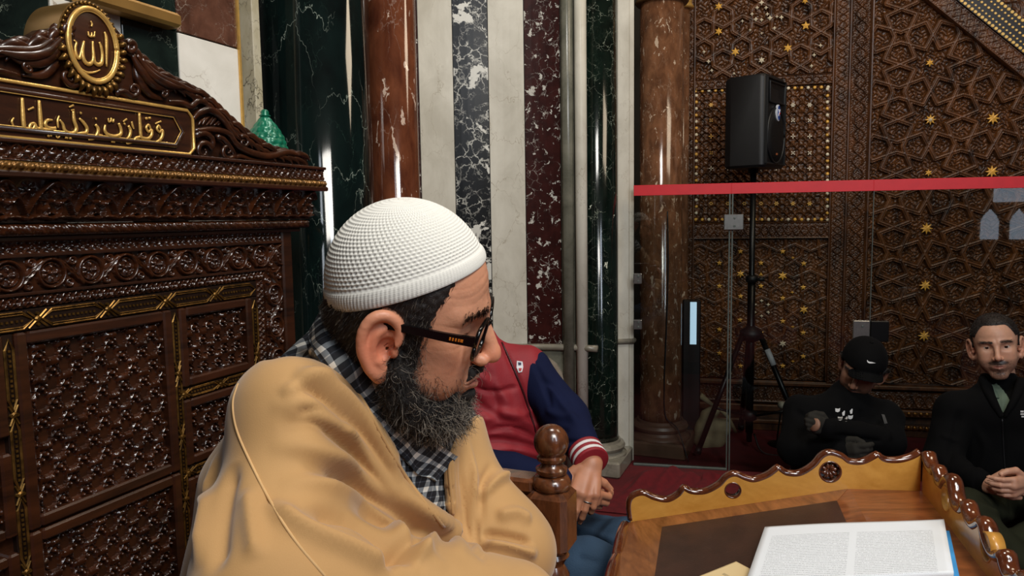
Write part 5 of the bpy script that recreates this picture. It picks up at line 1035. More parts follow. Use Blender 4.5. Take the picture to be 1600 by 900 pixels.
def head_sdf(Q, lid=0.5, mouth=0.0, jaw=1.0, nose=1.0, ear=True, neck=((-0.028, 0, -0.03), (-0.06, 0, -0.15)), fat=0.0):
    Y = np.abs(Q[:, 1]); A = np.stack([Q[:, 0], Y, Q[:, 2]], 1)
    d = s_ell(Q, (-0.006, 0, 0.055), (0.097, 0.078+fat*.4, 0.086)); d = smin(d, s_ell(Q, (-0.024, 0, 0.02), (0.070, 0.070, 0.07)), .02)
    d = smin(d, s_ell(Q, (0.030, 0, -0.008), (0.060, 0.062+fat, 0.088)), .025)
    d = smin(d, s_cap(A, (0.0, 0.055, -0.035), (0.068, 0.012, -0.088*jaw), 0.021, 0.018), .02)
    d = smin(d, s_ell(Q, (0.072, 0, -0.090*jaw), (0.020, 0.024, 0.018)), .014)
    d = smin(d, s_ell(A, (0.060, 0.040, -0.004), (0.024, 0.022, 0.022)), .02)
    d = smin(d, s_ell(A, (0.055, 0.036, -0.038), (0.030, 0.026, 0.032)), .02)
    d = smin(d, s_cap(A, (0.086, 0.010, 0.043), (0.066, 0.047, 0.043), 0.009, 0.008), .014)
    d = smax(d, -s_ell(A, (0.096, 0.033, 0.024), (0.019, 0.019, 0.013)), .012)
    e = (0.0685, 0.032, 0.024); ball = np.linalg.norm(A-np.array(e), axis=1)
    cut = (A[:, 2]-e[2])*0.86+(A[:, 0]-e[0])*0.5; lidc = 0.0118-0.0112*lid
    up = np.maximum(ball-0.0142, -(cut-lidc)); lo = np.maximum(ball-0.0140, (cut-0.0004)); d = smin(d, up, .003); d = smin(d, lo, .003)
    d = smin(d, s_cap(Q, (0.086, 0, 0.036), (0.1105*nose, 0, -0.006), 0.0085, 0.0095), .011); d = smin(d, s_ell(Q, (0.1115*nose, 0, -0.014), (0.0125, 0.0120, 0.0110)), .007)
    d = smin(d, s_ell(A, (0.1005*nose, 0.0135, -0.019), (0.0110, 0.0072, 0.0078)), .004); d = smax(d, -s_ell(A, (0.106, 0.0068, -0.0275), (0.0055, 0.0036, 0.0042)), .002)
    d = smin(d, s_ell(Q, (0.080, 0, -0.050), (0.020, 0.028, 0.024)), .012)
    d = smin(d, s_cap(A, (0.0995, 0.002, -0.0460), (0.086, 0.022, -0.0510), 0.0054, 0.0030), .005); d = smin(d, s_cap(A, (0.0985, 0.0, -0.0580), (0.086, 0.020, -0.0535), 0.0066, 0.0030), .005)
    d = smax(d, -s_cap(A, (0.104, 0.0, -0.0515), (0.090, 0.022, -0.0518), 0.0016+mouth*.003, 0.0010), .0015)
    if ear:
        c, s = math.cos(0.42), math.sin(0.42)   # the auricle leans out at the back
        ex = (A[:, 0]+0.004)*c-(A[:, 1]-0.076)*s; ey = (A[:, 0]+0.004)*s+(A[:, 1]-0.076)*c; E = np.stack([ex, ey, A[:, 2]-0.000], 1)/1.1
        near = np.abs(A[:, 0]) < 0.06
        pl_ = s_ell(E, (-0.008, 0.004, 0.004), (0.0185, 0.0045, 0.032)); hx = s_chain(E, [(x, 0.0085, z) for x, z in EAR], np.interp(np.linspace(0, 1, 22), [0, .3, .7, 1], [.0030, .0040, .0040, .0046]), .006)
        lb = s_ell(E, (-0.001, 0.006, -0.031), (0.0095, 0.0055, 0.0115)); ah = s_chain(E, AH, [.0026]*12, .005)
        tr_ = s_ell(E, (0.0095, 0.007, -0.005), (.0045, .005, .0065)); q = smin(smin(pl_, hx, .004), smin(lb, ah, .004), .004); q = smax(q, -s_ell(E, (0.0005, 0.008, -0.001), (.0095, .0062, .0125)), .003); q = smin(q, tr_, .004); d = smin(d, q, .005)
    a, b = neck; d = smin(d, s_cap(Q, a, b, 0.055, 0.060), .02)
    return d
SKIN = {}
def skin_mat(name): 
    m = vcol(name, 0.42, 0.12, 0.35, 420); m.node_tree.nodes['Principled BSDF'].inputs['Specular IOR Level'].default_value = 0.45; return m
M['skin'] = skin_mat('skin')
def paint_head(L, base, ruddy=0.5, lips=None, stubble=0.0, brow=True, scalp=None):
    A = np.stack([L[:, 0], np.abs(L[:, 1]), L[:, 2]], 1); c = np.tile(np.array(base[:3]), (len(L), 1)); n = vnoise(L, 60, 3)[:, None]*0.05+vnoise(L, 160, 4)[:, None]*0.05; c = c*(1+n)
    def blend(col, w): nonlocal c; w = np.clip(w, 0, 1)[:, None]; c = c*(1-w)+np.array(col[:3])*w
    g = lambda p, r: np.exp(-(np.linalg.norm(A-np.array(p), axis=1)/r)**2)
    blend(np.array(base[:3])*[1.12, .66, .60], ruddy*.75*np.clip(g((-.01, .088, .0), .036), 0, 1)); blend(np.array(base[:3])*[1.12, .78, .72], ruddy*(g((.112, 0, -.015), .016)+.5*g((.072, .042, -.012), .022)))
    lz = np.exp(-((A[:, 2]+.0515)/.0068)**2)*np.exp(-(A[:, 1]/.021)**4)*(A[:, 0] > .078); blend(lips or srgb(150, 84, 76), lz*.85)
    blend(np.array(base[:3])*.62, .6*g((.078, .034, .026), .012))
    if stubble:
        s = np.clip((-0.022-A[:, 2])/.012, 0, 1)*np.clip((A[:, 0]-.0)/.02, 0, 1)+np.exp(-((A[:, 2]+.037)/.009)**2)*np.exp(-(A[:, 1]/.03)**4)*(A[:, 0] > .07); s = (s*.55+np.exp(-((A[:, 2]+.0385)/.0065)**2)*np.exp(-(A[:, 1]/.030)**4)*(A[:, 0] > .07)+.5*np.exp(-((A[:, 2]+.080)/.014)**2)*np.exp(-(A[:, 1]/.022)**2)*(A[:, 0] > .06))*(1-lz*1.2)*(0.85+.3*vnoise(L, 300, 5)); blend(srgb(40, 30, 27), np.clip(s, 0, 1)*stubble*.95)
    return np.clip(c, 0, 1)
def hair_sheet(name, V, Fc, L, mask, off, mat, parent, noise=(200, .0012), col=None):
    """hair lying on the skin: the masked part of the head pushed outwards, closed against the scalp"""
    nn = normals(V, Fc); m = np.clip(mask(L), 0, 1); keep = (m[Fc] > 0.02).all(1); F2 = Fc[keep]; u = np.unique(F2); idx = -np.ones(len(V), int); idx[u] = np.arange(len(u))
    W2 = V[u]+nn[u]*((m[u]**.5*off-.0012)+vnoise(L[u], noise[0], 9)*noise[1]*m[u])[:, None]; return mesh(name, W2, idx[F2], mat, parent), u
def eyes(ps, parent, iris=srgb(52, 34, 22), gaze=(1, 0, 0)):
    for s, nm in ((-1, 'eye'), (1, 'eye')):
        c = ps.w1((0.0685, 0.032*s, 0.024)); r = 0.0128*ps.s; g = N(ps.d(gaze)); m = MB(); prof = [(r*math.sin(a), r*math.cos(a)) for a in np.linspace(math.pi-.02, 0.50, 12)]
        V_, F_ = lathe(c, prof, 20, g); e = mesh(nm, V_, F_, M['sclera'], parent)
        prof2 = [(r*1.01*math.sin(a), r*1.01*math.cos(a)) for a in np.linspace(.50, .04, 6)]; mesh('iris', *lathe(c, prof2, 20, g), plain('iris', iris, .15), e)
        mesh('pupil', *lathe(c, [(r*1.02*math.sin(a), r*1.025*math.cos(a)) for a in np.linspace(.22, .02, 4)], 14, g), plain('pupil', srgb(6, 5, 5), .1), e)
M['sclera'] = plain('eye_white', srgb(205, 196, 186), .25); M['hair'] = plain('dark_hair', srgb(28, 20, 16), .55, 0, .4, 200, .5, 900); M['hairs'] = vcol('hair_strands', 0.45)
def hair_col(n, dark, light, frac): k = (RNG.random(n) < frac)[:, None]; v = RNG.random((n, 1)); return np.where(k, np.array(light[:3])*(.6+.6*v), np.array(dark[:3])*(.5+v))
def pick(V, Fc, n, w=None):
    """random surface points with normals"""
    a = V[Fc[:, 0]]; b = V[Fc[:, 1]]; c = V[Fc[:, 2]]; d = V[Fc[:, 3]]; ar = np.linalg.norm(np.cross(c-a, d-b), axis=1)
    if w is not None: ar = ar*np.clip(w[Fc].mean(1), 0, None)
    f = RNG.choice(len(Fc), n, p=ar/ar.sum()); u, v = RNG.random((n, 1)), RNG.random((n, 1)); P = a[f]*(1-u)*(1-v)+b[f]*u*(1-v)+c[f]*u*v+d[f]*(1-u)*v; nn = normals(V, Fc); q = nn[Fc[f]].mean(1); return P, q/np.linalg.norm(q, axis=1)[:, None]
def brows(V, Fc, L, ps, parent, n=260, col=srgb(26, 18, 14), z=.046, leng=.009):
    A = np.abs(L[:, 1]); w = np.exp(-((L[:, 2]-(z-.12*np.clip(A-.03, 0, 1)))/.0038)**2)*((A > .010) & (A < .052))*(L[:, 0] > .05)
    P, nn = pick(V, Fc, n, w); sg = np.sign(ps.l(P)[:, 1])[:, None]; D = nn*.45+(sg*ps.d((0, 1, 0))[None]) + ps.d((-.3, 0, .25))[None]; strands('eyebrows', P, D, leng, .00042, M['hairs'], parent, 3, .1, .0, col=hair_col(n, col, col, 0))
def hand_parts(W, D, Nn, T, curl=(.5, .6, .6, .7), s=1.0, spread=.1, th=(.7, .5), thumb_in=.4):
    """W wrist, D towards the fingers, Nn palm-to-back normal, T towards the thumb. returns chains"""
    D, Nn = N(D), N(Nn); T = N(np.cross(np.cross(D, T), D)) if True else T; T = N(T-D*(T@D)); Nn = N(Nn-D*(Nn@D)-T*(Nn@T)); ch = []
    for i, (o, ln, r) in enumerate(((.030, .080, .0092), (.010, .088, .0095), (-.010, .081, .0090), (-.029, .064, .0080))):
        base = W+D*.088*s+T*o*s-D*abs(o-.006)*.25*s; p = [W+D*.045*s+T*o*.8*s, base]; d = N(D+T*spread*o*30*.3); a = 0; c = curl[i]
        for k, f in enumerate((.46, .30, .24)):
            a += c*(1.0, 1.15, .8)[k]; p.append(p[-1]+(d*math.cos(a)-Nn*math.sin(a))*ln*f*s)
        ch.append((p, [.012*s, r*1.12*s, r*s, r*.92*s, r*.82*s]))
    t0 = W+D*.022*s+T*.026*s-Nn*.004*s; d1 = N(D*.75+T*.75-Nn*.3*thumb_in*2); d2 = N(D*1.0+T*(.35-thumb_in)-Nn*.5*thumb_in*2); tp = [t0, t0+d1*.040*s, t0+d1*.040*s+d2*.033*s, t0+d1*.040*s+d2*.033*s+N(d2*1.0-T*th[0]*.6)*.026*s]
    ch.append((tp, [.016*s, .0125*s, .0108*s, .0088*s])); palm = [(W, W+D*.085*s+T*.008*s, .019*s, .017*s), (W+T*.014*s, W+D*.082*s+T*.026*s, .015*s, .013*s), (W-T*.012*s, W+D*.078*s-T*.024*s, .016*s, .013*s)]
    return ch, palm
def hand_sdf(P, hp, fore=None):
    ch, palm = hp; d = None
    for a, b, r1, r2 in palm: e = s_cap(P, a, b, r1, r2); d = e if d is None else smin(d, e, .010)
    if fore is not None: d = smin(d, s_cap(P, palm[0][0], fore, .021, .028), .014)
    for p, r in ch: d = smin(d, s_chain(P, p, r, .0025), .0035)
    return d
def bounds(pts, m): p = np.array(pts); return p.min(0)-m, p.max(0)+m
def hand_mesh(name, hps, col, parent, h=.0022, fores=None):
    pts = [q for hp in hps for p, r in hp[0] for q in p]+[q for hp in hps for a, b, _, _ in hp[1] for q in (a, b)]+([f for f in fores if f is not None] if fores else []); lo, hi = bounds(pts, .035)
    fn = lambda P: np.minimum.reduce([hand_sdf(P, hp, fores[i] if fores else None) for i, hp in enumerate(hps)]); V, Fc = surfnet(fn, lo, hi, h); V = smooth_mesh(V, Fc, 1)
    c = np.array(col[:3])*(1+vnoise(V, 70, 2)[:, None]*.08); kn = np.zeros(len(V))
    for hp in hps:
        for p, r in hp[0]:
            kn += np.exp(-(np.linalg.norm(V-p[1], axis=1)/.012)**2)*.6+np.exp(-(np.linalg.norm(V-p[2], axis=1)/.009)**2)*.5
            
    c = c*(1-np.clip(kn, 0, 1)[:, None]*np.array([.06, .22, .24])); o = mesh(name, V, Fc, M['skin'], parent, col=np.clip(c, 0, 1))
    nl = MB()
    for hp in hps:
        for p, r in hp[0]:
            tip, pr2 = p[-1], p[-2]; dd2 = N(tip-pr2); nb = hp_back(hp, dd2); nl.add(*boxf(tip+dd2*r[-1]*.25+nb*r[-1]*.80, dd2, np.cross(dd2, nb), nb, r[-1]*.62, r[-1]*.58, r[-1]*.16, r[-1]*.15))
    nl.build('fingernails', plain('nail', tuple(min(1, x*1.25) for x in col[:3])+(1,), .3), o); return o
def hp_back(hp, d):
    a, b, _, _ = hp[1][0]; D = N(b-a); T = N(hp[1][1][1]-hp[1][2][1]); n = np.cross(D, T); n = n if True else -n
    p = hp[0][1][0]; bend = (p[1]-p[0])/np.linalg.norm(p[1]-p[0])-(p[-1]-p[-2])/np.linalg.norm(p[-1]-p[-2]); n = n if n@bend > 0 else -n; n = n-d*(n@d); return N(n)

# ---------------------------------------------------------------- the lecturer in the foreground
HP = Pose(-2.5, 15, 13.5, (-.135, .912, 1.193), 1.03)
man = empty('person', (-.22, .93, 0.57), 'seated bearded man in white knitted cap, glasses and beige gown over checked shirt', 'person')
skn = srgb(206, 146, 114)
hf = lambda P: head_sdf(HP.l(P), lid=.78, mouth=.4, neck=((-0.022, 0, -0.03), (-0.050, 0.0, -0.16)), fat=.004)*HP.s
lo, hi = bounds([HP.w1(p) for p in ((.13, .1, .16), (.13, -.1, .16), (-.13, .1, .16), (-.13, -.1, .16), (.13, .1, -.16), (.13, -.1, -.16), (-.15, .1, -.2), (-.15, -.1, -.2))], .005)
V, Fc = surfnet(hf, lo, hi, .0017); V = smooth_mesh(V, Fc, 2); L = HP.l(V); nn = normals(V, Fc)
A = np.stack([L[:, 0], np.abs(L[:, 1]), L[:, 2]], 1)   # wrinkles: forehead lines, crow's feet, cheek fold
dsp = -.00035*np.exp(-((L[:, 2]-.072-.006*np.cos(L[:, 1]*60))/.0016)**2)*(L[:, 0] > .05)-.0003*np.exp(-((L[:, 2]-.082-.006*np.cos(L[:, 1]*55))/.0015)**2)*(L[:, 0] > .05)-.00025*np.exp(-((L[:, 2]-.062-.005*np.cos(L[:, 1]*60))/.0014)**2)*(L[:, 0] > .06)
for k, (z, sl_) in enumerate(((.030, .25), (.024, 0), (.018, -.3), (.012, -.5))): dsp += -.0005*np.exp(-((A[:, 2]-z-(A[:, 1]-.05)*sl_*1.0)/.0011)**2)*np.exp(-((A[:, 1]-.056)/.009)**2)*(L[:, 0] > .03)
dsp += -.0011*np.exp(-((A[:, 2]+.015+(A[:, 1]-.02)*1.3)/.003)**2)*np.exp(-((A[:, 1]-.028)/.012)**2)*(L[:, 0] > .05)+vnoise(L, 240, 8)*.00018
V = V+nn*dsp[:, None]; colr = paint_head(L, skn, .9, srgb(158, 88, 80)); 
body = mesh('body', V, Fc, M['skin'], man, col=colr); eyes(HP, body, gaze=(.8, 0, -.6)); brows(V, Fc, L, HP, body, 420, srgb(24, 17, 13), .046, .011)
# short hair under the cap and on the temples
def hm(Lq):
    a = np.abs(Lq[:, 1]); x, z = Lq[:, 0], Lq[:, 2]; ear = np.exp(-(np.hypot((x+.010)/.024, (z-.002)/.038))**6)
    side = np.clip((.032+.30*z+.004*vnoise(Lq, 260, 15)-x)/.005, 0, 1)*np.clip((z-(.026+np.clip(-x-.02, 0, .03)*-2.6))/.006, 0, 1); back = np.clip((-.028-x)/.006, 0, 1)*np.clip((z+.050+.3*(x+.03))/.02, 0, 1); burn = np.clip((x-.012)/.004, 0, 1)*np.clip((.036-x)/.006, 0, 1)*np.clip((z+.03)/.01, 0, 1)*(z < .05)
    return np.clip(np.maximum.reduce([side, back, burn])*(1-ear)*np.clip((.0805-a)/.002, 0, 1)*np.clip((.068+.55*(x+.007)-z)/.004, 0, 1), 0, 1)
hs, _ = hair_sheet('hair', V, Fc, L, hm, .0035, M['hair'], man)
w = hm(L)*np.clip((.060+.55*(L[:, 0]+.007)-L[:, 2])/.003, 0, 1); P_, n_ = pick(V, Fc, 5200, w); lx = HP.l(P_); D_ = n_*.35+HP.d((-.35, 0, -.8))[None]+RNG.normal(size=P_.shape)*.12
strands('hair_strands', P_+n_*.001, D_, .011, .00028, M['hairs'], hs, 4, .15, .2, col=hair_col(5200, srgb(34, 24, 18), srgb(130, 118, 104), .10))
# beard
BD = [((.014, .070, -.012), .009), ((.018, .068, -.034), .016), ((.024, .061, -.060), .022), ((.040, .046, -.084), .027), ((.062, .024, -.100), .028), ((.076, 0, -.104), .028)]
def beard(Q):
    A = np.stack([Q[:, 0], np.abs(Q[:, 1]), Q[:, 2]], 1); d = s_chain(A, [p for p, r in BD], [r for p, r in BD], .012)
    d = smin(d, s_chain(A, [(.1000, .003, -.0355), (.0905, .018, -.0400), (.079, .030, -.056), (.074, .030, -.075)], [.0075, .0085, .0082, .010], .006), .006)
    d = smin(d, s_ell(Q, (.0925, 0, -.0745), (.010, .014, .010)), .008)
    cheek = (A[:, 2]+.030)*.80-(A[:, 0]-.040)*-.55; d = smax(d, -s_ell(A, (.076, .062, -.024), (.047, .042, .047)), .008)
    d = smax(d, -s_ell(Q, (.108, 0, -.0530), (.024, .026, .0105)), .004)
    return d+vnoise(Q, 70, 6)*.0030+vnoise(Q, 180, 7)*.0014
lo, hi = bounds([HP.w1(p) for p in ((.13, .1, .0), (.13, -.1, .0), (-.02, .1, .0), (-.02, -.1, .0), (.13, .1, -.15), (.13, -.1, -.15), (-.02, .1, -.15), (-.02, -.1, -.15))], .01)
bV, bF = surfnet(lambda P: beard(HP.l(P))*HP.s, lo, hi, .002); M['beard'] = plain('dark_beard', srgb(20, 15, 12), .7, 0, .4, 300, .7, 1100)
bo = mesh('beard', bV, bF, M['beard'], man); bL = HP.l(bV)
n = 8200; mw = np.clip(np.linalg.norm((bL-np.array([.102, 0, -.053]))/np.array([1, 1.6, .8]), axis=1)/.018-1, 0, 1); P_, n_ = pick(bV, bF, n, mw*mw*(.4+.6*(bL[:, 1] < .02))); lx = HP.l(P_); D_ = n_*.8+HP.d((.25, 0, -.55))[None]+RNG.normal(size=P_.shape)*.45
gr = np.clip((lx[:, 0]-.045)/.05, 0, 1)*.4+.16; cc = np.where((RNG.random(n) < gr)[:, None], np.array(srgb(168, 156, 140)[:3])*(.4+.7*RNG.random((n, 1))), np.array(srgb(26, 19, 15)[:3])*(.5+RNG.random((n, 1))))
strands('beard_strands', P_-n_*.002, D_, RNG.uniform(.010, .026, n), .00032, M['hairs'], bo, 7, .42, .45, col=cc, wav=.12)
wch = np.exp(-(((L[:, 0]-.052)/.024)**2+((L[:, 2]+.046)/.014)**2))*(np.abs(L[:, 1]) > .02)*.25+np.exp(-(((L[:, 0]-.028)/.009)**2+((L[:, 2]+.004)/.03)**2)); P_, n_ = pick(V, Fc, 1300, wch); D_ = n_*.5+HP.d((.15, 0, -.8))[None]+RNG.normal(size=P_.shape)*.35
strands('cheek_strands', P_, D_, RNG.uniform(.006, .013, 1300), .00026, M['hairs'], bo, 5, .4, .2, col=hair_col(1300, srgb(40, 29, 22), srgb(150, 138, 122), .3), wav=.1)
# knitted cap
cc0 = np.array([-.007, 0, .053]); rr_ = np.array([.0965, .0860, .0970]); NA, NTt = 92, 30; na, nt_ = NA*5, NTt*5+24
az = np.linspace(0, 2*math.pi, na, endpoint=False); rimd = np.stack([np.cos(az)*rr_[0], np.sin(az)*rr_[1], 0.006+0.55*np.cos(az)*rr_[0]+.000], 1); pole = np.array([-.022, 0.0, rr_[2]])
tt = np.linspace(-.05, 1, nt_)
def capsurf(t):
    e = N(pole/rr_); q = rimd/rr_; q = q/np.linalg.norm(q, axis=1)[:, None]; om = np.arccos(np.clip(q@e, -1, 1))[:, None]; s = (np.sin((1-t)*om)*q+np.sin(t*om)*e)/np.sin(om); return cc0+s*rr_
rows = []
for t in tt:
    P = capsurf(t); nrm = (P-cc0)/rr_**2; nrm /= np.linalg.norm(nrm, axis=1)[:, None]
    if t < .085: h = .0026*math.sqrt(max(0, 1-((t-.018)/.068)**2))+.00045*np.cos(az*NA*1.5)*(abs(t-.018) < .06)+.0004*math.cos(t*420)
    else:
        r = (t-.085)/.915*NTt; ph = az*NA/2/math.pi*2*math.pi*0+az*NA; a = np.cos(ph+math.pi*math.floor(r))
        inr = abs((r % 1)-.5); hole = np.clip(a, 0, 1)**1.2*max(0, 1-(inr/.42)**2); am = 1.0 if .12 < t < .62 else max(.35, 1-(abs(t-.62))*2.2) ; h = -.0030*hole*am+.0007*(1-abs((r % 1)*2-1)**2 if False else (inr*2)**2)+.0003*np.sin(ph*2+r*3); fade = np.clip(1-t, .15, 1)**.5; h = h*min(1, fade*1.3)
    rows.append(P+nrm*np.asarray(h).reshape(-1, 1)*(1 if t < .97 else .2))
R_ = np.stack(rows); inner = capsurf(-.05)-np.array([0, 0, 0]); inner = cc0+(inner-cc0)*.955
R_ = np.concatenate([inner[None], R_]); Vc = HP.w(R_.reshape(-1, 3)); nr_ = len(R_); i = np.arange((nr_-1)*na); r = i//na; c = i % na; Fcap = np.stack([r*na+c, r*na+(c+1) % na, (r+1)*na+(c+1) % na, (r+1)*na+c], 1)
cm = NT('white_knit'); v = cm.obj(); cm.bump(cm.noise(v, 900, 3, .7).outputs[0], .35, .001); M['knit'] = cm.set(Base_Color=srgb(222, 219, 210), Roughness=.9)
mesh('knitted_cap', Vc, Fcap, M['knit'], man)
# glasses
glp = None; gm = plain('black_acetate', srgb(10, 9, 9), .16, 0, .2, 40); gls = MB()
for s in (-1, 1):
    pts = [HP.w1(p) for p in ((-.018, .0835*s, .012), (-.008, .0855*s, .026), (.02, .0830*s, .0285), (.06, .0790*s, .0285), (.0925, .0740*s, .0290))]; P = resample(pts, 24); up = HP.d((0, 0, 1)); sd = HP.d((0, 1, 0)); rings = []
    for k, p in enumerate(P): hh = .0036+.0026*(k/23)**1.5; rings.append([p+sd*a*.0019+up*b*hh for a, b in ((-1, -1), (1, -1), (1, 1), (-1, 1))])
    if s == -1: near_arm = rings
    glo = mesh('temple_arm', *loft(rings), gm, man, smooth=False); glp = glo if s == -1 else glp if False else glo
    if s == -1: glasses = glo
def lensring(s, k=1.0, n=40):
    out = []
    for a in np.linspace(0, 2*math.pi, n, endpoint=False):
        ca, sa = math.cos(a), math.sin(a); e = .55; y = .0275*k*np.sign(ca)*abs(ca)**e; z = .0205*k*np.sign(sa)*abs(sa)**e; yy = .0355+y; out.append(HP.w1((.0985-.11*max(0, yy-.012)*.9-.10*(-z)*.35, yy*s, .0175+z)))
    return out
for s in (-1, 1):
    r = lensring(s); f = MB(); fwd = HP.d((1, 0, 0)); f.add(*tube(r+[r[0]], .0026, 8)); f.build('lens_frame', gm, glasses)
    t = NT('lens_glass'); 
    mesh('lens', np.array(r), [tuple(range(len(r)))], M['glass'], glasses, smooth=False)
mesh('nose_bridge', *tube([HP.w1(p) for p in ((.098, -.0085, .024), (.1015, 0, .0275), (.098, .0085, .024))], .0026, 8, smooth_n=10), gm, glasses)
mk = MB(); c_ = HP.w1((.0805, -.0790, .0285))
for k in range(5): mk.add(*boxf(HP.w1((.066+.0032*k, -.0806+.0006*k, .0285)), HP.d((1, 0, 0)), HP.d((0, 1, 0)), HP.d((0, 0, 1)), .0009 if k < 4 else .0016, .0008, .0016))
mk.build('temple_mark', plain('orange_lettering', srgb(200, 110, 30), .4), glasses, smooth=False)

# gown and shirt: one body shape, the gown laid over the shirt and open at the front
Sn, Sf = at(452, 642, .84), at(682, 668, 1.07); mid = (Sn+Sf)/2; nk = HP.w1((-.060, 0, -.15)); sdir = N(Sf-Sn); fw = N(np.cross(sdir, [0, 0, 1])); fw = fw if fw[0] > 0 else -fw
pel = np.array([-.30, 1.00, .66]); En, Wn = at(545, 925, .72), at(800, 955, .84); Ef, Wf = at(786, 862, 1.00), at(700, 960, .92)
TR = np.stack([fw, sdir, [0, 0, 1.]], 1)
def torso(P):
    d = s_cap(P, Sn, Sf, .056, .050); ch = mid*.62+pel*.38; ch[2] = mid[2]*.66+pel[2]*.34; d = smin(d, s_ell(P, ch+fw*.012, (.125, .185, .22), TR), .07); d = smin(d, s_ell(P, pel+fw*.02+[-.015, 0, .04], (.19, .215, .20), TR), .08)
    d = smin(d, s_cap(P, mid+fw*-.02, nk*.55+HP.p*.45-[0, 0, .05], .085, .052), .05); d = smin(d, s_cap(P, Sn+[0, 0, .0], nk+[0, 0, -.03], .05, .048), .04); d = smin(d, s_cap(P, Sf, nk+[0, 0, -.02], .05, .05), .04)
    d = smin(d, s_chain(P, [Sn+[-.005, 0, -.005], Sn*.45+En*.55+np.array([-.052, 0, -.03]), En+[-.070, 0, 0], Wn], [.048, .070, .082, .060], .04), .045); d = smin(d, s_chain(P, [Sf+[0, 0, -.01], Ef, Wf], [.052, .066, .056], .04), .035)
    d = smin(d, s_chain(P, [Sn+[-.035, .05, -.05], at(404, 760, .90), at(392, 930, .90)], [.045, .065, .085], .03), .06)
    d = smin(d, s_cap(P, at(462, 596, .97), at(527, 540, .975), .048, .050), .03)
    d = smin(d, s_cap(P, HP.w1((-.050, 0, -.135)), HP.w1((-.038, 0, -.060)), .078, .077), .015)
    kn1, kn2 = np.array([.03, .74, .64]), np.array([.03, 1.02, .64]); d = smin(d, s_cap(P, pel+[0.02, -.12, 0], kn1, .10, .085), .06); d = smin(d, s_cap(P, pel+[0.02, .08, 0], kn2, .10, .085), .06)
    return d
OPEN = [(420, 563), (452, 556), (488, 560), (518, 574), (546, 597), (575, 640), (602, 690), (632, 742), (666, 788), (702, 834), (706, 820), (702, 770), (699, 728), (704, 700), (716, 676), (736, 655), (770, 640), (770, 430), (380, 430), (385, 520)]
def poly2d(P, poly):
    v = P-CAM; z = v@cf; x = 800+F*(v@cr)/z; y = 450-F*(v@cu)/z; d = np.full(len(P), 1e9); ins = np.zeros(len(P), bool); n = len(poly)
    for i in range(n):
        ax, ay = poly[i]; bx, by = poly[(i+1) % n]; ex, ey = bx-ax, by-ay; t = np.clip(((x-ax)*ex+(y-ay)*ey)/(ex*ex+ey*ey), 0, 1); d = np.minimum(d, np.hypot(x-ax-t*ex, y-ay-t*ey)); c = ((ay > y) != (by > y)) & (x < ex*(y-ay)/(ey if ey else 1e-9)+ax); ins ^= c
    return np.where(ins, -d, d)*z/F
OPS = [tuple(q) for q in np.vstack([resample([(a, b, 0) for a, b in OPEN[:10]], 40)[:, :2], resample([(a, b, 0) for a, b in OPEN[10:17]], 20)[:, :2], OPEN[17:]])]
def gown(P): d = torso(P); return np.minimum(smax(d, -poly2d(P, OPS), .006), d+.022)
def shirt(P): d = torso(P); hd = HP.l(P); return smax(d+.010, np.maximum(poly2d(P, OPS)-.03, hd[:, 2]+.074+.55*hd[:, 0]), .003)
lo, hi = np.array([-.55, .55, .52]), np.array([.25, 1.30, 1.22])
gV, gF = surfnet(gown, lo, hi, .0042); gV = smooth_mesh(gV, gF, 3)
Z5 = lambda pts: [(280+x*.4665, 480+y*.4665) for x, y in pts]
FL = [(Z5([(380, 215), (500, 260), (600, 350), (680, 460), (740, 580)]), .006, .012), (Z5([(350, 240), (460, 290), (560, 380), (640, 480), (720, 600), (800, 690)]), -.006, .010),
      (Z5([(300, 330), (420, 330), (520, 380), (600, 460), (700, 580), (830, 700), (1000, 830)]), .009, .014), (Z5([(330, 400), (450, 385), (540, 440), (640, 560), (760, 680), (900, 790)]), -.008, .012),
      (Z5([(300, 470), (420, 470), (520, 500), (620, 570), (720, 640), (850, 740), (980, 850)]), .008, .014), (Z5([(400, 540), (520, 560), (640, 640), (740, 700), (830, 780)]), -.007, .012),
      (Z5([(330, 590), (480, 600), (620, 680), (760, 780), (900, 880)]), .007, .014), (Z5([(420, 680), (560, 700), (700, 790), (830, 870)]), -.008, .014), (Z5([(300, 650), (420, 740), (560, 800), (720, 870)]), .007, .014),
      (Z5([(340, 300), (430, 240), (520, 230)]), .004, .010), (Z5([(380, 350), (470, 345), (560, 400)]), -.005, .008), (Z5([(820, 790), (740, 800), (690, 880)]), -.007, .010), (Z5([(860, 770), (800, 840), (780, 900)]), .006, .010),
      (Z5([(130, 420), (110, 560), (80, 720), (60, 880)]), .005, .014), (Z5([(180, 520), (150, 660), (130, 800), (120, 900)]), -.005, .014), (Z5([(230, 600), (240, 720), (260, 850)]), .004, .012),
      (Z5([(1050, 520), (1010, 620), (1000, 760), (1020, 860)]), -.006, .008), (Z5([(1000, 640), (1060, 580), (1110, 560)]), .006, .010), (Z5([(1010, 760), (1090, 770), (1180, 790)]), -.007, .008), (Z5([(1020, 790), (1100, 800), (1200, 830)]), .007, .010), (Z5([(1060, 700), (1130, 690), (1180, 720)]), .005, .012),
      (Z5([(940, 480), (950, 600), (960, 740), (985, 830)]), -.004, .006), (Z5([(965, 440), (985, 560), (1000, 700), (1010, 830)]), .005, .007), (Z5([(905, 490), (910, 600), (915, 700)]), .004, .006)]
gV = folds(gV, gF, [(a, b*2.0, c*.75) for a, b, c in FL]); gn = normals(gV, gF); gV = gV+gn*(vnoise(gV, 9, 12)*.0025+vnoise(gV*[1, 1, .5], 22, 13)*.0012)[:, None]
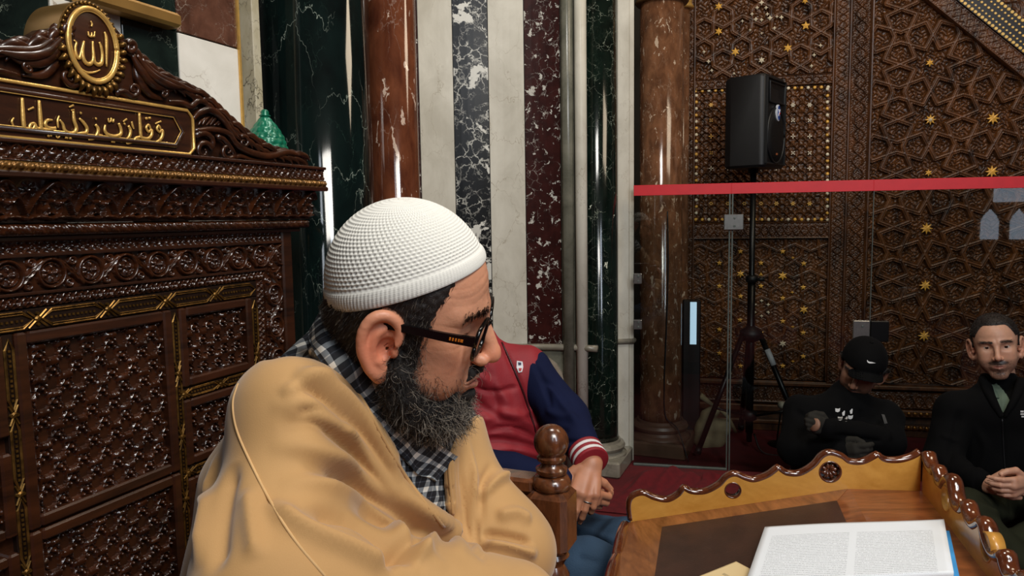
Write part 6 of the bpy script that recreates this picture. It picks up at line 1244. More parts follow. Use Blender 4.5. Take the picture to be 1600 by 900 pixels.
t = NT('beige_wool'); v = t.obj(); t.bump(t.noise(v, 700, 3, .6).outputs[0], .18, .001); M['gown'] = t.set(Base_Color=t.ramp(t.noise(v, 6, 3).outputs[0], [(.3, srgb(176, 134, 82)), (.7, srgb(190, 147, 93))]), Roughness=.8, Sheen_Weight=.25, Sheen_Roughness=.5)
gow = mesh('gown', gV, gF, M['gown'], man); gT = bvh(gV, gF)
def seam(pts, r, off, name, mat, par, tree=None, n=60):
    tree = tree or gT; q = [cast(tree, x, y) for x, y, _ in resample([(a, b, 0) for a, b in pts], n)]; q = np.array([x for x in q if x is not None]); 
    for _ in range(4): q[1:-1] = (q[:-2]+q[1:-1]*2+q[2:])/4
    q = q+np.array([N(CAM-x)*off for x in q]); return mesh(name, *tube(q, r, 8), mat, par)
M['piping'] = plain('piping', srgb(200, 160, 108), .8)
seam([(372, 600), (364, 630), (370, 672), (392, 724), (424, 786), (462, 846), (512, 905)], .0016, -.0002, 'piping', M['piping'], gow)
seam([(x, y) for x, y in OPS[2:39]], .0026, -.001, 'lapel_edge', M['gown'], gow); seam([(x+3, y) for x, y in OPS[41:58]], .0026, -.001, 'lapel_edge', M['gown'], gow)
# checked shirt
t = NT('checked_cotton'); uvn = t.n('ShaderNodeUVMap'); sp = t.n('ShaderNodeSeparateXYZ'); nzz = t.noise(t.obj(), 14, 2); t.l(uvn.outputs[0], sp.inputs[0])
def stripe(sock, pitch, wdt, ph=0.0): f = t.math('FRACT', t.math('ADD', t.math('MULTIPLY', sock, 1/pitch), ph)); return t.math('LESS_THAN', f, wdt)
a1, b1 = stripe(sp.outputs[0], .0225, .30), stripe(sp.outputs[1], .0225, .30); a2, b2 = stripe(sp.outputs[0], .0225, .06, .40), stripe(sp.outputs[1], .0225, .06, .40)
s1 = t.math('ADD', a1, b1); s2 = t.math('MULTIPLY', t.math('ADD', a2, b2), .22); lum = t.math('MINIMUM', t.math('ADD', t.math('MULTIPLY', s1, .5), s2), 1.0)
t.bump(t.noise(t.obj(), 900, 2).outputs[0], .2, .001); M['check'] = t.set(Base_Color=t.ramp(lum, [(0, srgb(20, 24, 32)), (.22, srgb(52, 58, 68)), (.5, srgb(122, 128, 132)), (1, srgb(228, 226, 218))]), Roughness=.8)
sV, sF = surfnet(shirt, np.array([-.40, .70, .75]), np.array([.10, 1.25, 1.20]), .0040); sV = smooth_mesh(sV, sF, 2)
sV = folds(sV, sF, [(Z5([(780, 420), (800, 520), (850, 620), (900, 700)]), .005, .006), (Z5([(760, 440), (775, 540), (830, 650)]), -.004, .006), (Z5([(700, 440), (740, 560), (800, 640)]), .004, .010), (Z5([(350, 130), (430, 140), (520, 180)]), .004, .008), (Z5([(380, 160), (460, 175)]), -.004, .006)])
q = sV-mid; suv = np.stack([q@sdir*.94+q@fw*.45, q[:, 2]*1.1-(q@fw)*.35+(q@sdir)*.28], 1); shr = mesh('checked_shirt', sV, sF, M['check'], man, uv=suv); sT = bvh(sV, sF)
# collar: folded strip round the neck
def strip(A_, B_, tree, off, thick, name, mat, par, nA=50, nB=10, lift=None):
    rows = []; a = resample([(x, y, 0) for x, y in A_], nA); b = resample([(x, y, 0) for x, y in B_], nA); grid = []
    for i in range(nA):
        row = []
        for j in range(nB):
            f = j/(nB-1); x, y = (a[i]*(1-f)+b[i]*f)[:2]; c = cast(tree, x, y); row.append(c)
        grid.append(row)
    last = None
    for i in range(nA):
        for j in range(nB):
            if grid[i][j] is None: grid[i][j] = last if last is not None else at(*(a[i][:2]), .95)
            last = grid[i][j]
    G = np.array(grid); 
    for _ in range(6): G[1:-1] = (G[:-2]+2*G[1:-1]+G[2:])/4
    nrm = np.zeros_like(G); du = np.gradient(G, axis=0); dv = np.gradient(G, axis=1); nrm = np.cross(du, dv); nrm /= np.maximum(np.linalg.norm(nrm, axis=2), 1e-9)[..., None]; fl = ((CAM-G)*nrm).sum(2) < 0; nrm[fl] *= -1
    prof = np.array([off*(1 if lift is None else lift(j/(nB-1))) for j in range(nB)]); T = G+nrm*prof[None, :, None]; Bm = T-nrm*thick; k = nA*nB; Fq = grid_faces(nA, nB)
    ring = np.concatenate([np.arange(nB), np.arange(1, nA)*nB+nB-1, (nA-1)*nB+np.arange(nB-2, -1, -1), np.arange(nA-2, 0, -1)*nB]); r = len(ring); i = np.arange(r); jn = (i+1) % r
    L_ = np.r_[0, np.cumsum(np.linalg.norm(np.diff(G[:, nB//2], axis=0), axis=1))]; Wd = np.linalg.norm(G[:, 0]-G[:, -1], axis=1); uvv = np.stack([np.repeat(L_, nB), np.tile(np.linspace(0, 1, nB), nA)*np.repeat(Wd, nB)], 1)
    return mesh(name, np.vstack([T.reshape(-1, 3), Bm.reshape(-1, 3)]), np.vstack([Fq, Fq[:, ::-1]+k, np.stack([ring[i], ring[jn], ring[jn]+k, ring[i]+k], 1)]), mat, par, uv=np.vstack([uvv, uvv]))
col1 = strip([(512, 492), (536, 536), (572, 588), (618, 640), (668, 690), (700, 712)], [(474, 508), (500, 556), (540, 612), (590, 676), (640, 730), (676, 752)], sT, .010, .003, 'collar', M['check'], shr, lift=lambda f: 1.6-1.0*f)
strip([(704, 668), (716, 684), (722, 700)], [(668, 706), (686, 730), (702, 752)], sT, .008, .003, 'collar', M['check'], shr)
for x, y in ((688, 735), (700, 800)):
    c = cast(sT, x, y); 
    if c is not None: mesh('button', *lathe(c, [(.0045, -.001), (.0045, .002), (.003, .003)], 14, N(CAM-c)), plain('shirt_button', srgb(190, 190, 186), .4), shr)
# hands resting out of sight on the lap
for (W_, E_, s_) in ((Wn, En, -1), (Wf, Ef, 1)):
    D_ = N(W_-E_); hp = hand_parts(W_+D_*.03, D_, np.array([0, 0, 1.]), np.array([0, s_*-1., 0])*-1, (.3, .35, .4, .45)); hand_mesh('hand', [hp], skn, body, .003, [W_-D_*.03])
# ---------------------------------------------------------------- other people
def cloth(name, col, rough=.85, bump=.25):
    m = plain(name, col, rough, 0, .12, 12, bump, 350); m.node_tree.nodes['Principled BSDF'].inputs['Specular IOR Level'].default_value = .12; return m
def fwd_of(a, b):
    s = N(np.array(b)-np.array(a)); f = N(np.cross(s, [0, 0, 1])); return s, f
def make_head(ps, par, skin_c, lid, h=.003, stub=0., browN=300, hairmask=None, hair_off=.006, **kw):
    f = lambda P: head_sdf(ps.l(P), lid=lid, **kw)*ps.s
    lo, hi = bounds([ps.w1(p) for p in (kw.get('neck', ((0, 0, 0), (0, 0, -.1)))[1], (.13, .11, .16), (.13, -.11, .16), (-.13, .11, .16), (-.13, -.11, .16), (.13, .11, -.14), (.13, -.11, -.14), (-.14, .11, -.19), (-.14, -.11, -.19))], .05 if 'neck' in kw else .006)
    V, Fc = surfnet(f, lo, hi, h); V = smooth_mesh(V, Fc, 1); L = ps.l(V); b = mesh('body', V, Fc, M['skin'], par, col=paint_head(L, skin_c, .5, stubble=stub))
    eyes(ps, b, gaze=(1, 0, -.05) if lid < .6 else (.7, 0, -.7)); 
    if browN: brows(V, Fc, L, ps, b, browN, leng=.010)
    if hairmask is not None:
        hs, u = hair_sheet('hair', V, Fc, L, hairmask, hair_off, M['hair'], par, (160, .0006)); P_, n_ = pick(V, Fc, 2500, hairmask(L)); D_ = n_*.12+ps.d((.6, 0, .15))[None]+RNG.normal(size=P_.shape)*.15
        strands('hair_strands', P_+n_*hair_off*.6, D_, .010, .0006, M['hairs'], hs, 3, .1, .1, col=hair_col(2500, srgb(26, 19, 15), srgb(110, 104, 98), .12))
    return b
def garment(name, fn, lo, hi, h, mat, par, fl=None, wr=.003, seed=20, ws=14):
    V, Fc = surfnet(fn, np.array(lo), np.array(hi), h); V = smooth_mesh(V, Fc, 2)
    if fl: V = folds(V, Fc, fl)
    n = normals(V, Fc); V = V+n*(vnoise(V, ws, seed)*wr+vnoise(V*[1, 1, .6], ws*2.7, seed+1)*wr*.5)[:, None]; return mesh(name, V, Fc, mat, par), bvh(V, Fc)
def decal(tree, px, py, pts, mat, name, par, sc=1.0, th=.002, off=.001):
    """small flat print lying on the cloth, outline in picture-sized units around a point"""
    P = []
    for x, y in pts:
        c = cast(tree, px+x*sc, py+y*sc); 
        if c is None: return None
        P.append(c+N(CAM-c)*(off+th))
    P = np.array(P); bk = P+np.array([-N(CAM-p)*(th+off+.001) for p in P]); return mesh(name, *loft([bk, P]), mat, par, smooth=False)
def shoe(c, d): d = N(d); s = np.cross([0, 0, 1], d); return lambda P: smin(s_ell(P, np.array(c)+[0, 0, .035], (.13, .045, .035), np.stack([d, s, [0, 0, 1.]], 1)), s_ell(P, np.array(c)-d*.06+[0, 0, .06], (.06, .04, .05), np.stack([d, s, [0, 0, 1.]], 1)), .02)

# --- man in the red padded vest
p2_ = empty('person', at(800, 780, 2.0)*[1, 1, 0]+[0, 0, 0.02], 'seated person in red padded vest with navy sleeves and jeans, hands clasped', 'person')
Sl, Sr = at(822, 576, 2.02), at(668, 582, 1.98); Sr[2] = Sl[2]+.01; nb = at(742, 545, 2.03); pv = at(770, 815, 2.12); sd2, fw2 = fwd_of(Sr, Sl); fw2 = fw2 if fw2[1] < 0 else -fw2
H2 = Pose(-50, 22, 0, at(700, 452, 2.0), .92); sk2 = srgb(188, 128, 96)
make_head(H2, p2_, sk2, .6, .0045, .5, 0, lambda L: np.clip((L[:, 2]-.03-.5*np.clip(L[:, 0], 0, 1))/.01, 0, 1)*(np.abs(L[:, 1]) > -1)*(L[:, 0] < .07), neck=((-0.028, 0, -0.03), tuple(H2.l((nb+[-.01, 0, -.05])[None])[0])))
TR2 = np.stack([fw2, sd2, [0, 0, 1.]], 1); m2 = (Sl+Sr)/2
def tors2(P):
    d = s_cap(P, Sr, Sl, .066, .066); d = smin(d, s_ell(P, m2*.62+pv*.38+fw2*.03, (.125, .19, .22), TR2), .06); d = smin(d, s_ell(P, m2*.25+pv*.75+fw2*.05, (.145, .20, .17), TR2), .06); return smin(d, s_cap(P, m2, nb+[0, 0, .02], .09, .062), .04)
FL2 = [([(738, 605), (770, 612), (812, 604)], -.009, .006), ([(770, 640), (810, 648), (835, 640)], .008, .010), ([(760, 675), (800, 668), (850, 690)], -.010, .006), ([(778, 520), (800, 570), (820, 620), (842, 690)], -.008, .007), ([(735, 580), (770, 600), (800, 640)], .008, .014), ([(735, 620), (775, 650), (815, 660)], -.009, .012), ([(740, 660), (790, 650), (850, 670)], .010, .014), ([(745, 690), (790, 690), (860, 705)], -.012, .010), ([(750, 715), (800, 700), (870, 720)], .010, .014), ([(760, 570), (775, 620), (778, 660)], -.006, .010)]
M['vest'] = plain('red_padded_cloth', srgb(150, 26, 36), .5, 0, .1, 14, .2, 200, Sheen_Weight=.3) if False else plain('red_padded_cloth', srgb(140, 24, 34), .68, 0, .1, 14, .2, 200)
M['navy'] = cloth('navy_jersey', srgb(18, 24, 52)); M['jeans'] = cloth('blue_denim', srgb(52, 72, 94), .85, .5)
vs, vT = garment('padded_vest', lambda P: smax(tors2(P), -s_cap(P, nb+[0, 0, -.02]+fw2*.04, nb+[0, 0, .2]+fw2*.05, .055, .06), .01), at(640, 500, 2.1)*[1, 1, 0]+[-.15, -.45, .45], (.35, 2.4, 1.16), .006, M['vest'], p2_, FL2, .005)
El, Wl = at(884, 652, 1.93), at(916, 708, 1.80); Er, Wr = at(722, 725, 1.84), at(872, 752, 1.76)
garment('sleeve', lambda P: s_chain(P, [Sl+[.01, 0, -.01], El, Wl], [.064, .056, .042], .03), (0, 1.6, .55), (.45, 2.2, 1.1), .0055, M['navy'], p2_, [([(835, 565), (850, 600), (862, 640)], -.007, .007), ([(858, 600), (880, 632), (905, 668)], .008, .009), ([(880, 690), (905, 690), (925, 688)], -.007, .006), ([(845, 590), (870, 610), (890, 640)], -.005, .008), ([(850, 640), (875, 650), (905, 655)], .006, .010), ([(860, 670), (890, 675)], -.005, .007)], .004, 30)
garment('sleeve', lambda P: s_chain(P, [Sr+[0, 0, -.01], Er, Wr], [.064, .058, .042], .03), (-.40, 1.55, .5), (.25, 2.2, 1.1), .006, M['navy'], p2_, None, .004, 31)
cfd = N(Wl-El)
for k, mt in enumerate((M['vest'], plain('white_rib', srgb(220, 214, 210), .8), M['vest'], plain('white_rib', srgb(220, 214, 210), .8), M['vest'])):
    mesh('cuff_band', *lathe(Wl+cfd*(-.012+k*.010), [(.041, 0), (.045, .002), (.045, .008), (.041, .010)], 28, cfd), mt, p2_)
cw = Wl+cfd*.035; tg = at(910, 792, 1.70); hl = hand_parts(cw, N(tg-cw), np.array([-.25, -1, .35]), np.array([-1., -.1, .1]), (.30, .36, .45, .55), .97, .06, (.4, .3), .5)
cw2 = Wr+N(Wr-Er)*.02; tg2 = at(925, 785, 1.74); hr2 = hand_parts(cw2, N(tg2-cw2), np.array([-.3, -.4, .9]), np.array([.6, -.2, .8]), (.7, .8, .9, 1.0), .95, .02, (.4, .3), .4)
hm2 = hand_mesh('hands', [hl, hr2], sk2, p2_, .0022, [Wl-cfd*.02, Wr])
rgp = hl[0][3][0]; rc = rgp[1]*.6+rgp[2]*.4 if False else hl[0][2][0][1]*.55+hl[0][2][0][2]*.45; rdv = N(hl[0][2][0][2]-hl[0][2][0][1]); mesh('ring', *tube([rc+.0108*(math.cos(a)*N(np.cross(rdv, [0, 0, 1.]))+math.sin(a)*N(np.cross(rdv, np.cross(rdv, [0, 0, 1.])))) for a in np.linspace(0, 2*math.pi, 20)], .0016, 6), M['steel'], hm2)
Kl, Kr = at(985, 868, 1.74), at(918, 900, 1.50); Kl[2] = max(Kl[2], .50); Kr[2] = max(Kr[2], .52)
Fl_, Fr_ = Kl+[.05, -.02, 0], Kr+[.02, .05, 0]; Fl_[2] = Fr_[2] = .1
garment('jeans', lambda P: smin(smin(s_chain(P, [pv+sd2*.09+[0, 0, -.06], Kl, Fl_], [.105, .072, .058], .03), s_chain(P, [pv-sd2*.09+[0, 0, -.06], Kr, Fr_], [.105, .076, .058], .03), .01), s_ell(P, pv+[0, 0, -.07], (.15, .19, .12), TR2), .05), (-.35, 1.25, .05), (.55, 2.4, .80), .0065, M['jeans'], p2_, [([(905, 790), (940, 800), (985, 815)], -.006, .008), ([(880, 820), (930, 835), (975, 850)], .006, .010), ([(900, 870), (940, 880)], -.006, .008)], .005, 33)
for c_, d_ in ((Fl_, (.6, -.8, 0)), (Fr_, (.6, -.8, 0))):
    fn = shoe((c_[0], c_[1], .02), d_); V, Fc = surfnet(fn, (c_[0]-.2, c_[1]-.2, -.01), (c_[0]+.25, c_[1]+.2, .16), .007); mesh('shoe', V, Fc, M['black'], p2_)
eb = [(-7, -15), (7, -13), (9, 0), (6, 13), (-3, 15), (-8, 2)]; EW = plain('emblem_white', srgb(214, 212, 214), .6); e_ = decal(vT, 812, 573, eb, EW, 'emblem', p2_, .62)
if e_: 
    decal(vT, 812, 569, [(-4, -5), (4, -4), (4, 2), (-3, 2)], plain('emblem_navy', srgb(24, 30, 66), .6), 'emblem_figure', e_, .62, .003); decal(vT, 813, 577, [(-4, -3), (4, -3), (2, 4), (-3, 4)], plain('emblem_red', srgb(170, 30, 36), .6), 'emblem_bar', e_, .62, .003)
zp_ = [cast(vT, x, y) for x, y, _ in resample([(778, 522, 0), (801, 572, 0), (821, 622, 0), (842, 690, 0)], 24)]; zp_ = np.array([z+N(CAM-z)*.001 for z in zp_ if z is not None])
if len(zp_) > 3: mesh('zip', *tube(zp_, .003, 6), plain('dark_zip', srgb(60, 14, 18), .4), vs)

# --- man in black jacket at the right
p3_ = empty('person', at(1570, 790, 2.95)*[1, 1, 0], 'seated man in open black jacket with bare short-haired head and clasped hands', 'person')
H3 = Pose(-120, 3, 8, at(1556, 545, 2.93), 1.0); sk3 = srgb(196, 148, 122)
def hm3(L):
    A = np.abs(L[:, 1]); hl_ = .108-.050*np.clip((A-.028)/.04, 0, 1)**2; okk = np.clip((.0815-A)/.002, 0, 1); front = np.clip((L[:, 2]-hl_)/.008, 0, 1)*(L[:, 0] > .02); back = np.clip((L[:, 2]-(.012-.5*np.clip(-L[:, 0], 0, .1)))/.01, 0, 1)*np.clip((.022-L[:, 0])/.008, 0, 1)*(1-np.exp(-(np.hypot((L[:, 0]+.006)/.022, L[:, 2]/.036))**6)); return np.clip(np.maximum(front, back)*okk, 0, 1)
b3 = make_head(H3, p3_, sk3, .34, .0020, 1.0, 260, hm3, .006, fat=.003)
Sr3, Sl3 = at(1494, 640, 2.92), at(1642, 634, 2.86); nb3 = at(1564, 612, 2.94); pv3 = at(1568, 790, 3.02); pv3[2] = .14; sd3, fw3 = fwd_of(Sr3, Sl3); fw3 = fw3 if fw3[1] < 0 else -fw3; TR3 = np.stack([fw3, sd3, [0, 0, 1.]], 1); m3 = (Sr3+Sl3)/2
Er3, Wr3 = at(1470, 722, 2.85), at(1530, 752, 2.66); El3, Wl3 = at(1676, 728, 2.78), at(1612, 752, 2.60)
def jk3(P):
    d = s_cap(P, Sr3, Sl3, .072, .072); d = smin(d, s_ell(P, m3*.6+pv3*.4+fw3*.03, (.14, .215, .24), TR3), .06); d = smin(d, s_ell(P, m3*.25+pv3*.75+fw3*.05, (.165, .22, .17), TR3), .06); d = smin(d, s_cap(P, m3, nb3+[0, 0, .03]-fw3*.02, .095, .070), .04)
    d = smin(d, s_chain(P, [Sr3+[0, 0, -.01], Er3, Wr3], [.074, .066, .046], .03), .03); return smin(d, s_chain(P, [Sl3+[0, 0, -.01], El3, Wl3], [.074, .066, .046], .03), .03)
M['jacket'] = cloth('black_fleece', srgb(6, 6, 7), .9, .3); V3 = [(1546, 596), (1552, 614), (1560, 632), (1567, 650), (1573, 640), (1580, 622), (1588, 600), (1590, 560), (1540, 560)]
j3, jT3 = garment('jacket', lambda P: np.minimum(smax(jk3(P), -np.maximum(poly2d(P, V3), (P-m3)@(-fw3)-.02), .006), jk3(P)+.03), (1.0, 2.35, .02), (2.35, 3.35, 1.02), .0075, M['jacket'], p3_, [([(1500, 640), (1490, 690), (1480, 730)], -.010, .015), ([(1520, 660), (1540, 700), (1530, 740)], .010, .015), ([(1470, 680), (1500, 690)], .008, .01), ([(1500, 735), (1530, 725)], -.008, .01), ([(1566, 655), (1568, 700), (1570, 745)], -.006, .006)], .006, 40, 10)
sh3, sT3 = garment('shirt', lambda P: smax(jk3(P)+.018, poly2d(P, V3)-.02, .004), (1.4, 2.5, .5), (1.95, 3.15, .92), .006, cloth('sage_shirt', srgb(92, 106, 92)), p3_, [([(1566, 612), (1567, 650)], .004, .004)], .002, 44)
tshirt, _ = garment('undershirt', lambda P: smax(s_cap(P, H3.w1((-.05, 0, -.16)), H3.w1((-.045, 0, -.125)), .066, .062), (P[:, 2]-(H3.w1((.02, 0, -.118))[2])), .004), (1.4, 2.5, .5), (1.95, 3.15, .95), .005, cloth('cream_cotton', srgb(206, 196, 150)), p3_, None, .001, 46)
for pts in ([(1548, 594), (1553, 608), (1559, 622)], [(1586, 594), (1580, 608), (1572, 622)]):
    q = [cast(sT3, x, y) for x, y, _ in resample([(a, b, 0) for a, b in pts], 10)]; q = [x+N(CAM-x)*.004 for x in q if x is not None]
    if len(q) > 3: mesh('shirt_collar', *tube(q, [.009, .011, .006], 8, flat=(fw3, .4)), cloth('sage_collar', srgb(84, 98, 86)), sh3)
for s_, px_ in ((-1, [(1536, 592), (1543, 612), (1554, 634), (1564, 652)]), (1, [(1596, 590), (1590, 612), (1581, 632), (1570, 652)])):
    q = [cast(jT3, x, y) for x, y, _ in resample([(a, b, 0) for a, b in px_], 16)]; q = [x for x in q if x is not None]
    if len(q) > 4: mesh('jacket_collar', *tube(q, [.016, .016, .012, .006], 10, smooth_n=20), M['jacket'], j3)
q = [cast(jT3, x, y) for x, y, _ in resample([(1566, 655, 0), (1568, 700, 0), (1571, 742, 0)], 20)]; q = [x+N(CAM-x)*.002 for x in q if x is not None]; mesh('zip', *tube(q, .0028, 6), plain('zip_metal', srgb(44, 44, 46), .35, .6), j3)
WHm = plain('white_print', srgb(196, 196, 196), .6)
for k, (dx, dy, w_, h_) in enumerate(((0, 0, 5, 2.6), (1, 4, 7, 2.2), (2, 8, 6, 2.2))): decal(jT3, 1597+dx, 643+dy, [(-w_/2, -h_/2), (w_/2, -h_/2), (w_/2, h_/2), (-w_/2, h_/2)], WHm, 'jacket_print', j3)
KR3, KL3 = at(1506, 815, 2.62), at(1690, 815, 2.60); KR3[2] = KL3[2] = .20; AN1, AN2 = at(1600, 850, 2.42), at(1560, 850, 2.50); AN1[2] = AN2[2] = .10
KR3u = at(1530, 800, 2.66); KR3u[2] = .26
garment('trousers', lambda P: smin(smin(s_chain(P, [pv3+[0, 0, .02], KR3, AN1], [.12, .085, .055], .04), s_chain(P, [pv3+[0, 0, .02], KL3, AN2], [.12, .085, .055], .04), .03), s_ell(P, pv3+[0, 0, .0], (.17, .21, .13), TR3), .05), (1.15, 2.2, -.01), (2.4, 3.3, .45), .0085, cloth('olive_trousers', srgb(36, 38, 26)), p3_, [([(1510, 770), (1550, 800), (1590, 810)], .010, .014), ([(1530, 760), (1570, 785)], -.008, .01), ([(1520, 800), (1560, 830)], -.008, .012)], .006, 48)
d3 = N(Wr3-Er3); c3_ = at(1592, 762, 2.60); c3b = at(1556, 764, 2.60)
W1 = Wr3+d3*.035; W2 = Wl3+N(Wl3-El3)*.035; hA3 = hand_parts(W1, N(at(1600, 768, 2.56)-W1), np.array([-.35, -.55, .75]), np.array([.3, -.1, 1.]), (.35, .5, .6, .7), 1.0, .05, (.5, .3), .35); hB3 = hand_parts(W2, N(at(1556, 772, 2.50)-W2), np.array([.2, -.6, .7]), np.array([0, -.0, 1.]), (.5, .6, .65, .7), 1.0, .05, (.5, .3), .35)
hand_mesh('hands', [hA3, hB3], sk3, p3_, .0026, [Wr3-d3*.03, Wl3-N(Wl3-El3)*.03])
for W_, E_ in ((Wr3, Er3), (Wl3, El3)): mesh('cuff', *lathe(W_-N(W_-E_)*.01, [(.040, -.01), (.046, 0), (.045, .025), (.040, .03)], 20, N(W_-E_)), M['jacket'], j3)

# --- man in black cap with folded arms
p4_ = empty('person', at(1305, 760, 3.1)*[1, 1, 0], 'dozing man in black cap and black jacket, arms folded, head bowed', 'person')
H4 = Pose(-132, 24, -20, at(1346, 578, 3.05), .98); sk4 = srgb(134, 98, 78)
make_head(H4, p4_, sk4, .95, .0028, .9, 260, lambda L: np.clip((L[:, 2]-.02)/.01, 0, 1)*np.clip((.02-L[:, 0])/.01, 0, 1)*(L[:, 2] < .06)*(1-np.exp(-(np.hypot((L[:, 0]+.006)/.022, L[:, 2]/.036))**6)), .004)
M['cap'] = cloth('black_cap_cotton', srgb(5, 5, 6), .85)
def cap4(P):
    L = H4.l(P); ca_, sa_ = math.cos(.35), math.sin(.35); L = np.stack([L[:, 0]*ca_+L[:, 1]*sa_, L[:, 1]*ca_-L[:, 0]*sa_, L[:, 2]], 1); d = s_ell(L, (-.008, 0, .052), (.109, .090, .098)); cut = -(L[:, 2]-(.052+.16*L[:, 0])); d = smax(d, cut, .004); x = L[:, 0]; 
    q = np.maximum(np.abs(L[:, 2]-(.070-.22*(x-.09)-6.0*L[:, 1]**2))-.0028, np.maximum(-(x-.07), (np.hypot((x-.085)/.056, L[:, 1]/.070)-1)*.055)); return smin(d, q, .004)*H4.s
cp4, cT4 = garment('cap', cap4, H4.p-.20, H4.p+.20, .0035, M['cap'], p4_, None, .0006, 50)
mesh('cap_button', *lathe(H4.w1((-.008, 0, .149)), [(.008, 0), (.007, .003), (.003, .005)], 12, H4.d((0, 0, 1))), M['cap'], cp4)
sw = [(-9.5, -5.5), (-7.5, -2.5), (-4.5, -1.2), (0, -1.2), (9, 1.8), (0, 2.2), (-5, 2.2), (-8.5, .4), (-10, -2.5)]; decal(cT4, 1362, 566, [(x, y+.2) for x, y in sw], plain('white_stitching', srgb(226, 226, 226), .6), 'cap_mark', cp4, .72)
Sr4, Sl4 = at(1252, 642, 3.06), at(1384, 650, 3.02); nb4 = at(1322, 622, 3.08); pv4 = at(1305, 770, 3.12); pv4[2] = .15; sd4, fw4 = fwd_of(Sr4, Sl4); fw4 = fw4 if fw4[1] < 0 else -fw4; TR4 = np.stack([fw4, sd4, [0, 0, 1.]], 1); m4 = (Sr4+Sl4)/2
Er4, Wr4 = at(1242, 700, 2.96), at(1312, 706, 2.80); El4, Wl4 = at(1385, 690, 2.92), at(1292, 668, 2.80)
def jk4(P):
    d = s_cap(P, Sr4, Sl4, .066, .066); d = smin(d, s_ell(P, m4*.6+pv4*.4+fw4*.02, (.13, .19, .22), TR4), .06); d = smin(d, s_ell(P, m4*.25+pv4*.75+fw4*.04, (.155, .20, .16), TR4), .06); d = smin(d, s_cap(P, m4, nb4+[0, 0, .02], .09, .066), .04)
    d = smin(d, s_chain(P, [Sr4+[0, 0, -.01], Er4, Wr4], [.070, .066, .050], .03), .025); return smin(d, s_chain(P, [Sl4+[0, 0, -.01], El4, Wl4], [.070, .064, .046], .03), .02)
j4, jT4 = garment('jacket', jk4, (.75, 2.55, .0), (1.95, 3.4, .82), .0075, M['jacket'], p4_, [([(1240, 640), (1265, 660), (1250, 690)], -.010, .012), ([(1300, 680), (1340, 684), (1380, 690)], -.014, .008), ([(1370, 650), (1385, 670), (1390, 690)], .010, .012), ([(1300, 640), (1296, 655)], -.008, .008), ([(1345, 640), (1350, 655)], -.008, .008)], .006, 52, 11)
GL = cloth('grey_glove', srgb(44, 42, 38)); hp4 = hand_parts(Wl4-N(Wl4-El4)*.01, N(Wl4-El4), np.array([0, -.9, .4]), np.array([0, 0, 1.]), (.9, 1.0, 1.0, 1.0), .8, .02); V, Fc = surfnet(lambda P: hand_sdf(P, hp4, El4*.2+Wl4*.8)-.003, *bounds([q for p, r in hp4[0] for q in p]+[Wl4], .04), .004); mesh('gloved_hand', V, Fc, GL, p4_)
d4 = N(Wr4-Er4); hp4b = hand_parts(Wr4-d4*.01, d4, np.array([0, -.9, .4]), np.array([0, 0, 1.]), (.5, .7, .8, .9), .9, .02); V, Fc = surfnet(lambda P: hand_sdf(P, hp4b, Er4*.2+Wr4*.8)-.003, *bounds([q for p, r in hp4b[0] for q in p]+[Wr4], .04), .004); mesh('gloved_hand', V, Fc, GL, p4_)
mesh('wrist_skin', *lathe(Wl4+N(Wl4-El4)*.062, [(.026, 0), (.027, .004), (.024, .010)], 18, N(Wl4-El4)), plain('wrist', sk4, .5), p4_)
for s_, (x, y) in ((0, (1309, 641)), (1, (1318, 646)), (2, (1313, 654)), (3, (1330, 643)), (4, (1329, 652)), (5, (1322, 655))):
    decal(jT4, x, y, [(-4, -3), (1, -2.4), (4, -3.4), (3, 1.5), (0, 3.2), (-3.6, 2)] if s_ % 2 == 0 else [(-2.2, -1), (1, -4.5), (2.4, -3.8), (1.5, 3.2), (-1.4, 3.6)], WHm, 'chest_print', j4)
decal(jT4, 1382, 655, [(-6, -10), (0, -9), (6, 8), (0, 9)], plain('grey_patch', srgb(60, 60, 60), .7), 'sleeve_patch', j4, .8)
KR4, KL4 = at(1238, 760, 2.78), at(1372, 760, 2.80); KR4[2] = KL4[2] = .20; AN3 = at(1330, 800, 2.62); AN3[2] = .10; AN4 = at(1290, 800, 2.66); AN4[2] = .10
garment('trousers', lambda P: smin(smin(s_chain(P, [pv4, KR4, AN3], [.12, .088, .06], .04), s_chain(P, [pv4, KL4, AN4], [.12, .088, .06], .04), .03), s_ell(P, pv4, (.16, .20, .13), TR4), .05), (.75, 2.4, -.01), (2.05, 3.4, .42), .009, cloth('grey_blue_trousers', srgb(96, 106, 118)), p4_, None, .006, 54)

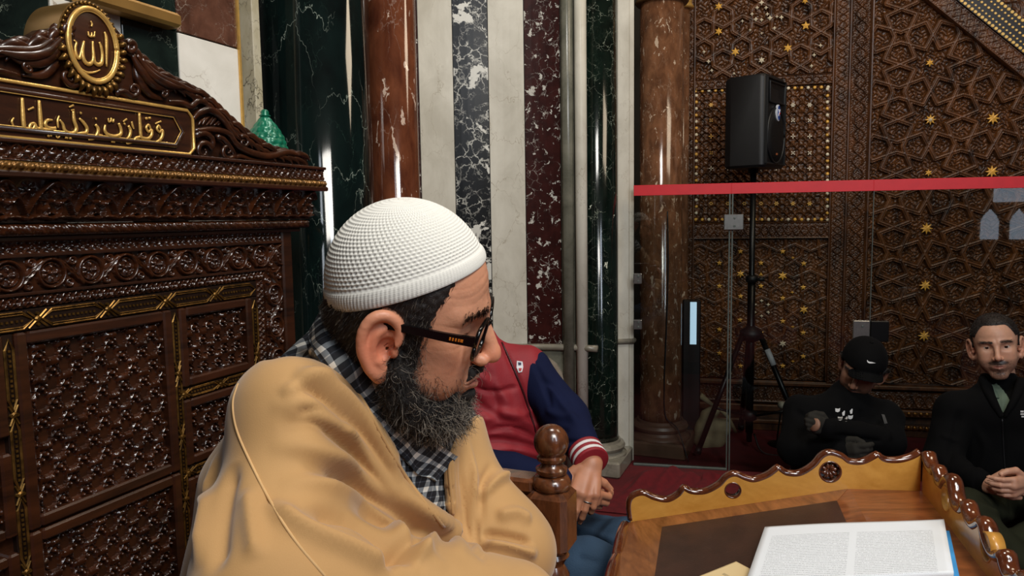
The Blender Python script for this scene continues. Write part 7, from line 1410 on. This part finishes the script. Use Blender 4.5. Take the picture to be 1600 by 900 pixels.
# --- small things behind the screen
def blob(name, parts, k, lo, hi, mat, label, cat, h=.006, wr=.004):
    V, Fc = surfnet(lambda P: np.minimum(9, __import__('functools').reduce(lambda a, b: smin(a, b, k), [s_cap(P, *q) for q in parts])), lo, hi, h); n = normals(V, Fc); V = V+n*(vnoise(V, 25, 60)*wr)[:, None]; o = mesh(name, V, Fc, mat); return tag(o, label, cat)
CR = plain('cream_cloth', srgb(150, 138, 106), .85, 0, .2, 20)
def pt(x, y, Y=4.12): p = at(x, y, Y); return p
z0 = onz(1110, 690, 0)[1]; Yb = 4.12
fl_ = lambda p: np.array([p[0], p[1], max(p[2], .03)])
blob('cloth_bundle', [(fl_(pt(1100, 668)), fl_(pt(1128, 668)), .055, .05), (fl_(pt(1106, 650)), fl_(pt(1116, 642)), .045, .03), (fl_(pt(1120, 690)), fl_(pt(1100, 690)), .05, .06)], .03, pt(1110, 660)-.25, pt(1110, 660)+.25, CR, 'pale cream cloth bundle lying on the carpet behind the stand leg', 'cloth')
st_ = mesh('wooden_stick', *tube([fl_(pt(1094, 618, 4.28)), fl_(pt(1112, 632, 4.28)), fl_(pt(1134, 648, 4.27)), fl_(pt(1150, 676, 4.26))], [.02, .012, .012, .01], 10, smooth_n=16), CR); tag(st_, 'pale curved wooden stick leaning over the cream cloth bundle', 'stick')
kp = at(1221, 633, 4.10); kn_ = empty('microphone', (kp[0], kp[1], 0), 'small pale round-headed microphone on a thin stem beside the tripod', 'microphone')
mesh('microphone_head', *lathe(kp-[0, 0, .02], [(.008, 0), (.02, .008), (.024, .02), (.018, .036), (.005, .042)], 20), plain('pale_grille', srgb(176, 168, 146), .5), kn_)
mesh('microphone_stem', *tube([kp-[0, 0, .01], kp-[.02, 0, .2], [kp[0], kp[1], .02]], .005, 8, smooth_n=14), M['blackmetal'], kn_); mesh('microphone_foot', *lathe((kp[0], kp[1], .0), [(.07, 0), (.07, .01), (.01, .022)], 24), M['blackmetal'], kn_)
lb_ = at(1081, 506, 4.14); lf_ = empty('reflection_box', (lb_[0], lb_[1], 0), 'added upright box whose glowing front imitates a glass reflection beside the brown column', 'light')  # made-up box carrying a glowing strip that imitates a reflection in the glass
em2 = NT('reflection_glow'); em2.b.inputs['Emission Color'].default_value = (.55, .8, 1, 1); em2.b.inputs['Emission Strength'].default_value = .8; em2.b.inputs['Base Color'].default_value = (.3, .4, .5, 1)  # emission stands in for light mirrored by the glass screen
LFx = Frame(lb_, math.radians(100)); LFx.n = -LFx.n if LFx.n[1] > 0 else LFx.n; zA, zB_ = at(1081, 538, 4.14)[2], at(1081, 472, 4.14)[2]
lbm = mesh('reflection_box_body', *fbox(LFx, -.050, .050, 0, zB_+.01, -.06, -.002, .006), M['black'], lf_, smooth=False); mesh('reflection_strip', *fbox(LFx, -.010, .026, zA, zB_, -.004, .002, .001), em2.m, lf_, smooth=False)
